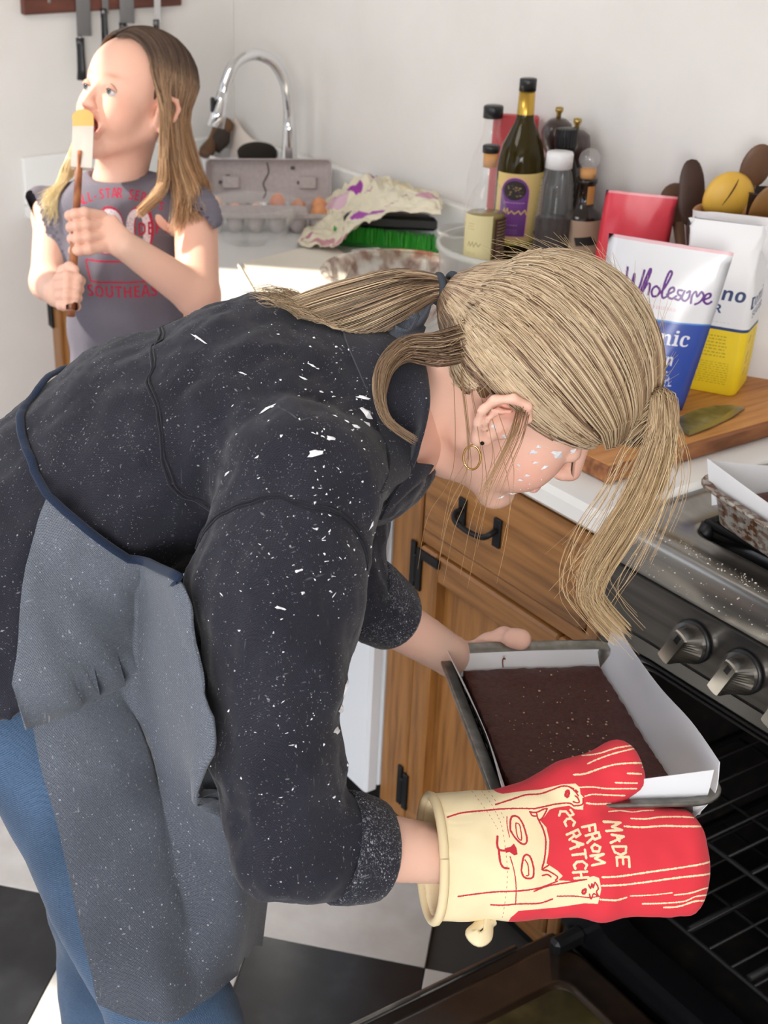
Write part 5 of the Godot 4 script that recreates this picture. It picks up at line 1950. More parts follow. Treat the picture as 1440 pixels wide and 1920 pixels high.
func pan_things(fr: Transform3D, w: float, l: float, held: bool):
	var depth := 0.052
	var metal: StandardMaterial3D
	if held:
		metal = tri_tex(mat(Color.WHITE, 0.36, 0.85), noise_tex(101, 0.03, [[0.0, S(104, 102, 96)], [0.6, S(136, 134, 128)], [1.0, S(160, 158, 152)]], 256), Vector3.ONE * 5)
	else:
		metal = tri_tex(mat(Color.WHITE, 0.5, 0.5), noise_tex(102, 0.03, [[0.0, S(60, 34, 18)], [0.36, S(120, 72, 36)], [0.44, S(84, 62, 46)], [0.5, S(168, 160, 150)], [0.8, S(188, 184, 178)], [1.0, S(200, 196, 190)]], 256, 5), Vector3(7, 12, 7))
	var p := thing("baking_pan", "worn metal baking pan held over the open oven door" if held else "rust-stained baking pan standing on the stove burners", "baking pan", fr.origin)
	p.transform = fr
	var b := MB.new()
	b.sm(1)
	var rings := []
	for e in [[w - 0.054, l - 0.054, 0.02, -depth], [w - 0.05, l - 0.05, 0.024, -depth + 0.003], [w - 0.030, l - 0.030, 0.030, -0.004], [w - 0.024, l - 0.024, 0.032, -0.001], [w - 0.006, l - 0.006, 0.036, -0.0035], [w - 0.001, l - 0.001, 0.038, -0.002], [w, l, 0.038, 0.001], [w - 0.003, l - 0.003, 0.037, 0.0032], [w - 0.007, l - 0.007, 0.036, 0.002], [w - 0.024, l - 0.024, 0.032, 0.001], [w - 0.030, l - 0.030, 0.030, -0.002], [w - 0.034, l - 0.034, 0.028, -0.006], [w - 0.054, l - 0.054, 0.022, -depth + 0.004], [w - 0.062, l - 0.062, 0.018, -depth + 0.002]]:
		rings.append(rrect(e[0], e[1], e[2], e[3], 6))
	b.loft(rings, true)
	obj("pan", b, metal, p)
	# paper: a lined sheet folded up on four sides
	var lin := thing("parchment_liner", "white parchment lining the held pan, standing tall along one side" if held else "white parchment sticking up from the pan on the stove", "parchment", fr.origin)
	lin.transform = fr
	var a := w / 2 - 0.020
	var c := l / 2 - 0.020
	var lo := -0.030
	var x1 := w / 2
	var z1 := l / 2
	var sides := []
	if held:
		sides.append([[Vector3(a - 0.012, lo, -c), Vector3(a - 0.012, lo, -c * 0.5), Vector3(a - 0.012, lo, 0), Vector3(a - 0.012, lo, c * 0.5), Vector3(a - 0.012, lo, c)],
			[Vector3(a + 0.002, 0.0, -c - 0.006), Vector3(a + 0.005, 0.002, -c * 0.5), Vector3(a + 0.004, 0.002, 0), Vector3(a + 0.006, 0.002, c * 0.5), Vector3(a + 0.008, 0.0, c + 0.002)],
			[Vector3(a + 0.010, 0.034, -c - 0.018), Vector3(a + 0.008, 0.030, -c * 0.62), Vector3(a + 0.010, 0.028, -c * 0.05), Vector3(a + 0.013, 0.034, c * 0.5), Vector3(a + 0.012, 0.034, c * 0.98)]])
		sides.append([[Vector3(-a + 0.008, lo, -c), Vector3(-a + 0.010, lo, -c * 0.4), Vector3(-a + 0.010, lo, c * 0.3), Vector3(-a + 0.008, lo, c)],
			[Vector3(-a - 0.004, -0.004, -c - 0.004), Vector3(-a + 0.002, -0.006, -c * 0.4), Vector3(-a + 0.004, -0.008, c * 0.3), Vector3(-a - 0.002, -0.004, c)],
			[Vector3(-a - 0.015, 0.018, -c - 0.012), Vector3(-a - 0.008, 0.013, -c * 0.4), Vector3(-a - 0.002, 0.008, c * 0.3), Vector3(-a - 0.010, 0.014, c)]])
		sides.append([[Vector3(-a, lo, -c + 0.010), Vector3(0, lo, -c + 0.010), Vector3(a, lo, -c + 0.010)], [Vector3(-a, -0.012, -c + 0.002), Vector3(0, -0.012, -c + 0.002), Vector3(a, -0.012, -c + 0.002)], [Vector3(-a, -0.004, -c - 0.001), Vector3(0, -0.002, -c - 0.001), Vector3(a, -0.003, -c - 0.001)]])
		sides.append([[Vector3(-a, lo, c - 0.010), Vector3(0, lo, c - 0.010), Vector3(a, lo, c - 0.010)], [Vector3(-a, 0.0, c + 0.004), Vector3(0, 0.0, c + 0.004), Vector3(a, 0.0, c + 0.004)], [Vector3(-a, 0.008, c + 0.006), Vector3(0, 0.018, c + 0.004), Vector3(a + 0.004, 0.030, c + 0.004)]])
	else:
		sides.append([[Vector3(-a, lo, c - 0.008), Vector3(-a * 0.3, lo, c - 0.008), Vector3(a * 0.4, lo, c - 0.008), Vector3(a, lo, c - 0.008)], [Vector3(-a - 0.002, 0.002, c + 0.003), Vector3(-a * 0.3, 0.002, c + 0.003), Vector3(a * 0.4, 0.002, c + 0.003), Vector3(a, 0.002, c + 0.003)], [Vector3(-a - 0.008, 0.030, c + 0.006), Vector3(-a * 0.3, 0.020, c + 0.004), Vector3(a * 0.4, 0.016, c + 0.004), Vector3(a, 0.012, c + 0.004)]])
		sides.append([[Vector3(-a + 0.008, lo, -c), Vector3(-a + 0.008, lo, 0), Vector3(-a + 0.008, lo, c)], [Vector3(-a, 0.0, -c), Vector3(-a, 0.0, 0), Vector3(-a - 0.002, 0.002, c)], [Vector3(-a - 0.004, 0.004, -c), Vector3(-a - 0.002, 0.006, 0), Vector3(-a - 0.010, 0.026, c + 0.002)]])
		sides.append([[Vector3(-a, lo, -c + 0.010), Vector3(0, lo, -c + 0.010), Vector3(a, lo, -c + 0.010)], [Vector3(-a, 0.0, -c), Vector3(0, 0.0, -c), Vector3(a, 0.0, -c)], [Vector3(-a, 0.010, -c - 0.004), Vector3(0, 0.026, -c - 0.004), Vector3(a, 0.02, -c - 0.004)]])
	for s in sides:
		b = MB.new()
		b.sheet(patch(s, 6, 6), 0.0008)
		obj("side", b, M.paper, lin)
	b = MB.new()
	b.box(Vector3(0, lo - 0.014, 0), Vector3(w - 0.066, 0.001, l - 0.066), 0.0003)
	obj("bottom", b, M.paper, lin)
	# the cake
	var cake := thing("brownie_slab", "dark glossy chocolate brownie filling the held pan" if held else "dark brownie in the pan on the stove", "brownie", fr.origin)
	cake.transform = fr
	var nz := noise(111, 60.0, 4)
	var nb := noise(112, 9.0, 2)
	b = MB.new()
	b.sm(1)
	var nu := 44
	var nv := 56
	var hw := a - 0.013
	var hl := c - 0.012
	var g := []
	for i in nv + 1:
		var row := []
		for j in nu + 1:
			var x := lerpf(-hw, hw, float(j) / nu)
			var z := lerpf(-hl, hl, float(i) / nv)
			var e := minf(minf(j, nu - j), minf(i, nv - i))
			var y := -0.0175 + 0.0012 * nz.get_noise_2d(x, z) + 0.0018 * nb.get_noise_2d(x, z) - 0.003 * exp(-e * 0.9)
			row.append(Vector3(x + 0.0015 * nz.get_noise_2d(x * 2, z + 3), y, z))
		g.append(row)
	for i in nv:
		for j in nu:
			b.quad(g[i][j], g[i + 1][j], g[i + 1][j + 1], g[i][j + 1])
	b.sm(-1)
	var rim := []
	for j in nu:
		rim.append(g[0][j])
	for i in nv:
		rim.append(g[i][nu])
	for j in nu:
		rim.append(g[nv][nu - j])
	for i in nv:
		rim.append(g[nv - i][0])
	for i in rim.size():
		var p0: Vector3 = rim[i]
		var p1: Vector3 = rim[(i + 1) % rim.size()]
		var d := Vector3(0, -0.024, 0)
		b.quad(p0, p1, p1 + d, p0 + d)
	var cm := tri_tex(mat(Color.WHITE, 0.5, 0.0, 0.35), noise_tex(113, 0.03, [[0.0, S(50, 18, 12)], [0.5, S(72, 28, 20)], [1.0, S(94, 44, 34)]], 512, 5), Vector3.ONE * 8)
	cm.normal_enabled = true
	cm.normal_texture = noise_tex(114, 0.06, [], 512, 5, true)
	cm.normal_scale = 0.5
	obj("crumb", b, cm, cake)
	b = MB.new()
	for i in 90:
		var q := Vector3(rng.randfn() * hw * 0.42, -0.0165, rng.randfn() * hl * 0.42)
		if absf(q.x) < hw - 0.005 and absf(q.z) < hl - 0.005:
			var r := 0.0006 + 0.0012 * pow(rng.randf(), 3)
			b.box(q, Vector3(r, r * 0.7, r) * 1.5, r * 0.3)
	var cr := obj("crumbs", b, mat(S(206, 176, 150), 0.8), cake)
	cr.set_meta("kind", "stuff")
	if held:
		b = MB.new()
		b.sm(1)
		b.tube(spline([Vector3(-hw * 0.42, -0.018, -hl), Vector3(-hw * 0.42, -0.010, -hl - 0.003), Vector3(-hw * 0.40, -0.006, -hl - 0.002), Vector3(-hw * 0.39, -0.008, -hl - 0.001)], 4), 0.0009, 6)
		obj("batter_drip", b, mat(S(120, 48, 36), 0.4), cake)

# ------------------------------------------------------------------ the oven mitt
const MPX := 0.000536
var mitt_frame := Transform3D()
func mp(px: float, py: float, z := 0.0) -> Vector3:
	return Vector3((px - 1060.0) * MPX, (1560.0 - py) * MPX, z)

func mitt():
	var tilt := 0.24
	var my := (UX * cos(tilt) + FW * sin(tilt)).normalized()
	mitt_frame = Transform3D(Basis(RX, my, RX.cross(my)), Vector3(-0.7248, 0.8165, -0.7877))
	var t := thing("oven_mitt", "red and cream oven mitt with a cat drawing on the woman's hand", "oven mitt", mitt_frame.origin)
	t.transform = mitt_frame
	var F := Field.new(Vector3(-0.18, -0.11, -0.06), Vector3(0.17, 0.11, 0.06), 0.004)
	F.k = 0.014
	F.flat(mp(790, 1606), mp(960, 1600), Vector3.UP, 0.0625, 0.040, 0.0625, 0.034)
	F.flat(mp(960, 1600), mp(1120, 1610), Vector3.UP, 0.0625, 0.034, 0.0560, 0.027)
	F.flat(mp(1120, 1610), mp(1278, 1616), Vector3.UP, 0.0560, 0.027, 0.0535, 0.024)
	F.flat(mp(935, 1562), mp(1075, 1484), Vector3(0.5, 1, 0), 0.036, 0.027, 0.030, 0.023, 0.012)
	F.flat(mp(1075, 1484), mp(1176, 1440), Vector3(0.5, 1, 0), 0.030, 0.023, 0.0275, 0.020, 0.012)
	F.ripple(noise(121, 16.0, 2), 0.0035)
	var nrm := Vector3(-0.98, 0.0, 0.16).normalized()
	var mouth := mp(808, 1607)
	F.slice(mouth, nrm, 0.16)
	F.flat(mp(760, 1606), mp(930, 1600), Vector3.UP, 0.0560, 0.033, 0.048, 0.026, 0.002, true)
	var A := arrays()
	F.net(A)
	var U := PackedVector2Array()
	for p in A.v:
		U.append(Vector2((1060.0 + p.x / MPX - 760.0) / 600.0, (1560.0 - p.y / MPX - 1340.0) / 440.0))
	A.u = U
	A.c = PackedColorArray()
	var im := blank(1440, 1056, S(216, 48, 62))
	var cream := S(238, 220, 178)
	var red := S(190, 36, 52)
	fillpoly(im, V2([0, 0, 362, 0, 366, 297, 380, 320, 410, 355, 432, 362, 520, 350, 600, 343, 690, 322, 750, 318, 766, 335, 768, 365, 782, 378, 780, 432, 742, 430, 716, 414, 650, 424, 626, 432, 600, 462, 578, 478, 604, 508, 612, 562, 602, 620, 592, 660, 640, 690, 664, 714, 642, 732, 720, 736, 764, 724, 800, 714, 824, 722, 832, 770, 820, 832, 760, 830, 640, 848, 540, 856, 470, 862, 440, 892, 430, 1056, 0, 1056]), cream)
	for e in [
		[[172, 465, 240, 446, 340, 436, 440, 428, 560, 428], 5], [[392, 410, 470, 386, 530, 368, 600, 362, 690, 330], 5],
		[[560, 428, 600, 420, 660, 408, 716, 404, 738, 416], 5], [[690, 330, 720, 332, 744, 352, 758, 372], 5], [[738, 416, 776, 410, 780, 384], 5],
		[[708, 356, 716, 350, 718, 362, 712, 376, 704, 370, 708, 356], 8], [[744, 372, 756, 382, 762, 400, 748, 402, 736, 398], 5], [[726, 336, 738, 342], 6], [[748, 348, 756, 356], 6],
		[[536, 442, 566, 444, 600, 430, 616, 428], 5], [[538, 442, 546, 458, 566, 460], 5], [[566, 444, 572, 476, 592, 466, 616, 430], 5], [[572, 476, 590, 520, 596, 560, 590, 610, 582, 652, 572, 686, 596, 690], 6], [[596, 690, 640, 716, 632, 732], 5], [[572, 712, 596, 708, 612, 718], 5], [[572, 686, 604, 668], 5],
		[[442, 520, 448, 476, 462, 460, 484, 466, 502, 500, 512, 560, 498, 580, 476, 570, 456, 546, 442, 520], 6], [[470, 490, 486, 500, 488, 560, 472, 550, 468, 510, 470, 490], 4],
		[[478, 690, 488, 640, 502, 624, 520, 634, 532, 676, 530, 716, 510, 724, 488, 716, 478, 690], 6], [[496, 646, 508, 668, 510, 708, 500, 712], 4],
		[[384, 548, 380, 580, 386, 602, 412, 606, 426, 598], 7], [[386, 602, 388, 650, 400, 676, 424, 682], 7],
		[[204, 800, 280, 790, 380, 780, 470, 776, 560, 764, 640, 736], 5], [[352, 836, 400, 838, 470, 832, 560, 830, 620, 812], 5], [[536, 778, 600, 756, 700, 740, 770, 728], 5], [[640, 800, 720, 800, 780, 806, 826, 800], 4],
		[[752, 776, 764, 770, 762, 786, 752, 788, 752, 776], 7], [[778, 752, 786, 766, 792, 748, 798, 764, 806, 742, 820, 766, 812, 782, 820, 800, 800, 790, 790, 812, 782, 792], 5],
		[[434, 462, 430, 500, 436, 550], 3], [[432, 632, 452, 720, 456, 836], 3.5]]:
		stroke(im, spline(V2(e[0]), 5), e[1] * 1.35, red, 0.15)
	fillpoly(im, V2([410, 596, 436, 590, 452, 576, 462, 596, 464, 622, 450, 626, 430, 612, 414, 616]), red)
	# stitching
	for e in [[[288, 304, 316, 380, 360, 460, 390, 520], 9], [[330, 306, 352, 360, 382, 430, 406, 500, 414, 600, 418, 700, 412, 800, 406, 896], 9], [[368, 320, 396, 400, 424, 480], 7]]:
		var sp := spline(V2(e[0]), 14)
		for i in range(0, sp.size() - 2, 3):
			stroke(im, [sp[i], sp[i + 1]], 2.4, S(170, 60, 66))
	# claw marks
	for e in [[[812, 192, 880, 184, 960, 160, 1066, 144], 5], [[820, 232, 860, 214, 940, 186, 1050, 160], 5], [[748, 280, 800, 276, 880, 250, 960, 232, 1094, 226], 6], [[1072, 246, 1096, 240], 6], [[990, 274, 1062, 276], 6], [[936, 314, 990, 316, 1040, 316], 5],
		[[768, 336, 830, 334, 900, 340, 1040, 340], 5], [[790, 374, 830, 366, 900, 368, 990, 370], 5], [[796, 404, 840, 408, 920, 406], 6],
		[[902, 440, 960, 436, 1010, 442, 1060, 436, 1110, 434], 4], [[994, 470, 1060, 472, 1130, 464, 1220, 462, 1288, 466], 5], [[960, 504, 1040, 508, 1140, 502, 1230, 504, 1314, 504], 6],
		[[838, 720, 920, 716, 1040, 700, 1160, 684, 1260, 670, 1360, 654], 6], [[834, 756, 940, 752, 1060, 738, 1180, 722, 1360, 706], 6], [[830, 814, 900, 818, 950, 806], 6], [[966, 800, 1060, 796, 1150, 786], 4], [[1158, 796, 1230, 788, 1290, 772, 1350, 764], 5], [[1022, 834, 1100, 832, 1200, 824, 1260, 802, 1350, 798], 5], [[1118, 850, 1180, 846, 1250, 824, 1310, 822], 6], [[1290, 856, 1320, 852], 5]]:
		stroke(im, spline(V2(e[0]), 5), e[1] * 1.25, cream, 0.35)
	# MADE / FROM / SCRATCH, drawn letter by letter, reading downwards
	for e in [
		[[866, 484, 944, 488, 900, 506, 946, 520, 872, 524]], [[886, 574, 950, 548, 894, 540], [916, 546, 926, 566]], [[892, 590, 954, 590, 950, 616, 926, 626, 900, 614, 892, 590]], [[906, 636, 962, 634], [906, 640, 906, 672], [934, 636, 934, 664], [962, 636, 962, 676]],
		[[768, 508, 826, 496], [826, 496, 826, 526], [800, 504, 800, 522]], [[780, 544, 838, 530], [838, 530, 842, 552, 818, 560, 806, 540], [812, 552, 784, 574]], [[816, 580, 838, 592, 830, 612, 806, 610, 800, 594, 816, 580]], [[792, 630, 850, 622, 812, 640, 852, 658, 796, 670]],
		[[722, 434, 736, 452, 716, 460, 700, 440, 676, 440, 668, 458]], [[728, 502, 738, 486, 722, 471, 702, 472, 690, 486, 696, 502]], [[694, 540, 748, 518], [748, 518, 756, 538, 734, 550, 720, 530], [728, 544, 702, 562]], [[704, 600, 764, 580, 716, 566], [734, 574, 742, 592]], [[712, 626, 770, 620], [770, 604, 772, 640]], [[766, 684, 774, 668, 756, 653, 730, 655, 716, 670, 722, 684]], [[712, 700, 774, 696], [716, 724, 778, 720], [744, 698, 748, 722]]]:
		for s in e:
			stroke(im, V2(s), 11, cream, 0.12)
	var cloth := mat(Color.WHITE, 0.85)
	cloth.albedo_texture = pic(im)
	cloth.rim_enabled = true
	cloth.rim = 0.2
	obj("mitt", baked(A), cloth, t)
	# bound edge round the mouth and the hanging loop
	var b := MB.new()
	b.sm(1)
	var ring := []
	var across := Vector3(nrm.z, 0, -nrm.x)
	for i in 33:
		var a := TAU * i / 32
		var q := mouth + Vector3.UP * sin(a) * 0.0610 + across * cos(a) * 0.040
		ring.append(q)
	b.tube(ring, 0.0048, 10, false)
	obj("binding", b, mat(S(228, 208, 166), 0.9), t)
	b = MB.new()
	b.sm(1)
	b.tube(spline([mp(905, 1714, 0.0), mp(886, 1728, 0.004), mp(874, 1738, 0.008), mp(886, 1750, 0.012), mp(902, 1742, 0.010), mp(908, 1722, 0.004), mp(918, 1714, 0.0)], 5), 0.0075, 8, true, 0.35)
	obj("hanging_loop", b, mat(S(232, 214, 174), 0.9), t)

# ------------------------------------------------------------------ cloth
func twill(light: Color, dark: Color, seed_: int) -> ImageTexture:
	var im := Image.create_empty(128, 128, false, Image.FORMAT_RGBA8)
	var r := RandomNumberGenerator.new()
	r.seed = seed_
	for y in 128:
		for x in 128:
			var d := 1.0 if (x + y) % 4 < 2 else 0.0
			var v := clampf(d * 0.65 + r.randf_range(-0.1, 0.45), 0, 1)
			im.set_pixel(x, y, dark.lerp(light, v))
	return pic(im)

func flour_specks(count: int, seed_: int, big: float) -> ImageTexture:
	var im := Image.create_empty(1024, 1024, false, Image.FORMAT_RGBA8)
	im.fill(Color(0.85, 0.85, 0.87, 0.0))
	var r := RandomNumberGenerator.new()
	r.seed = seed_
	var nz := noise(seed_, 0.006, 3)
	for i in count:
		var p := Vector2(r.randf() * 1024, r.randf() * 1024)
		var dens := nz.get_noise_2dv(p) * 0.5 + 0.5
		if r.randf() > dens * dens * 2.2:
			continue
		var s := int(1 + 3.2 * pow(r.randf(), 6.0) * big)
		im.fill_rect(Rect2i(int(p.x), int(p.y), s, s), Color(0.86, 0.86, 0.88, r.randf_range(0.25, 0.95)))
	return pic(im)

func cloth_mat(t: Texture2D, scale: float, specks: Texture2D = null) -> StandardMaterial3D:
	var m := mat(Color.WHITE, 0.9, 0.0, 0.25)
	m.albedo_texture = t
	m.uv1_triplanar = true
	m.uv1_scale = Vector3.ONE * scale
	m.vertex_color_use_as_albedo = true
	m.rim_enabled = true
	m.rim = 0.25
	m.rim_tint = 0.6
	if specks:
		m.detail_enabled = true
		m.detail_albedo = specks
		m.detail_blend_mode = BaseMaterial3D.BLEND_MODE_MIX
		m.detail_uv_layer = BaseMaterial3D.DETAIL_UV_2
		m.uv2_triplanar = true
		m.uv2_scale = Vector3.ONE * 2.0
	return m

func skin(c: Color) -> StandardMaterial3D:
	var m := mat(c, 0.5, 0.0, 0.4)
	m.vertex_color_use_as_albedo = true
	m.subsurf_scatter_enabled = true
	m.subsurf_scatter_strength = 0.12
	return m

# curled finger: joints, radii
func finger(F: Field, pts: Array, r: float):
	var rr := []
	for i in pts.size():
		rr.append(r * (1.0 - 0.22 * i / (pts.size() - 1)))
	F.chain(pts, rr, r * 0.5)

func head_at(X: Transform3D, v: Vector3) -> Vector3:
	return X * v

# ------------------------------------------------------------------ the woman
func woman():
	var W := thing("person", "woman in a flour-dusted charcoal shirt and denim apron bending over a pan", "person", Vector3(-1.1823, 0.0000, -0.5323))
	var off := Transform3D(Basis(), -W.position)
	var far := Vector3(-0.871, 0, -0.4915)      # her left, away from the lens
	var near := -far

	# --- head frame: x where the face points, y crown, z her right
	var tl := 0.62
	var yaw := 0.20
	var f0 := (RX * 0.695 - UX * 0.719).normalized()
	var u0 := (RX * 0.719 + UX * 0.695).normalized()
	var hu := u0 * cos(tl) - FW * sin(tl)
	var s0 := -FW * cos(tl) - u0 * sin(tl)
	var hf := f0 * cos(yaw) - s0 * sin(yaw)
	var hs := s0 * cos(yaw) + f0 * sin(yaw)
	var X := Transform3D(Basis(hf, hu, hs), Vector3(-0.8987, 1.1963, -0.8098) - hs * 0.074)
	var BB := X.basis

	# --- joints
	var c7 := Vector3(-1.0370, 1.2121, -0.7851)
	var chest := Vector3(-1.0500, 1.1518, -0.7468)
	var mid := Vector3(-1.1240, 1.1538, -0.6631)
	var waist := Vector3(-1.1921, 1.1043, -0.5492)
	var low := Vector3(-1.2100, 1.0507, -0.4862)
	var hip := Vector3(-1.2187, 0.9744, -0.4168)
	var sn := Vector3(-0.9520, 1.1556, -0.6063)
	var sf := Vector3(-1.1796, 1.1552, -0.8498)
	var en := Vector3(-0.8180, 0.8572, -0.5206)
	var wn := Vector3(-0.7753, 0.7950, -0.6811)
	var ef := Vector3(-1.0877, 0.9470, -0.7349)
	var wf := Vector3(-1.0843, 0.7820, -0.9263)

	# --- skin
	var skin_m := skin(S(236, 190, 170))
	var A := arrays()
	var paint := func(p: Vector3, g: Vector3) -> Color:
		var q := X.affine_inverse() * p
		var c := Color(1, 1, 1)
		c = c.lerp(Color(0.98, 0.74, 0.72), exp(-(q - Vector3(0.065, -0.03, 0.05)).length_squared() / 0.0008) * 0.6)
		c = c.lerp(Color(0.98, 0.62, 0.58), exp(-(q - Vector3(-0.008, 0.022, 0.080)).length_squared() / 0.0003) * 0.75)
		c = c.lerp(Color(0.95, 0.70, 0.68), exp(-(q - Vector3(0.122, -0.03, 0.0)).length_squared() / 0.0003) * 0.5)
		c = c.lerp(Color(0.90, 0.50, 0.50), exp(-(q - Vector3(0.105, -0.058, 0.008)).length_squared() / 0.00016) * 0.7)
		return c
	var F := Field.new(X.origin - Vector3.ONE * 0.17, X.origin + Vector3.ONE * 0.17, 0.0035)
	F.k = 0.016
	F.ell(X * Vector3(0.0, 0.050, 0), BB, Vector3(0.096, 0.086, 0.073))
	F.ell(X * Vector3(0.040, 0.042, 0), BB, Vector3(0.052, 0.060, 0.060), 0.03)
	F.ell(X * Vector3(0.044, -0.030, 0), BB, Vector3(0.054, 0.074, 0.055), 0.03)
	for s in [-1.0, 1.0]:
		F.cap(X * Vector3(0.0, -0.045, s * 0.050), X * Vector3(0.074, -0.098, s * 0.016), 0.020, 0.016, 0.02)
		F.ell(X * Vector3(0.060, -0.032, s * 0.038), BB, Vector3(0.033, 0.038, 0.027), 0.02)
		F.cap(X * Vector3(0.090, 0.028, s * 0.010), X * Vector3(0.076, 0.032, s * 0.048), 0.009, 0.008, 0.012)
		F.ell(X * Vector3(0.101, 0.008, s * 0.030), BB, Vector3(0.013, 0.010, 0.016), 0.010, true)
		F.ell(X * Vector3(0.086, 0.005, s * 0.032), BB, Vector3(0.0125, 0.0115, 0.0125), 0.004)
		F.cap(X * Vector3(0.104, -0.034, s * 0.008), X * Vector3(0.109, -0.031, s * 0.009), 0.007, 0.007, 0.005)
		F.cap(X * Vector3(0.098, -0.056, s * 0.006), X * Vector3(0.088, -0.057, s * 0.022), 0.0075, 0.005, 0.006)
	F.ell(X * Vector3(0.082, -0.100, 0), BB, Vector3(0.018, 0.016, 0.018), 0.014)
	F.cap(X * Vector3(0.096, 0.014, 0), X * Vector3(0.117, -0.026, 0), 0.0078, 0.0102, 0.010)
	F.cap(X * Vector3(0.100, -0.063, -0.012), X * Vector3(0.100, -0.063, 0.012), 0.0065, 0.0065, 0.006)
	F.cap(X * Vector3(0.112, -0.0575, -0.018), X * Vector3(0.112, -0.0575, 0.018), 0.003, 0.003, 0.003, true)
	# near ear: rim, hollow, lobe
	for s in [-1.0, 1.0]:
		var e := func(x: float, y: float, z: float) -> Vector3: return X * Vector3(x, y, s * z)
		F.flat(e.call(-0.006, 0.018, 0.078), e.call(0.002, -0.018, 0.075), BB.x, 0.019, 0.006, 0.012, 0.006, 0.006)
		F.chain([e.call(0.014, 0.006, 0.080), e.call(0.014, 0.026, 0.086), e.call(0.002, 0.038, 0.091), e.call(-0.014, 0.036, 0.095), e.call(-0.026, 0.023, 0.097), e.call(-0.026, 0.006, 0.095), e.call(-0.018, -0.010, 0.090), e.call(-0.008, -0.023, 0.084)], [0.0040, 0.0042, 0.0046, 0.0048, 0.0048, 0.0046, 0.0044, 0.0055], 0.004)
		F.chain([e.call(-0.002, 0.024, 0.090), e.call(-0.014, 0.014, 0.091), e.call(-0.014, -0.002, 0.089), e.call(-0.006, -0.012, 0.085)], [0.0030, 0.0034, 0.0034, 0.003], 0.004)
		F.cap(e.call(-0.003, -0.027, 0.083), e.call(0.004, -0.024, 0.080), 0.0080, 0.0065, 0.005)
		F.cap(e.call(0.012, -0.002, 0.084), e.call(0.010, -0.008, 0.084), 0.005, 0.004, 0.004)
		F.ell(e.call(0.000, 0.002, 0.090), BB, Vector3(0.0085, 0.011, 0.0105), 0.003, true)
		F.ell(e.call(0.003, 0.0265, 0.091), BB, Vector3(0.007, 0.005, 0.006), 0.003, true)
	F.cap(X * Vector3(-0.022, -0.02, 0), c7 + Vector3(0, -0.035, 0), 0.052, 0.056, 0.03)
	F.cap(X * Vector3(0.020, -0.055, 0), chest + RX * 0.10 + Vector3(0, -0.02, 0), 0.034, 0.04, 0.03)
	F.net(A, paint)
	var head_field := F
	# trunk and arms, out of sight under the clothes except forearms
	F = Field.new(hip.min(wn).min(sf) - Vector3.ONE * 0.22, hip.max(c7).max(sn).max(en) + Vector3.ONE * 0.22, 0.011)
	F.k = 0.03
	F.flat(chest, mid, far, 0.145, 0.085, 0.14, 0.095)
	F.flat(mid, waist, far, 0.14, 0.095, 0.125, 0.095)
	F.flat(waist, hip, far, 0.125, 0.095, 0.15, 0.105)
	F.cap(c7 + Vector3(0, -0.035, 0), chest, 0.055, 0.08)
	F.chain([sn, en, wn], [0.050, 0.040, 0.0285], 0.02)
	F.chain([sf, ef, wf], [0.050, 0.038, 0.0270], 0.02)
	F.chain([sn, chest, sf], [0.05, 0.08, 0.05])
	F.net(A, paint)
	# far hand: palm under the rim, thumb over it
	F = Field.new(wf - Vector3.ONE * 0.16, wf + Vector3.ONE * 0.19, 0.0034)
	F.k = 0.008
	var palm := Vector3(-1.0850, 0.7329, -0.9892)
	F.cap(wf - (wf - ef).normalized() * 0.05, wf, 0.0275, 0.025, 0.01)
	F.flat(wf, palm, UX, 0.024, 0.018, 0.036, 0.014, 0.012)
	finger(F, [Vector3(-1.0942, 0.7626, -0.9689), Vector3(-1.0828, 0.7805, -0.9889), Vector3(-1.0695, 0.7937, -1.0030), Vector3(-1.0469, 0.7996, -1.0104)], 0.0135)
	F.cap(Vector3(-1.0525, 0.7997, -1.0029), Vector3(-1.0435, 0.8016, -1.0072), 0.0135, 0.0138, 0.004)
	for i in 4:
		var b0 := palm.lerp(Vector3(-1.0640, 0.7117, -0.9937), i / 3.0 - 0.1)
		finger(F, [b0, b0 + RX * 0.035 + UX * -0.004 - FW * 0.006, b0 + RX * 0.058 - UX * 0.012 - FW * 0.022, b0 + RX * 0.068 - UX * 0.016 - FW * 0.036], 0.0092)
	F.net(A, paint)
	# hand inside the mitt
	F = Field.new(wn - Vector3.ONE * 0.10, wn + Vector3.ONE * 0.24, 0.005)
	F.k = 0.008
	F.cap(wn - (wn - en).normalized() * 0.03, wn, 0.029, 0.026, 0.01)
	var pm := mitt_frame * mp(1000, 1600)
	F.flat(wn, pm, mitt_frame.basis.y, 0.026, 0.018, 0.038, 0.014, 0.012)
	for i in 4:
		var y0 := 1560.0 + 28.0 * i
		finger(F, [mitt_frame * mp(990, y0), mitt_frame * mp(1070, y0 + 2), mitt_frame * mp(1120, y0 + 3, -0.004), mitt_frame * mp(1160.0 - 12.0 * absf(i - 1.2), y0 + 2, -0.008)], 0.0088)
	finger(F, [mitt_frame * mp(950, 1575), mitt_frame * mp(1030, 1512), mitt_frame * mp(1090, 1480)], 0.011)
	F.net(A, paint)
	var lk := [Vector3(-0.9249, 0.5335, -0.4478), Vector3(-1.2094, 0.4781, -0.4782)]
	F = Field.new(hip.min(lk[1]).min(lk[0]) - Vector3(0.2, 0.6, 0.2), hip.max(lk[0]) + Vector3.ONE * 0.2, 0.014)
	for i in 2:
		var h0: Vector3 = hip + (near if i == 0 else far) * 0.085 + Vector3(0, -0.035, 0)
		var k0: Vector3 = lk[i]
		F.chain([hip, h0, k0, Vector3(k0.x, 0.09, k0.z) - RX * 0.04, Vector3(k0.x, 0.05, k0.z) + RX * 0.06], [0.09, 0.078, 0.052, 0.036, 0.03])
	F.net(A, paint)
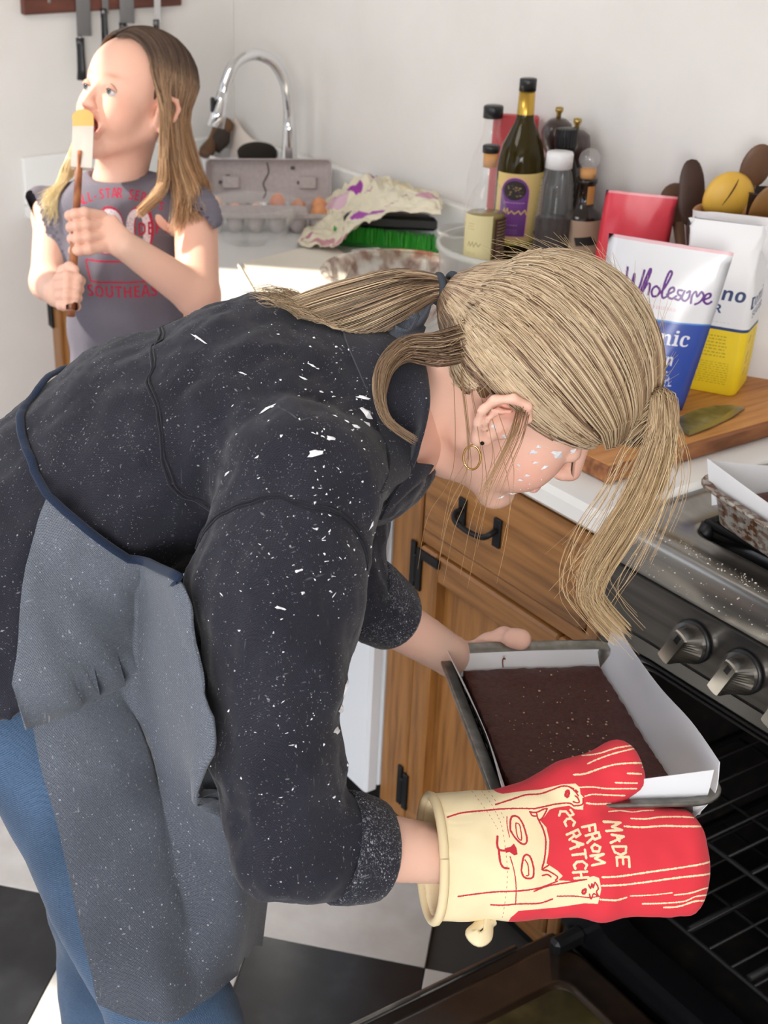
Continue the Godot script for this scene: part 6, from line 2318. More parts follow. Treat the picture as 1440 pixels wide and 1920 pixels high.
	var body := obj("body", baked(A), skin_m, W)
	body.position = -W.position

	# --- jeans
	var hn := hip + near * 0.085 + Vector3(0, -0.035, 0)
	var hfar := hip + far * 0.085 + Vector3(0, -0.035, 0)
	var kn := Vector3(-0.9249, 0.5335, -0.4478)
	var kf := Vector3(-1.2094, 0.4781, -0.4782)
	var an := kn + Vector3(0, -kn.y + 0.10, 0) - RX * 0.06
	var af := kf + Vector3(0, -kf.y + 0.10, 0) - RX * 0.02
	F = Field.new(hip.min(kn).min(an).min(af).min(kf) - Vector3.ONE * 0.2, hip.max(kn).max(hn) + Vector3.ONE * 0.2, 0.011)
	F.k = 0.03
	F.flat(hip + Vector3(0, 0.05, 0), hip, far, 0.155, 0.112, 0.165, 0.118)
	for e in [[hn, kn, an], [hfar, kf, af]]:
		F.cap(e[0], e[1], 0.098, 0.066)
		F.cap(e[1], e[2], 0.064, 0.050)
	F.ripple(noise(131, 11.0, 3), 0.006, Vector3(1, 0.6, 1))
	F.slice(Vector3(hip.x, 0.07, hip.z), Vector3.DOWN, 1.2)
	var J := arrays()
	var fade := noise(132, 7.0, 2)
	F.net(J, func(p: Vector3, g: Vector3) -> Color:
		var v := 0.85 + 0.35 * fade.get_noise_3dv(p)
		return Color(v, v, v))
	var jeans_field := F
	var jeans := obj("jeans", baked(J), cloth_mat(twill(S(100, 122, 146), S(44, 64, 92), 3), 12.0), W)
	jeans.position = -W.position
	for e in [an, af]:
		var b := MB.new()
		b.xf = off * Transform3D(Basis(RX * Vector3(1, 0, 1), Vector3.UP, near).orthonormalized(), Vector3(e.x, 0.0, e.z))
		b.sm(1)
		var rings := []
		for q in [[0.26, 0.088, 0.03, 0.001], [0.27, 0.096, 0.04, 0.012], [0.268, 0.094, 0.04, 0.03], [0.22, 0.085, 0.04, 0.06], [0.13, 0.08, 0.035, 0.085], [0.10, 0.075, 0.03, 0.11]]:
			rings.append(rrect(q[0], q[1], q[2], q[3], 6, Vector3(0.06 - 0.09 * q[3] / 0.1, 0, 0)))
		b.loft(rings, true)
		obj("shoe", b, mat(S(60, 50, 46), 0.6), W)

	# --- shirt
	F = Field.new(hip.min(en).min(sf).min(ef) - Vector3.ONE * 0.20, hip.max(chest).max(sn).max(en) + Vector3.ONE * 0.20, 0.0085)
	F.k = 0.035
	F.flat(chest - RX * 0.005, mid, far, 0.158, 0.098, 0.165, 0.118)
	F.flat(mid, waist, far, 0.165, 0.118, 0.152, 0.116)
	F.flat(waist, low, far, 0.152, 0.116, 0.160, 0.120)
	F.flat(low, hip, far, 0.160, 0.120, 0.178, 0.126)
	F.flat(hip, Vector3(-1.1219, 0.8543, -0.4219), far, 0.178, 0.126, 0.180, 0.118)
	F.cap(c7 + Vector3(0, -0.05, 0), chest, 0.060, 0.09)
	F.slice(Vector3(-1.1347, 0.8837, -0.3607), (kn - hn).normalized(), 0.6)
	# near sleeve: wide at the shoulder, loose at the elbow
	F.chain([sn + RX * 0.005, Vector3(-0.9051, 1.0774, -0.5584), Vector3(-0.8739, 1.0119, -0.5387), Vector3(-0.8451, 0.9310, -0.5241), en], [0.082, 0.079, 0.062, 0.057, 0.056], 0.03)
	F.cap(en, Vector3(-0.7980, 0.8324, -0.5786), 0.056, 0.047, 0.02)
	# far sleeve
	F.chain([sf, ef], [0.078, 0.058], 0.03)
	F.cap(ef, Vector3(-1.0721, 0.8857, -0.8141), 0.056, 0.044, 0.02)
	F.ripple(noise(141, 8.0, 3), 0.010, Vector3(1.0, 1.0, 1.0))
	F.ripple(noise(142, 17.0, 3), 0.0065, Vector3(1.2, 0.5, 1.2))
	# gathers under the yoke and folds where the elbow bends
	var axn := (Vector3(-0.7980, 0.8324, -0.5786) - en).normalized()
	for i in 5:
		var q := Vector3(-0.7703, 0.9428, -0.5437) + (Vector3(-0.7741, 0.9313, -0.4347) - Vector3(-0.7703, 0.9428, -0.5437)) * 0.06 * i
	F.slice(Vector3(-0.7958, 0.8301, -0.5847), axn, 0.09)
	F.slice(Vector3(-1.0729, 0.8874, -0.8122), (Vector3(-1.0721, 0.8857, -0.8141) - ef).normalized(), 0.09)
	# neck opening
	F.cap(Vector3(-1.0008, 1.1792, -0.7708), Vector3(-0.9434, 1.1855, -0.8220), 0.062, 0.07, 0.01, true)
	var shirt_field := F
	var C := arrays()
	var dust := noise(143, 9.0, 3)
	F.net(C, func(p: Vector3, g: Vector3) -> Color:
		var v := 0.92 + 0.3 * dust.get_noise_3dv(p)
		return Color(v, v, v * 1.02))
	var shirt_tex := twill(S(60, 60, 69), S(22, 22, 29), 5)
	var shirt_m := cloth_mat(shirt_tex, 18.0, flour_specks(7000, 9, 0.7))
	var shirt := obj("shirt", baked(C), shirt_m, W)
	shirt.position = -W.position
	# seams, drawn on the cloth by following it
	var seam_m := cloth_mat(shirt_tex, 18.0)
	var seam := func(pts: Array, r: float, called: String):
		var sm := MB.new(Color(0.7, 0.7, 0.72))
		sm.sm(1)
		var out := []
		for q in spline(pts, 8):
			out.append(F.onto(q, r * 0.3))
		sm.tube(out, r, 6)
		var o := obj(called, sm, seam_m, shirt)
	seam.call([Vector3(-1.2474, 1.2330, -0.6263), Vector3(-1.1477, 1.2243, -0.5673), Vector3(-1.0858, 1.1933, -0.5323), Vector3(-1.0392, 1.1577, -0.5109), Vector3(-1.0025, 1.1290, -0.5015), Vector3(-0.9703, 1.1105, -0.4946)], 0.0016, "seam")
	seam.call([Vector3(-1.2445, 1.2330, -0.6315), Vector3(-1.1450, 1.2243, -0.5721), Vector3(-1.0831, 1.1933, -0.5369), Vector3(-1.0366, 1.1577, -0.5154), Vector3(-0.9999, 1.1289, -0.5060), Vector3(-0.9683, 1.1105, -0.4981)], 0.0012, "seam")
	seam.call([Vector3(-0.9698, 1.1279, -0.4902), Vector3(-0.9490, 1.1484, -0.5023), Vector3(-0.9196, 1.1649, -0.5255), Vector3(-0.8931, 1.1698, -0.5548), Vector3(-0.8731, 1.1617, -0.5822), Vector3(-0.8594, 1.1413, -0.6086), Vector3(-0.8457, 1.1102, -0.6241)], 0.0018, "seam")
	seam.call([Vector3(-0.9682, 1.1242, -0.4893), Vector3(-0.9470, 1.1448, -0.5023), Vector3(-0.9182, 1.1614, -0.5246), Vector3(-0.8916, 1.1664, -0.5540), Vector3(-0.8716, 1.1583, -0.5813), Vector3(-0.8585, 1.1370, -0.6058), Vector3(-0.8453, 1.1058, -0.6205)], 0.0012, "seam")
	# rolled cuffs
	for e in [[Vector3(-0.8034, 0.8371, -0.5647), Vector3(-0.7917, 0.8194, -0.6039), 0.0515, 0.0475], [Vector3(-1.0790, 0.9169, -0.7766), Vector3(-1.0707, 0.8735, -0.8271), 0.048, 0.042]]:
		var a: Vector3 = e[0]
		var d: Vector3 = (e[1] - a)
		var ax := d.normalized()
		var n1 := ax.cross(Vector3.UP).normalized()
		var n2 := ax.cross(n1)
		var cb := MB.new(Color(1.15, 1.15, 1.18))
		cb.sm(1)
		var rings := []
		for q in [[0.0, 0.93], [-0.06, 1.02], [0.02, 1.07], [0.3, 1.08], [0.7, 1.06], [0.95, 1.03], [1.0, 0.99], [0.97, 0.94], [0.4, 0.90], [0.0, 0.86]]:
			var ring := PackedVector3Array()
			var r := lerpf(e[2], e[3], q[0])
			for j in 28:
				var an2 := TAU * j / 28
				var wob := 1.0 + 0.035 * sin(an2 * 3.0 + q[0] * 2.0)
				ring.append(a + d * q[0] + (n1 * cos(an2) + n2 * sin(an2)) * r * q[1] * wob)
			rings.append(ring)
		cb.loft(rings, false)
		obj("cuff", cb, cloth_mat(shirt_tex, 18.0, flour_specks(60000, 10, 0.8)), shirt)
	# collar
	var eye0 := Vector3(0, 1.685, 0)
	var lay := func(p: Vector3, off0: float) -> Vector3:
		var dir := (p - eye0).normalized()
		var q := F.hit(eye0 + dir * 0.8, dir, 1.2)
		if absf(F.at(q)) > 0.004:
			q = F.onto(p)
		return q + F.grad(q) * off0
	var crow := [[], [], [], []]
	for q in [Vector3(-1.1347, 1.2313, -0.7791), Vector3(-1.0676, 1.2344, -0.7419), Vector3(-0.9852, 1.2235, -0.7068), Vector3(-0.9369, 1.2013, -0.6904), Vector3(-0.9157, 1.1728, -0.6880), Vector3(-0.9206, 1.1383, -0.6832)]:
		crow[0].append(lay.call(q, 0.001))
	for q in [Vector3(-1.1250, 1.2427, -0.8076), Vector3(-1.0437, 1.2384, -0.7658), Vector3(-0.9716, 1.2247, -0.7320), Vector3(-0.9311, 1.1980, -0.7156), Vector3(-0.9158, 1.1771, -0.7081), Vector3(-0.9215, 1.1532, -0.7035)]:
		crow[1].append(lay.call(q, 0.010))
	crow[2] = [Vector3(-1.0815, 1.2465, -0.8205), Vector3(-0.9943, 1.2438, -0.7793), Vector3(-0.9302, 1.2291, -0.7417), Vector3(-0.9079, 1.2101, -0.7235), Vector3(-0.9018, 1.1882, -0.7122), Vector3(-0.9062, 1.1713, -0.7103)]
	crow[3] = [Vector3(-1.0870, 1.2356, -0.8223), Vector3(-1.0058, 1.2329, -0.7819), Vector3(-0.9451, 1.2216, -0.7464), Vector3(-0.9229, 1.2036, -0.7290), Vector3(-0.9171, 1.1833, -0.7189), Vector3(-0.9187, 1.1675, -0.7160)]
	var cl := MB.new(Color(1.15, 1.15, 1.2))
	cl.sheet(patch(crow, 7, 6), 0.004)
	obj("collar", cl, shirt_m, shirt)
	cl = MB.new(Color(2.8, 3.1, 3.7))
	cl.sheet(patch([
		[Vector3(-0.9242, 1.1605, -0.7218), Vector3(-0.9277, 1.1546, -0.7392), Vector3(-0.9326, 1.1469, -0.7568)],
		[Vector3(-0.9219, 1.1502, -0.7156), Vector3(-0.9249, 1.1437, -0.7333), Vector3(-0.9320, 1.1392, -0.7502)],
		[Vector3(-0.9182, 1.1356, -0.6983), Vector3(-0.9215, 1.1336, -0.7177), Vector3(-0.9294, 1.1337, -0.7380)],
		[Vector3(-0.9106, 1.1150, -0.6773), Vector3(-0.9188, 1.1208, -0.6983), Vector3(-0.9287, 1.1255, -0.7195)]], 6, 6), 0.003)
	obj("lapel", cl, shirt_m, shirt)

	# --- apron: bib hem, skirt round the hips, strings
	var ap_tex := twill(S(132, 138, 147), S(56, 60, 69), 7)
	var rows := [
		[Vector3(-1.1107, 1.1193, -0.4136), Vector3(-1.0367, 1.1112, -0.4230), Vector3(-0.9838, 1.0997, -0.4483), Vector3(-0.9497, 1.0836, -0.4813), Vector3(-0.9742, 1.0537, -0.5439), Vector3(-1.0658, 1.0104, -0.6558)],
		[Vector3(-1.1217, 1.0455, -0.3878), Vector3(-1.0362, 1.0649, -0.4000), Vector3(-0.9617, 1.0685, -0.4334), Vector3(-0.9300, 1.0520, -0.4842), Vector3(-0.9548, 1.0205, -0.5447), Vector3(-1.0723, 0.9535, -0.6779)],
		[Vector3(-1.1188, 0.9558, -0.3707), Vector3(-1.0187, 0.9966, -0.3849), Vector3(-0.9436, 1.0141, -0.4221), Vector3(-0.9178, 0.9976, -0.4851), Vector3(-0.9477, 0.9644, -0.5464), Vector3(-1.0796, 0.8781, -0.6797)],
		[Vector3(-1.1011, 0.8573, -0.3710), Vector3(-0.9946, 0.9070, -0.3826), Vector3(-0.9215, 0.9297, -0.4216), Vector3(-0.9006, 0.9146, -0.4888), Vector3(-0.9428, 0.8753, -0.5559), Vector3(-1.0815, 0.7826, -0.6709)],
		[Vector3(-1.0735, 0.7500, -0.3799), Vector3(-0.9776, 0.7990, -0.3948), Vector3(-0.9078, 0.8247, -0.4309), Vector3(-0.8874, 0.8107, -0.4982), Vector3(-0.9497, 0.7614, -0.5652), Vector3(-1.0714, 0.6658, -0.6619)],
		[Vector3(-1.0420, 0.6336, -0.3865), Vector3(-0.9559, 0.6785, -0.4027), Vector3(-0.8974, 0.7025, -0.4397), Vector3(-0.8885, 0.7047, -0.5030), Vector3(-0.9555, 0.6534, -0.5597), Vector3(-1.0653, 0.5502, -0.6473)],
		[Vector3(-1.0153, 0.5252, -0.3928), Vector3(-0.9418, 0.5672, -0.4064), Vector3(-0.8928, 0.6020, -0.4375), Vector3(-0.8949, 0.6182, -0.4954), Vector3(-0.9612, 0.5644, -0.5508), Vector3(-1.0589, 0.4561, -0.6319)]]
	var eye := Vector3(0, 1.685, 0)
	for i in rows.size():
		for j in 4:
			var dir: Vector3 = (rows[i][j] - eye).normalized()
			var t := 0.8
			while t < 1.75:
				var d := minf(shirt_field.at(eye + dir * t) if i < 4 else 1.0, jeans_field.at(eye + dir * t))
				if d < 0.012:
					rows[i][j] = eye + dir * t
					break
				t += 0.004
	var g := patch(rows, 8, 7)
	var fold := noise(151, 10.0, 2)
	for i in g.size():
		for j in g[i].size():
			var p: Vector3 = g[i][j]
			for k in 4:
				for fld in [shirt_field, jeans_field]:
					var d: float = fld.at(p)
					if d < 0.016 and d > -0.12:
						p += fld.grad(p) * (0.016 - d)
			var w := float(i) / (g.size() - 1)
			g[i][j] = p + near * (fold.get_noise_3dv(p * Vector3(1, 0.35, 1)) * 0.010 * w) 
	var ab := MB.new(Color.WHITE)
	ab.xf = off
	ab.sheet(g, 0.0025)
	var am := ab.done()
	# flour clouds where hands were wiped; the denim tone darkens towards the hem
	var arr := am.surface_get_arrays(0)
	var vv: PackedVector3Array = arr[Mesh.ARRAY_VERTEX]
	var cc: PackedColorArray = arr[Mesh.ARRAY_COLOR]
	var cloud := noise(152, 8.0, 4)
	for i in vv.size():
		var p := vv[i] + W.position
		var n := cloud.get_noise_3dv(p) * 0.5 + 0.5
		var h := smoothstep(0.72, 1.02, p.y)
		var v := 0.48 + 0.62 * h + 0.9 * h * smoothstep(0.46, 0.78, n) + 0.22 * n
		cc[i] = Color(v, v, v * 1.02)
	arr[Mesh.ARRAY_COLOR] = cc
	am = ArrayMesh.new()
	am.add_surface_from_arrays(Mesh.PRIMITIVE_TRIANGLES, arr)
	var apron := obj("apron", am, cloth_mat(ap_tex, 16.0, flour_specks(9000, 11, 0.8)), W)
	var tie := MB.new(Color.WHITE)
	tie.xf = off
	tie.sm(1)
	var tp := []
	for q in spline([Vector3(-1.3225, 1.1805, -0.5540), Vector3(-1.2655, 1.1742, -0.4898), Vector3(-1.2296, 1.1630, -0.4512), Vector3(-1.1836, 1.1506, -0.4294), Vector3(-1.1325, 1.1373, -0.4159)], 8):
		tp.append(shirt_field.onto(q, 0.005))
	for j in range(0, g[0].size(), 2):
		tp.append(g[0][j] + Vector3(0, 0.004, 0))
	tie.tube(tp, 0.0048, 8, true, 0.5)
	obj("apron_string", tie, cloth_mat(twill(S(44, 58, 82), S(20, 28, 46), 8), 14.0), apron)
	# neck strap, knotted
	for e in [[[Vector3(-1.0079, 1.2266, -0.7264), Vector3(-1.0191, 1.2456, -0.7599), Vector3(-1.0267, 1.2643, -0.7880), Vector3(-1.0314, 1.2775, -0.8043), Vector3(-1.0330, 1.2824, -0.8176), Vector3(-1.0249, 1.2701, -0.8082), Vector3(-1.0198, 1.2579, -0.7935)], 0.011], [[Vector3(-1.0415, 1.2480, -0.7678), Vector3(-1.0332, 1.2564, -0.7797), Vector3(-1.0221, 1.2618, -0.7868), Vector3(-1.0150, 1.2529, -0.7971)], 0.013], [[Vector3(-1.0372, 1.2703, -0.7866), Vector3(-1.0280, 1.2748, -0.7917), Vector3(-1.0227, 1.2677, -0.7984), Vector3(-1.0172, 1.2546, -0.7836), Vector3(-1.0294, 1.2561, -0.7749)], 0.010]]:
		tie = MB.new(Color(1.1, 1.1, 1.1))
		tie.xf = off
		tie.sm(1)
		tie.tube(spline(e[0], 6), e[1], 10, true, 0.35)
		obj("neck_strap", tie, cloth_mat(ap_tex, 16.0), apron)

	# flour lying on shirt, sleeve and cheek
	flour(W, shirt_field, [], true)
	flour(W, head_field, [[Vector3(-0.6729, 1.2776, -0.6675), 0.020, 0.010], [Vector3(-0.6739, 1.2688, -0.6570), 0.010, 0.005], [Vector3(-0.6828, 1.2793, -0.6518), 0.009, 0.006], [Vector3(-0.6788, 1.2510, -0.6303), 0.013, 0.004], [Vector3(-0.6797, 1.2601, -0.6380), 0.006, 0.004], [Vector3(-0.6762, 1.2887, -0.6728), 0.020, 0.012], [Vector3(-0.6678, 1.2798, -0.6788), 0.010, 0.008], [Vector3(-0.6788, 1.2719, -0.6513), 0.007, 0.0035], [Vector3(-0.6783, 1.2631, -0.6434), 0.006, 0.004], [Vector3(-0.6677, 1.2581, -0.6572), 0.009, 0.003], [Vector3(-0.6847, 1.2705, -0.6395), 0.005, 0.003], [Vector3(-0.6818, 1.2484, -0.6224), 0.012, 0.004], [Vector3(-0.6823, 1.2829, -0.6563), 0.006, 0.005], [Vector3(-0.6987, 1.2906, -0.6349), 0.006, 0.004], [Vector3(-0.7056, 1.2973, -0.6294), 0.007, 0.005]], false)
	# earrings
	var eb := MB.new()
	eb.xf = off
	eb.sm(1)
	var lobe := X * Vector3(-0.003, -0.033, 0.090)
	var hoop := []
	for i in 25:
		var a := TAU * i / 24 - PI / 2
		hoop.append(lobe + Vector3(0, -0.012, 0) + RX * cos(a) * 0.0085 + UX * (sin(a) * 0.012 + 0.0))
	eb.tube(hoop, 0.0011, 8, false)
	obj("hoop_earring", eb, mat(S(214, 176, 110), 0.2, 1.0), W)
	eb = MB.new()
	eb.xf = off * Transform3D(X.basis, X * Vector3(0.001, -0.024, 0.090))
	eb.box(Vector3.ZERO, Vector3(0.004, 0.004, 0.0025), 0.001)
	obj("stud_earring", eb, M.iron, W)
	# lashes of the lowered lid
	var LA := arrays()
	for s in [-1.0, 1.0]:
		for i in 16:
			var z := lerpf(-0.011, 0.012, i / 15.0)
			var r := X * Vector3(0.098 - 1.6 * z * z * 30.0 * 0.02, -0.004, s * (0.031 + z))
			strand(LA, [r, r + BB.x * 0.004 - BB.y * 0.003 + BB.z * s * z * 0.12, r + BB.x * 0.008 - BB.y * 0.0035 + BB.z * s * z * 0.35], 0.0004, L(90, 60, 45), L(90, 60, 45))
	var lm := mat(Color.WHITE, 0.6)
	lm.vertex_color_use_as_albedo = true
	var lash := obj("eyelashes", baked(LA), lm, W)
	lash.position = -W.position
	lash.set_meta("kind", "stuff")
	woman_hair(W, X, shirt_field)

func flour(W: Node3D, F: Field, spots: Array, cloth: bool):
	var b := MB.new(Color.WHITE)
	b.xf = Transform3D(Basis(), -W.position)
	var dabs := spots.duplicate()
	# [pixel-side start of the search, length, width]: larger smears first
	for e in ([[Vector3(-0.7976, 1.3109, -0.4802), 0.022, 0.006], [Vector3(-0.7662, 1.2799, -0.5047), 0.016, 0.008], [Vector3(-0.7580, 1.3073, -0.5468), 0.02, 0.012], [Vector3(-0.7645, 1.2902, -0.5180), 0.012, 0.007], [Vector3(-0.7581, 1.2982, -0.5373), 0.012, 0.006], [Vector3(-0.7544, 1.2999, -0.5456), 0.016, 0.006], [Vector3(-0.8447, 1.3605, -0.4467), 0.030, 0.003], [Vector3(-0.7923, 1.3318, -0.5106), 0.014, 0.003], [Vector3(-0.8174, 1.3359, -0.4703), 0.012, 0.002], [Vector3(-0.7939, 1.2665, -0.4420), 0.010, 0.003], [Vector3(-0.7932, 1.3410, -0.5183), 0.012, 0.003], [Vector3(-0.6804, 1.1024, -0.4778), 0.03, 0.010], [Vector3(-0.6757, 1.0876, -0.4712), 0.03, 0.008], [Vector3(-0.6851, 1.1171, -0.4844), 0.02, 0.006], [Vector3(-0.7231, 1.2297, -0.5304), 0.014, 0.004], [Vector3(-0.7338, 1.1730, -0.4543), 0.012, 0.003], [Vector3(-0.7377, 1.1987, -0.4734), 0.010, 0.003], [Vector3(-0.7643, 1.3185, -0.5467), 0.015, 0.006]] if cloth else []):
		dabs.append(e)
	var eye := Vector3(0, 1.685, 0)
	for i in (220 if cloth else 45):
		var c: Vector3 = [Vector3(-0.7670, 1.3057, -0.5291), Vector3(-0.7893, 1.3391, -0.5232), Vector3(-0.7379, 1.2611, -0.5358), Vector3(-0.7329, 1.1876, -0.4706), Vector3(-0.6939, 1.0769, -0.4283), Vector3(-0.7292, 1.2169, -0.5067)][i % 6] if cloth else Vector3(-0.6796, 1.2767, -0.6547)
		var sg := 0.034 if cloth else 0.015
		var q := c + RX * rng.randfn() * sg + UX * rng.randfn() * sg
		dabs.append([q, (0.0015 + 0.006 * pow(rng.randf(), 3)) * (1.0 if cloth else 0.5), (0.001 + 0.003 * pow(rng.randf(), 3)) * (1.0 if cloth else 0.6)])
	for e in dabs:
		var dir: Vector3 = (e[0] - eye).normalized()
		var p := F.hit(eye + dir * 0.85, dir, 1.0)
		if absf(F.at(p)) > 0.004:
			continue
		var n := F.grad(p)
		var t := (RX * rng.randf_range(0.4, 1.0) + UX * rng.randf_range(-0.6, 0.6))
		t = (t - n * t.dot(n)).normalized()
		var s := n.cross(t)
		var top: Vector3 = p + n * (0.0008 + e[2] * 0.18)
		var m := 9
		for j in m:
			var a0 := TAU * j / m
			var a1 := TAU * (j + 1) / m
			var r0 := 0.5 * (0.8 + 0.25 * sin(j * 2.4 + p.x * 90.0))
			var r1 := 0.5 * (0.8 + 0.25 * sin((j + 1) % m * 2.4 + p.x * 90.0))
			b.tri(top, p + t * cos(a0) * e[1] * r0 + s * sin(a0) * e[2] * r0, p + t * cos(a1) * e[1] * r1 + s * sin(a1) * e[2] * r1)
	var o := obj("flour_dust", b, mat(S(232, 232, 236), 0.95), W)
	o.set_meta("kind", "stuff")

func woman_hair(W: Node3D, X: Transform3D, body: Field):
	var tie := Vector3(-1.0208, 1.2956, -0.8299)
	var kl := X.affine_inverse() * tie
	var ctr := Vector3(0.007, 0.053, 0)
	var rad := Vector3(0.103, 0.095, 0.083)
	# scalp cap
	var F := Field.new(X.origin - Vector3.ONE * 0.17, X.origin + Vector3.ONE * 0.17, 0.005)
	F.ell(X * ctr, X.basis, rad * 0.985, 0.01)
	F.cap(X * Vector3(-0.035, 0.045, 0), tie, 0.05, 0.010, 0.03)
	# cut the face and the neck free
	F.slice(X * Vector3(0.070, 0.044, 0), X.basis * Vector3(0.50, -0.86, 0.0), 0.16)
	F.slice(X * Vector3(-0.02, -0.008, 0), X.basis * Vector3(0.25, -1.0, 0.0).normalized(), 0.2)
	for s in [-1.0, 1.0]:
		F.cap(X * Vector3(-0.006, 0.012, s * 0.092), X * Vector3(-0.004, -0.03, s * 0.092), 0.034, 0.034, 0.004, true)
	var A := arrays()
	F.net(A, func(p: Vector3, g: Vector3) -> Color: return L(120, 96, 70))
	var hm := mat(Color.WHITE, 0.42, 0.0, 0.5)
	hm.vertex_color_use_as_albedo = true
	var cap_o := obj("hair", baked(A), hm, W)
	cap_o.position = -W.position
	var H := arrays()
	var r := RandomNumberGenerator.new()
	r.seed = 21
	var shade := func(q: float) -> Color:
		var c := L(118, 92, 74).lerp(L(176, 146, 118), r.randf())
		if q > 0.72:
			c = L(206, 180, 146).lerp(L(228, 208, 178), r.randf())
		elif q < 0.25:
			c = L(74, 57, 46)
		return c
	var lock := noise(22, 26.0, 2)
	# hair drawn back: from all round the hairline and the scalp to the tie
	var line := spline([Vector3(0.100, 0.080, -0.012), Vector3(0.100, 0.062, 0.022), Vector3(0.092, 0.042, 0.046), Vector3(0.074, 0.040, 0.062), Vector3(0.046, 0.036, 0.073), Vector3(0.024, 0.038, 0.078), Vector3(-0.008, 0.056, 0.078), Vector3(-0.034, 0.040, 0.078), Vector3(-0.048, 0.004, 0.070), Vector3(-0.062, -0.026, 0.048), Vector3(-0.070, -0.038, 0.015)], 8)
	var ed := (kl - ctr) / rad
	var ke := ed.length()
	ed = ed.normalized()
	for i in 9500:
		var d: Vector3
		var edge := i % 5 < 2
		if edge:
			var f := r.randf() * (line.size() - 1.001)
			var hp: Vector3 = line[int(f)].lerp(line[int(f) + 1], f - int(f))
			if i % 2 == 0:
				hp.z = -hp.z
				hp.y += 0.022
			d = ((hp + Vector3(r.randfn(), r.randfn(), r.randfn()) * 0.005 - ctr) / rad).normalized()
		else:
			d = Vector3(r.randf_range(-0.9, 1.0), r.randf_range(-0.15, 1.0), r.randf_range(-1, 1)).normalized()
			var hp := ctr + d * rad
			if hp.x > 0.0 and hp.y < 0.036 + 0.30 * maxf(0.0, hp.x - 0.03):
				continue
			if hp.y < 0.03 and hp.x > -0.03:
				continue
		var clump := lock.get_noise_3dv(d * 0.22)
		var lift := 0.020 + 0.035 * r.randf() + 0.05 * clump
		var pts := []
		var n := 15
		var twist := r.randf_range(-0.05, 0.05) + 0.09 * clump
		var ang := d.angle_to(ed)
		var over := (Vector3(0, 1, 0.22) - ed * ed.dot(Vector3(0, 1, 0.22))).normalized()
		var wv := d - ed * d.dot(ed)
		var via := (wv + over * 0.55 * smoothstep(1.3, 2.6, ang) + ed * 0.15).normalized()
		for j in n:
			var t := float(j) / (n - 1)
			var q := (d.slerp(via, t)).slerp(via.slerp(ed, t), t) if ang > 0.5 else d.slerp(ed, t)
			var rr := 1.02 + lift * sin(PI * minf(t * 1.1 + 0.12, 1.0))
			rr = lerpf(rr, ke, smoothstep(0.72, 1.0, t))
			var p := ctr + q * rad * rr
			p += Vector3(0, 1, 0.4) * twist * 0.06 * sin(PI * t)
			p = X * p
			var cd := F.at(p)
			if cd < 0.003:
				p += F.grad(p) * (0.003 - cd) * (1.0 - smoothstep(0.8, 1.0, t))
			pts.append(p + Vector3(r.randfn(), r.randfn(), r.randfn()) * 0.0004)
		pts[n - 1] = tie + (pts[n - 1] - tie).limit_length(0.009)
		var q0 := clump * 1.7 + 0.47 + r.randf_range(-0.22, 0.22)
		var c: Color = shade.call(q0)
		strand(H, pts, r.randf_range(0.0004, 0.0008), c, c.lerp(L(150, 124, 98), 0.3), 0.8)
	# front hair drawn over the forehead, falling free past the face
	for i in 620:
		var hp: Vector3 = Vector3(0.098, 0.080, -0.012).lerp(Vector3(0.092, 0.046, 0.045), r.randf())
		var d := ((hp - ctr) / rad).normalized()
		var u := Vector3(r.randfn(), r.randfn(), r.randfn()).limit_length(1.7)
		var loose := 2.4 if r.randf() < 0.16 else 1.0
		var t := r.randf()
		var pts := []
		var lift := 1.05 + 0.04 * r.randf()
		var ov := (Vector3(0, 1, 0.22) - ed * ed.dot(Vector3(0, 1, 0.22))).normalized()
		var vi := (d - ed * d.dot(ed) + ov * 0.55 * smoothstep(1.3, 2.6, d.angle_to(ed)) + ed * 0.15).normalized()
		for j in 6:
			var tt := lerpf(0.45, 0.0, j / 5.0)
			var q := d.slerp(vi, tt).slerp(vi.slerp(ed, tt), tt)
			pts.append(X * (ctr + q * rad * (lift + 0.05 * j / 5.0)))
		pts.append(Vector3(-0.8125, 1.2244, -0.9342) + u * 0.006)
		pts.append(Vector3(-0.8009, 1.1990, -0.9292) + u * 0.009)
		if t < 0.7:
			pts.append_array([Vector3(-0.7967, 1.1684, -0.9171) + u * 0.0085 * loose, Vector3(-0.7926, 1.1324, -0.8995) + u * 0.009 * loose, Vector3(-0.7923, 1.0981, -0.8768) + u * 0.010 * loose])
			if t < 0.34:
				pts.append_array([Vector3(-0.7922, 1.0641, -0.8540) + u * 0.009 * loose, Vector3(-0.7863, 1.0367, -0.8483) + u * 0.008 * loose, Vector3(-0.7610, 1.0077, -0.8639) + u * 0.008 * loose])
			elif t < 0.52:
				pts.append(Vector3(-0.7953, 1.0688, -0.8534) + u * 0.012 * loose)
		else:
			pts.append_array([Vector3(-0.7907, 1.1722, -0.9202) + u * 0.007 * loose, Vector3(-0.7863, 1.1369, -0.9037) + u * 0.009 * loose, Vector3(-0.7858, 1.1069, -0.8858) + u * 0.010 * loose])
		var c: Color = shade.call(0.5 + r.randf_range(-0.2, 0.5))
		strand(H, spline(pts, 3), r.randf_range(0.00035, 0.0007), c, c.lerp(L(214, 182, 128), 0.5), 0.3)
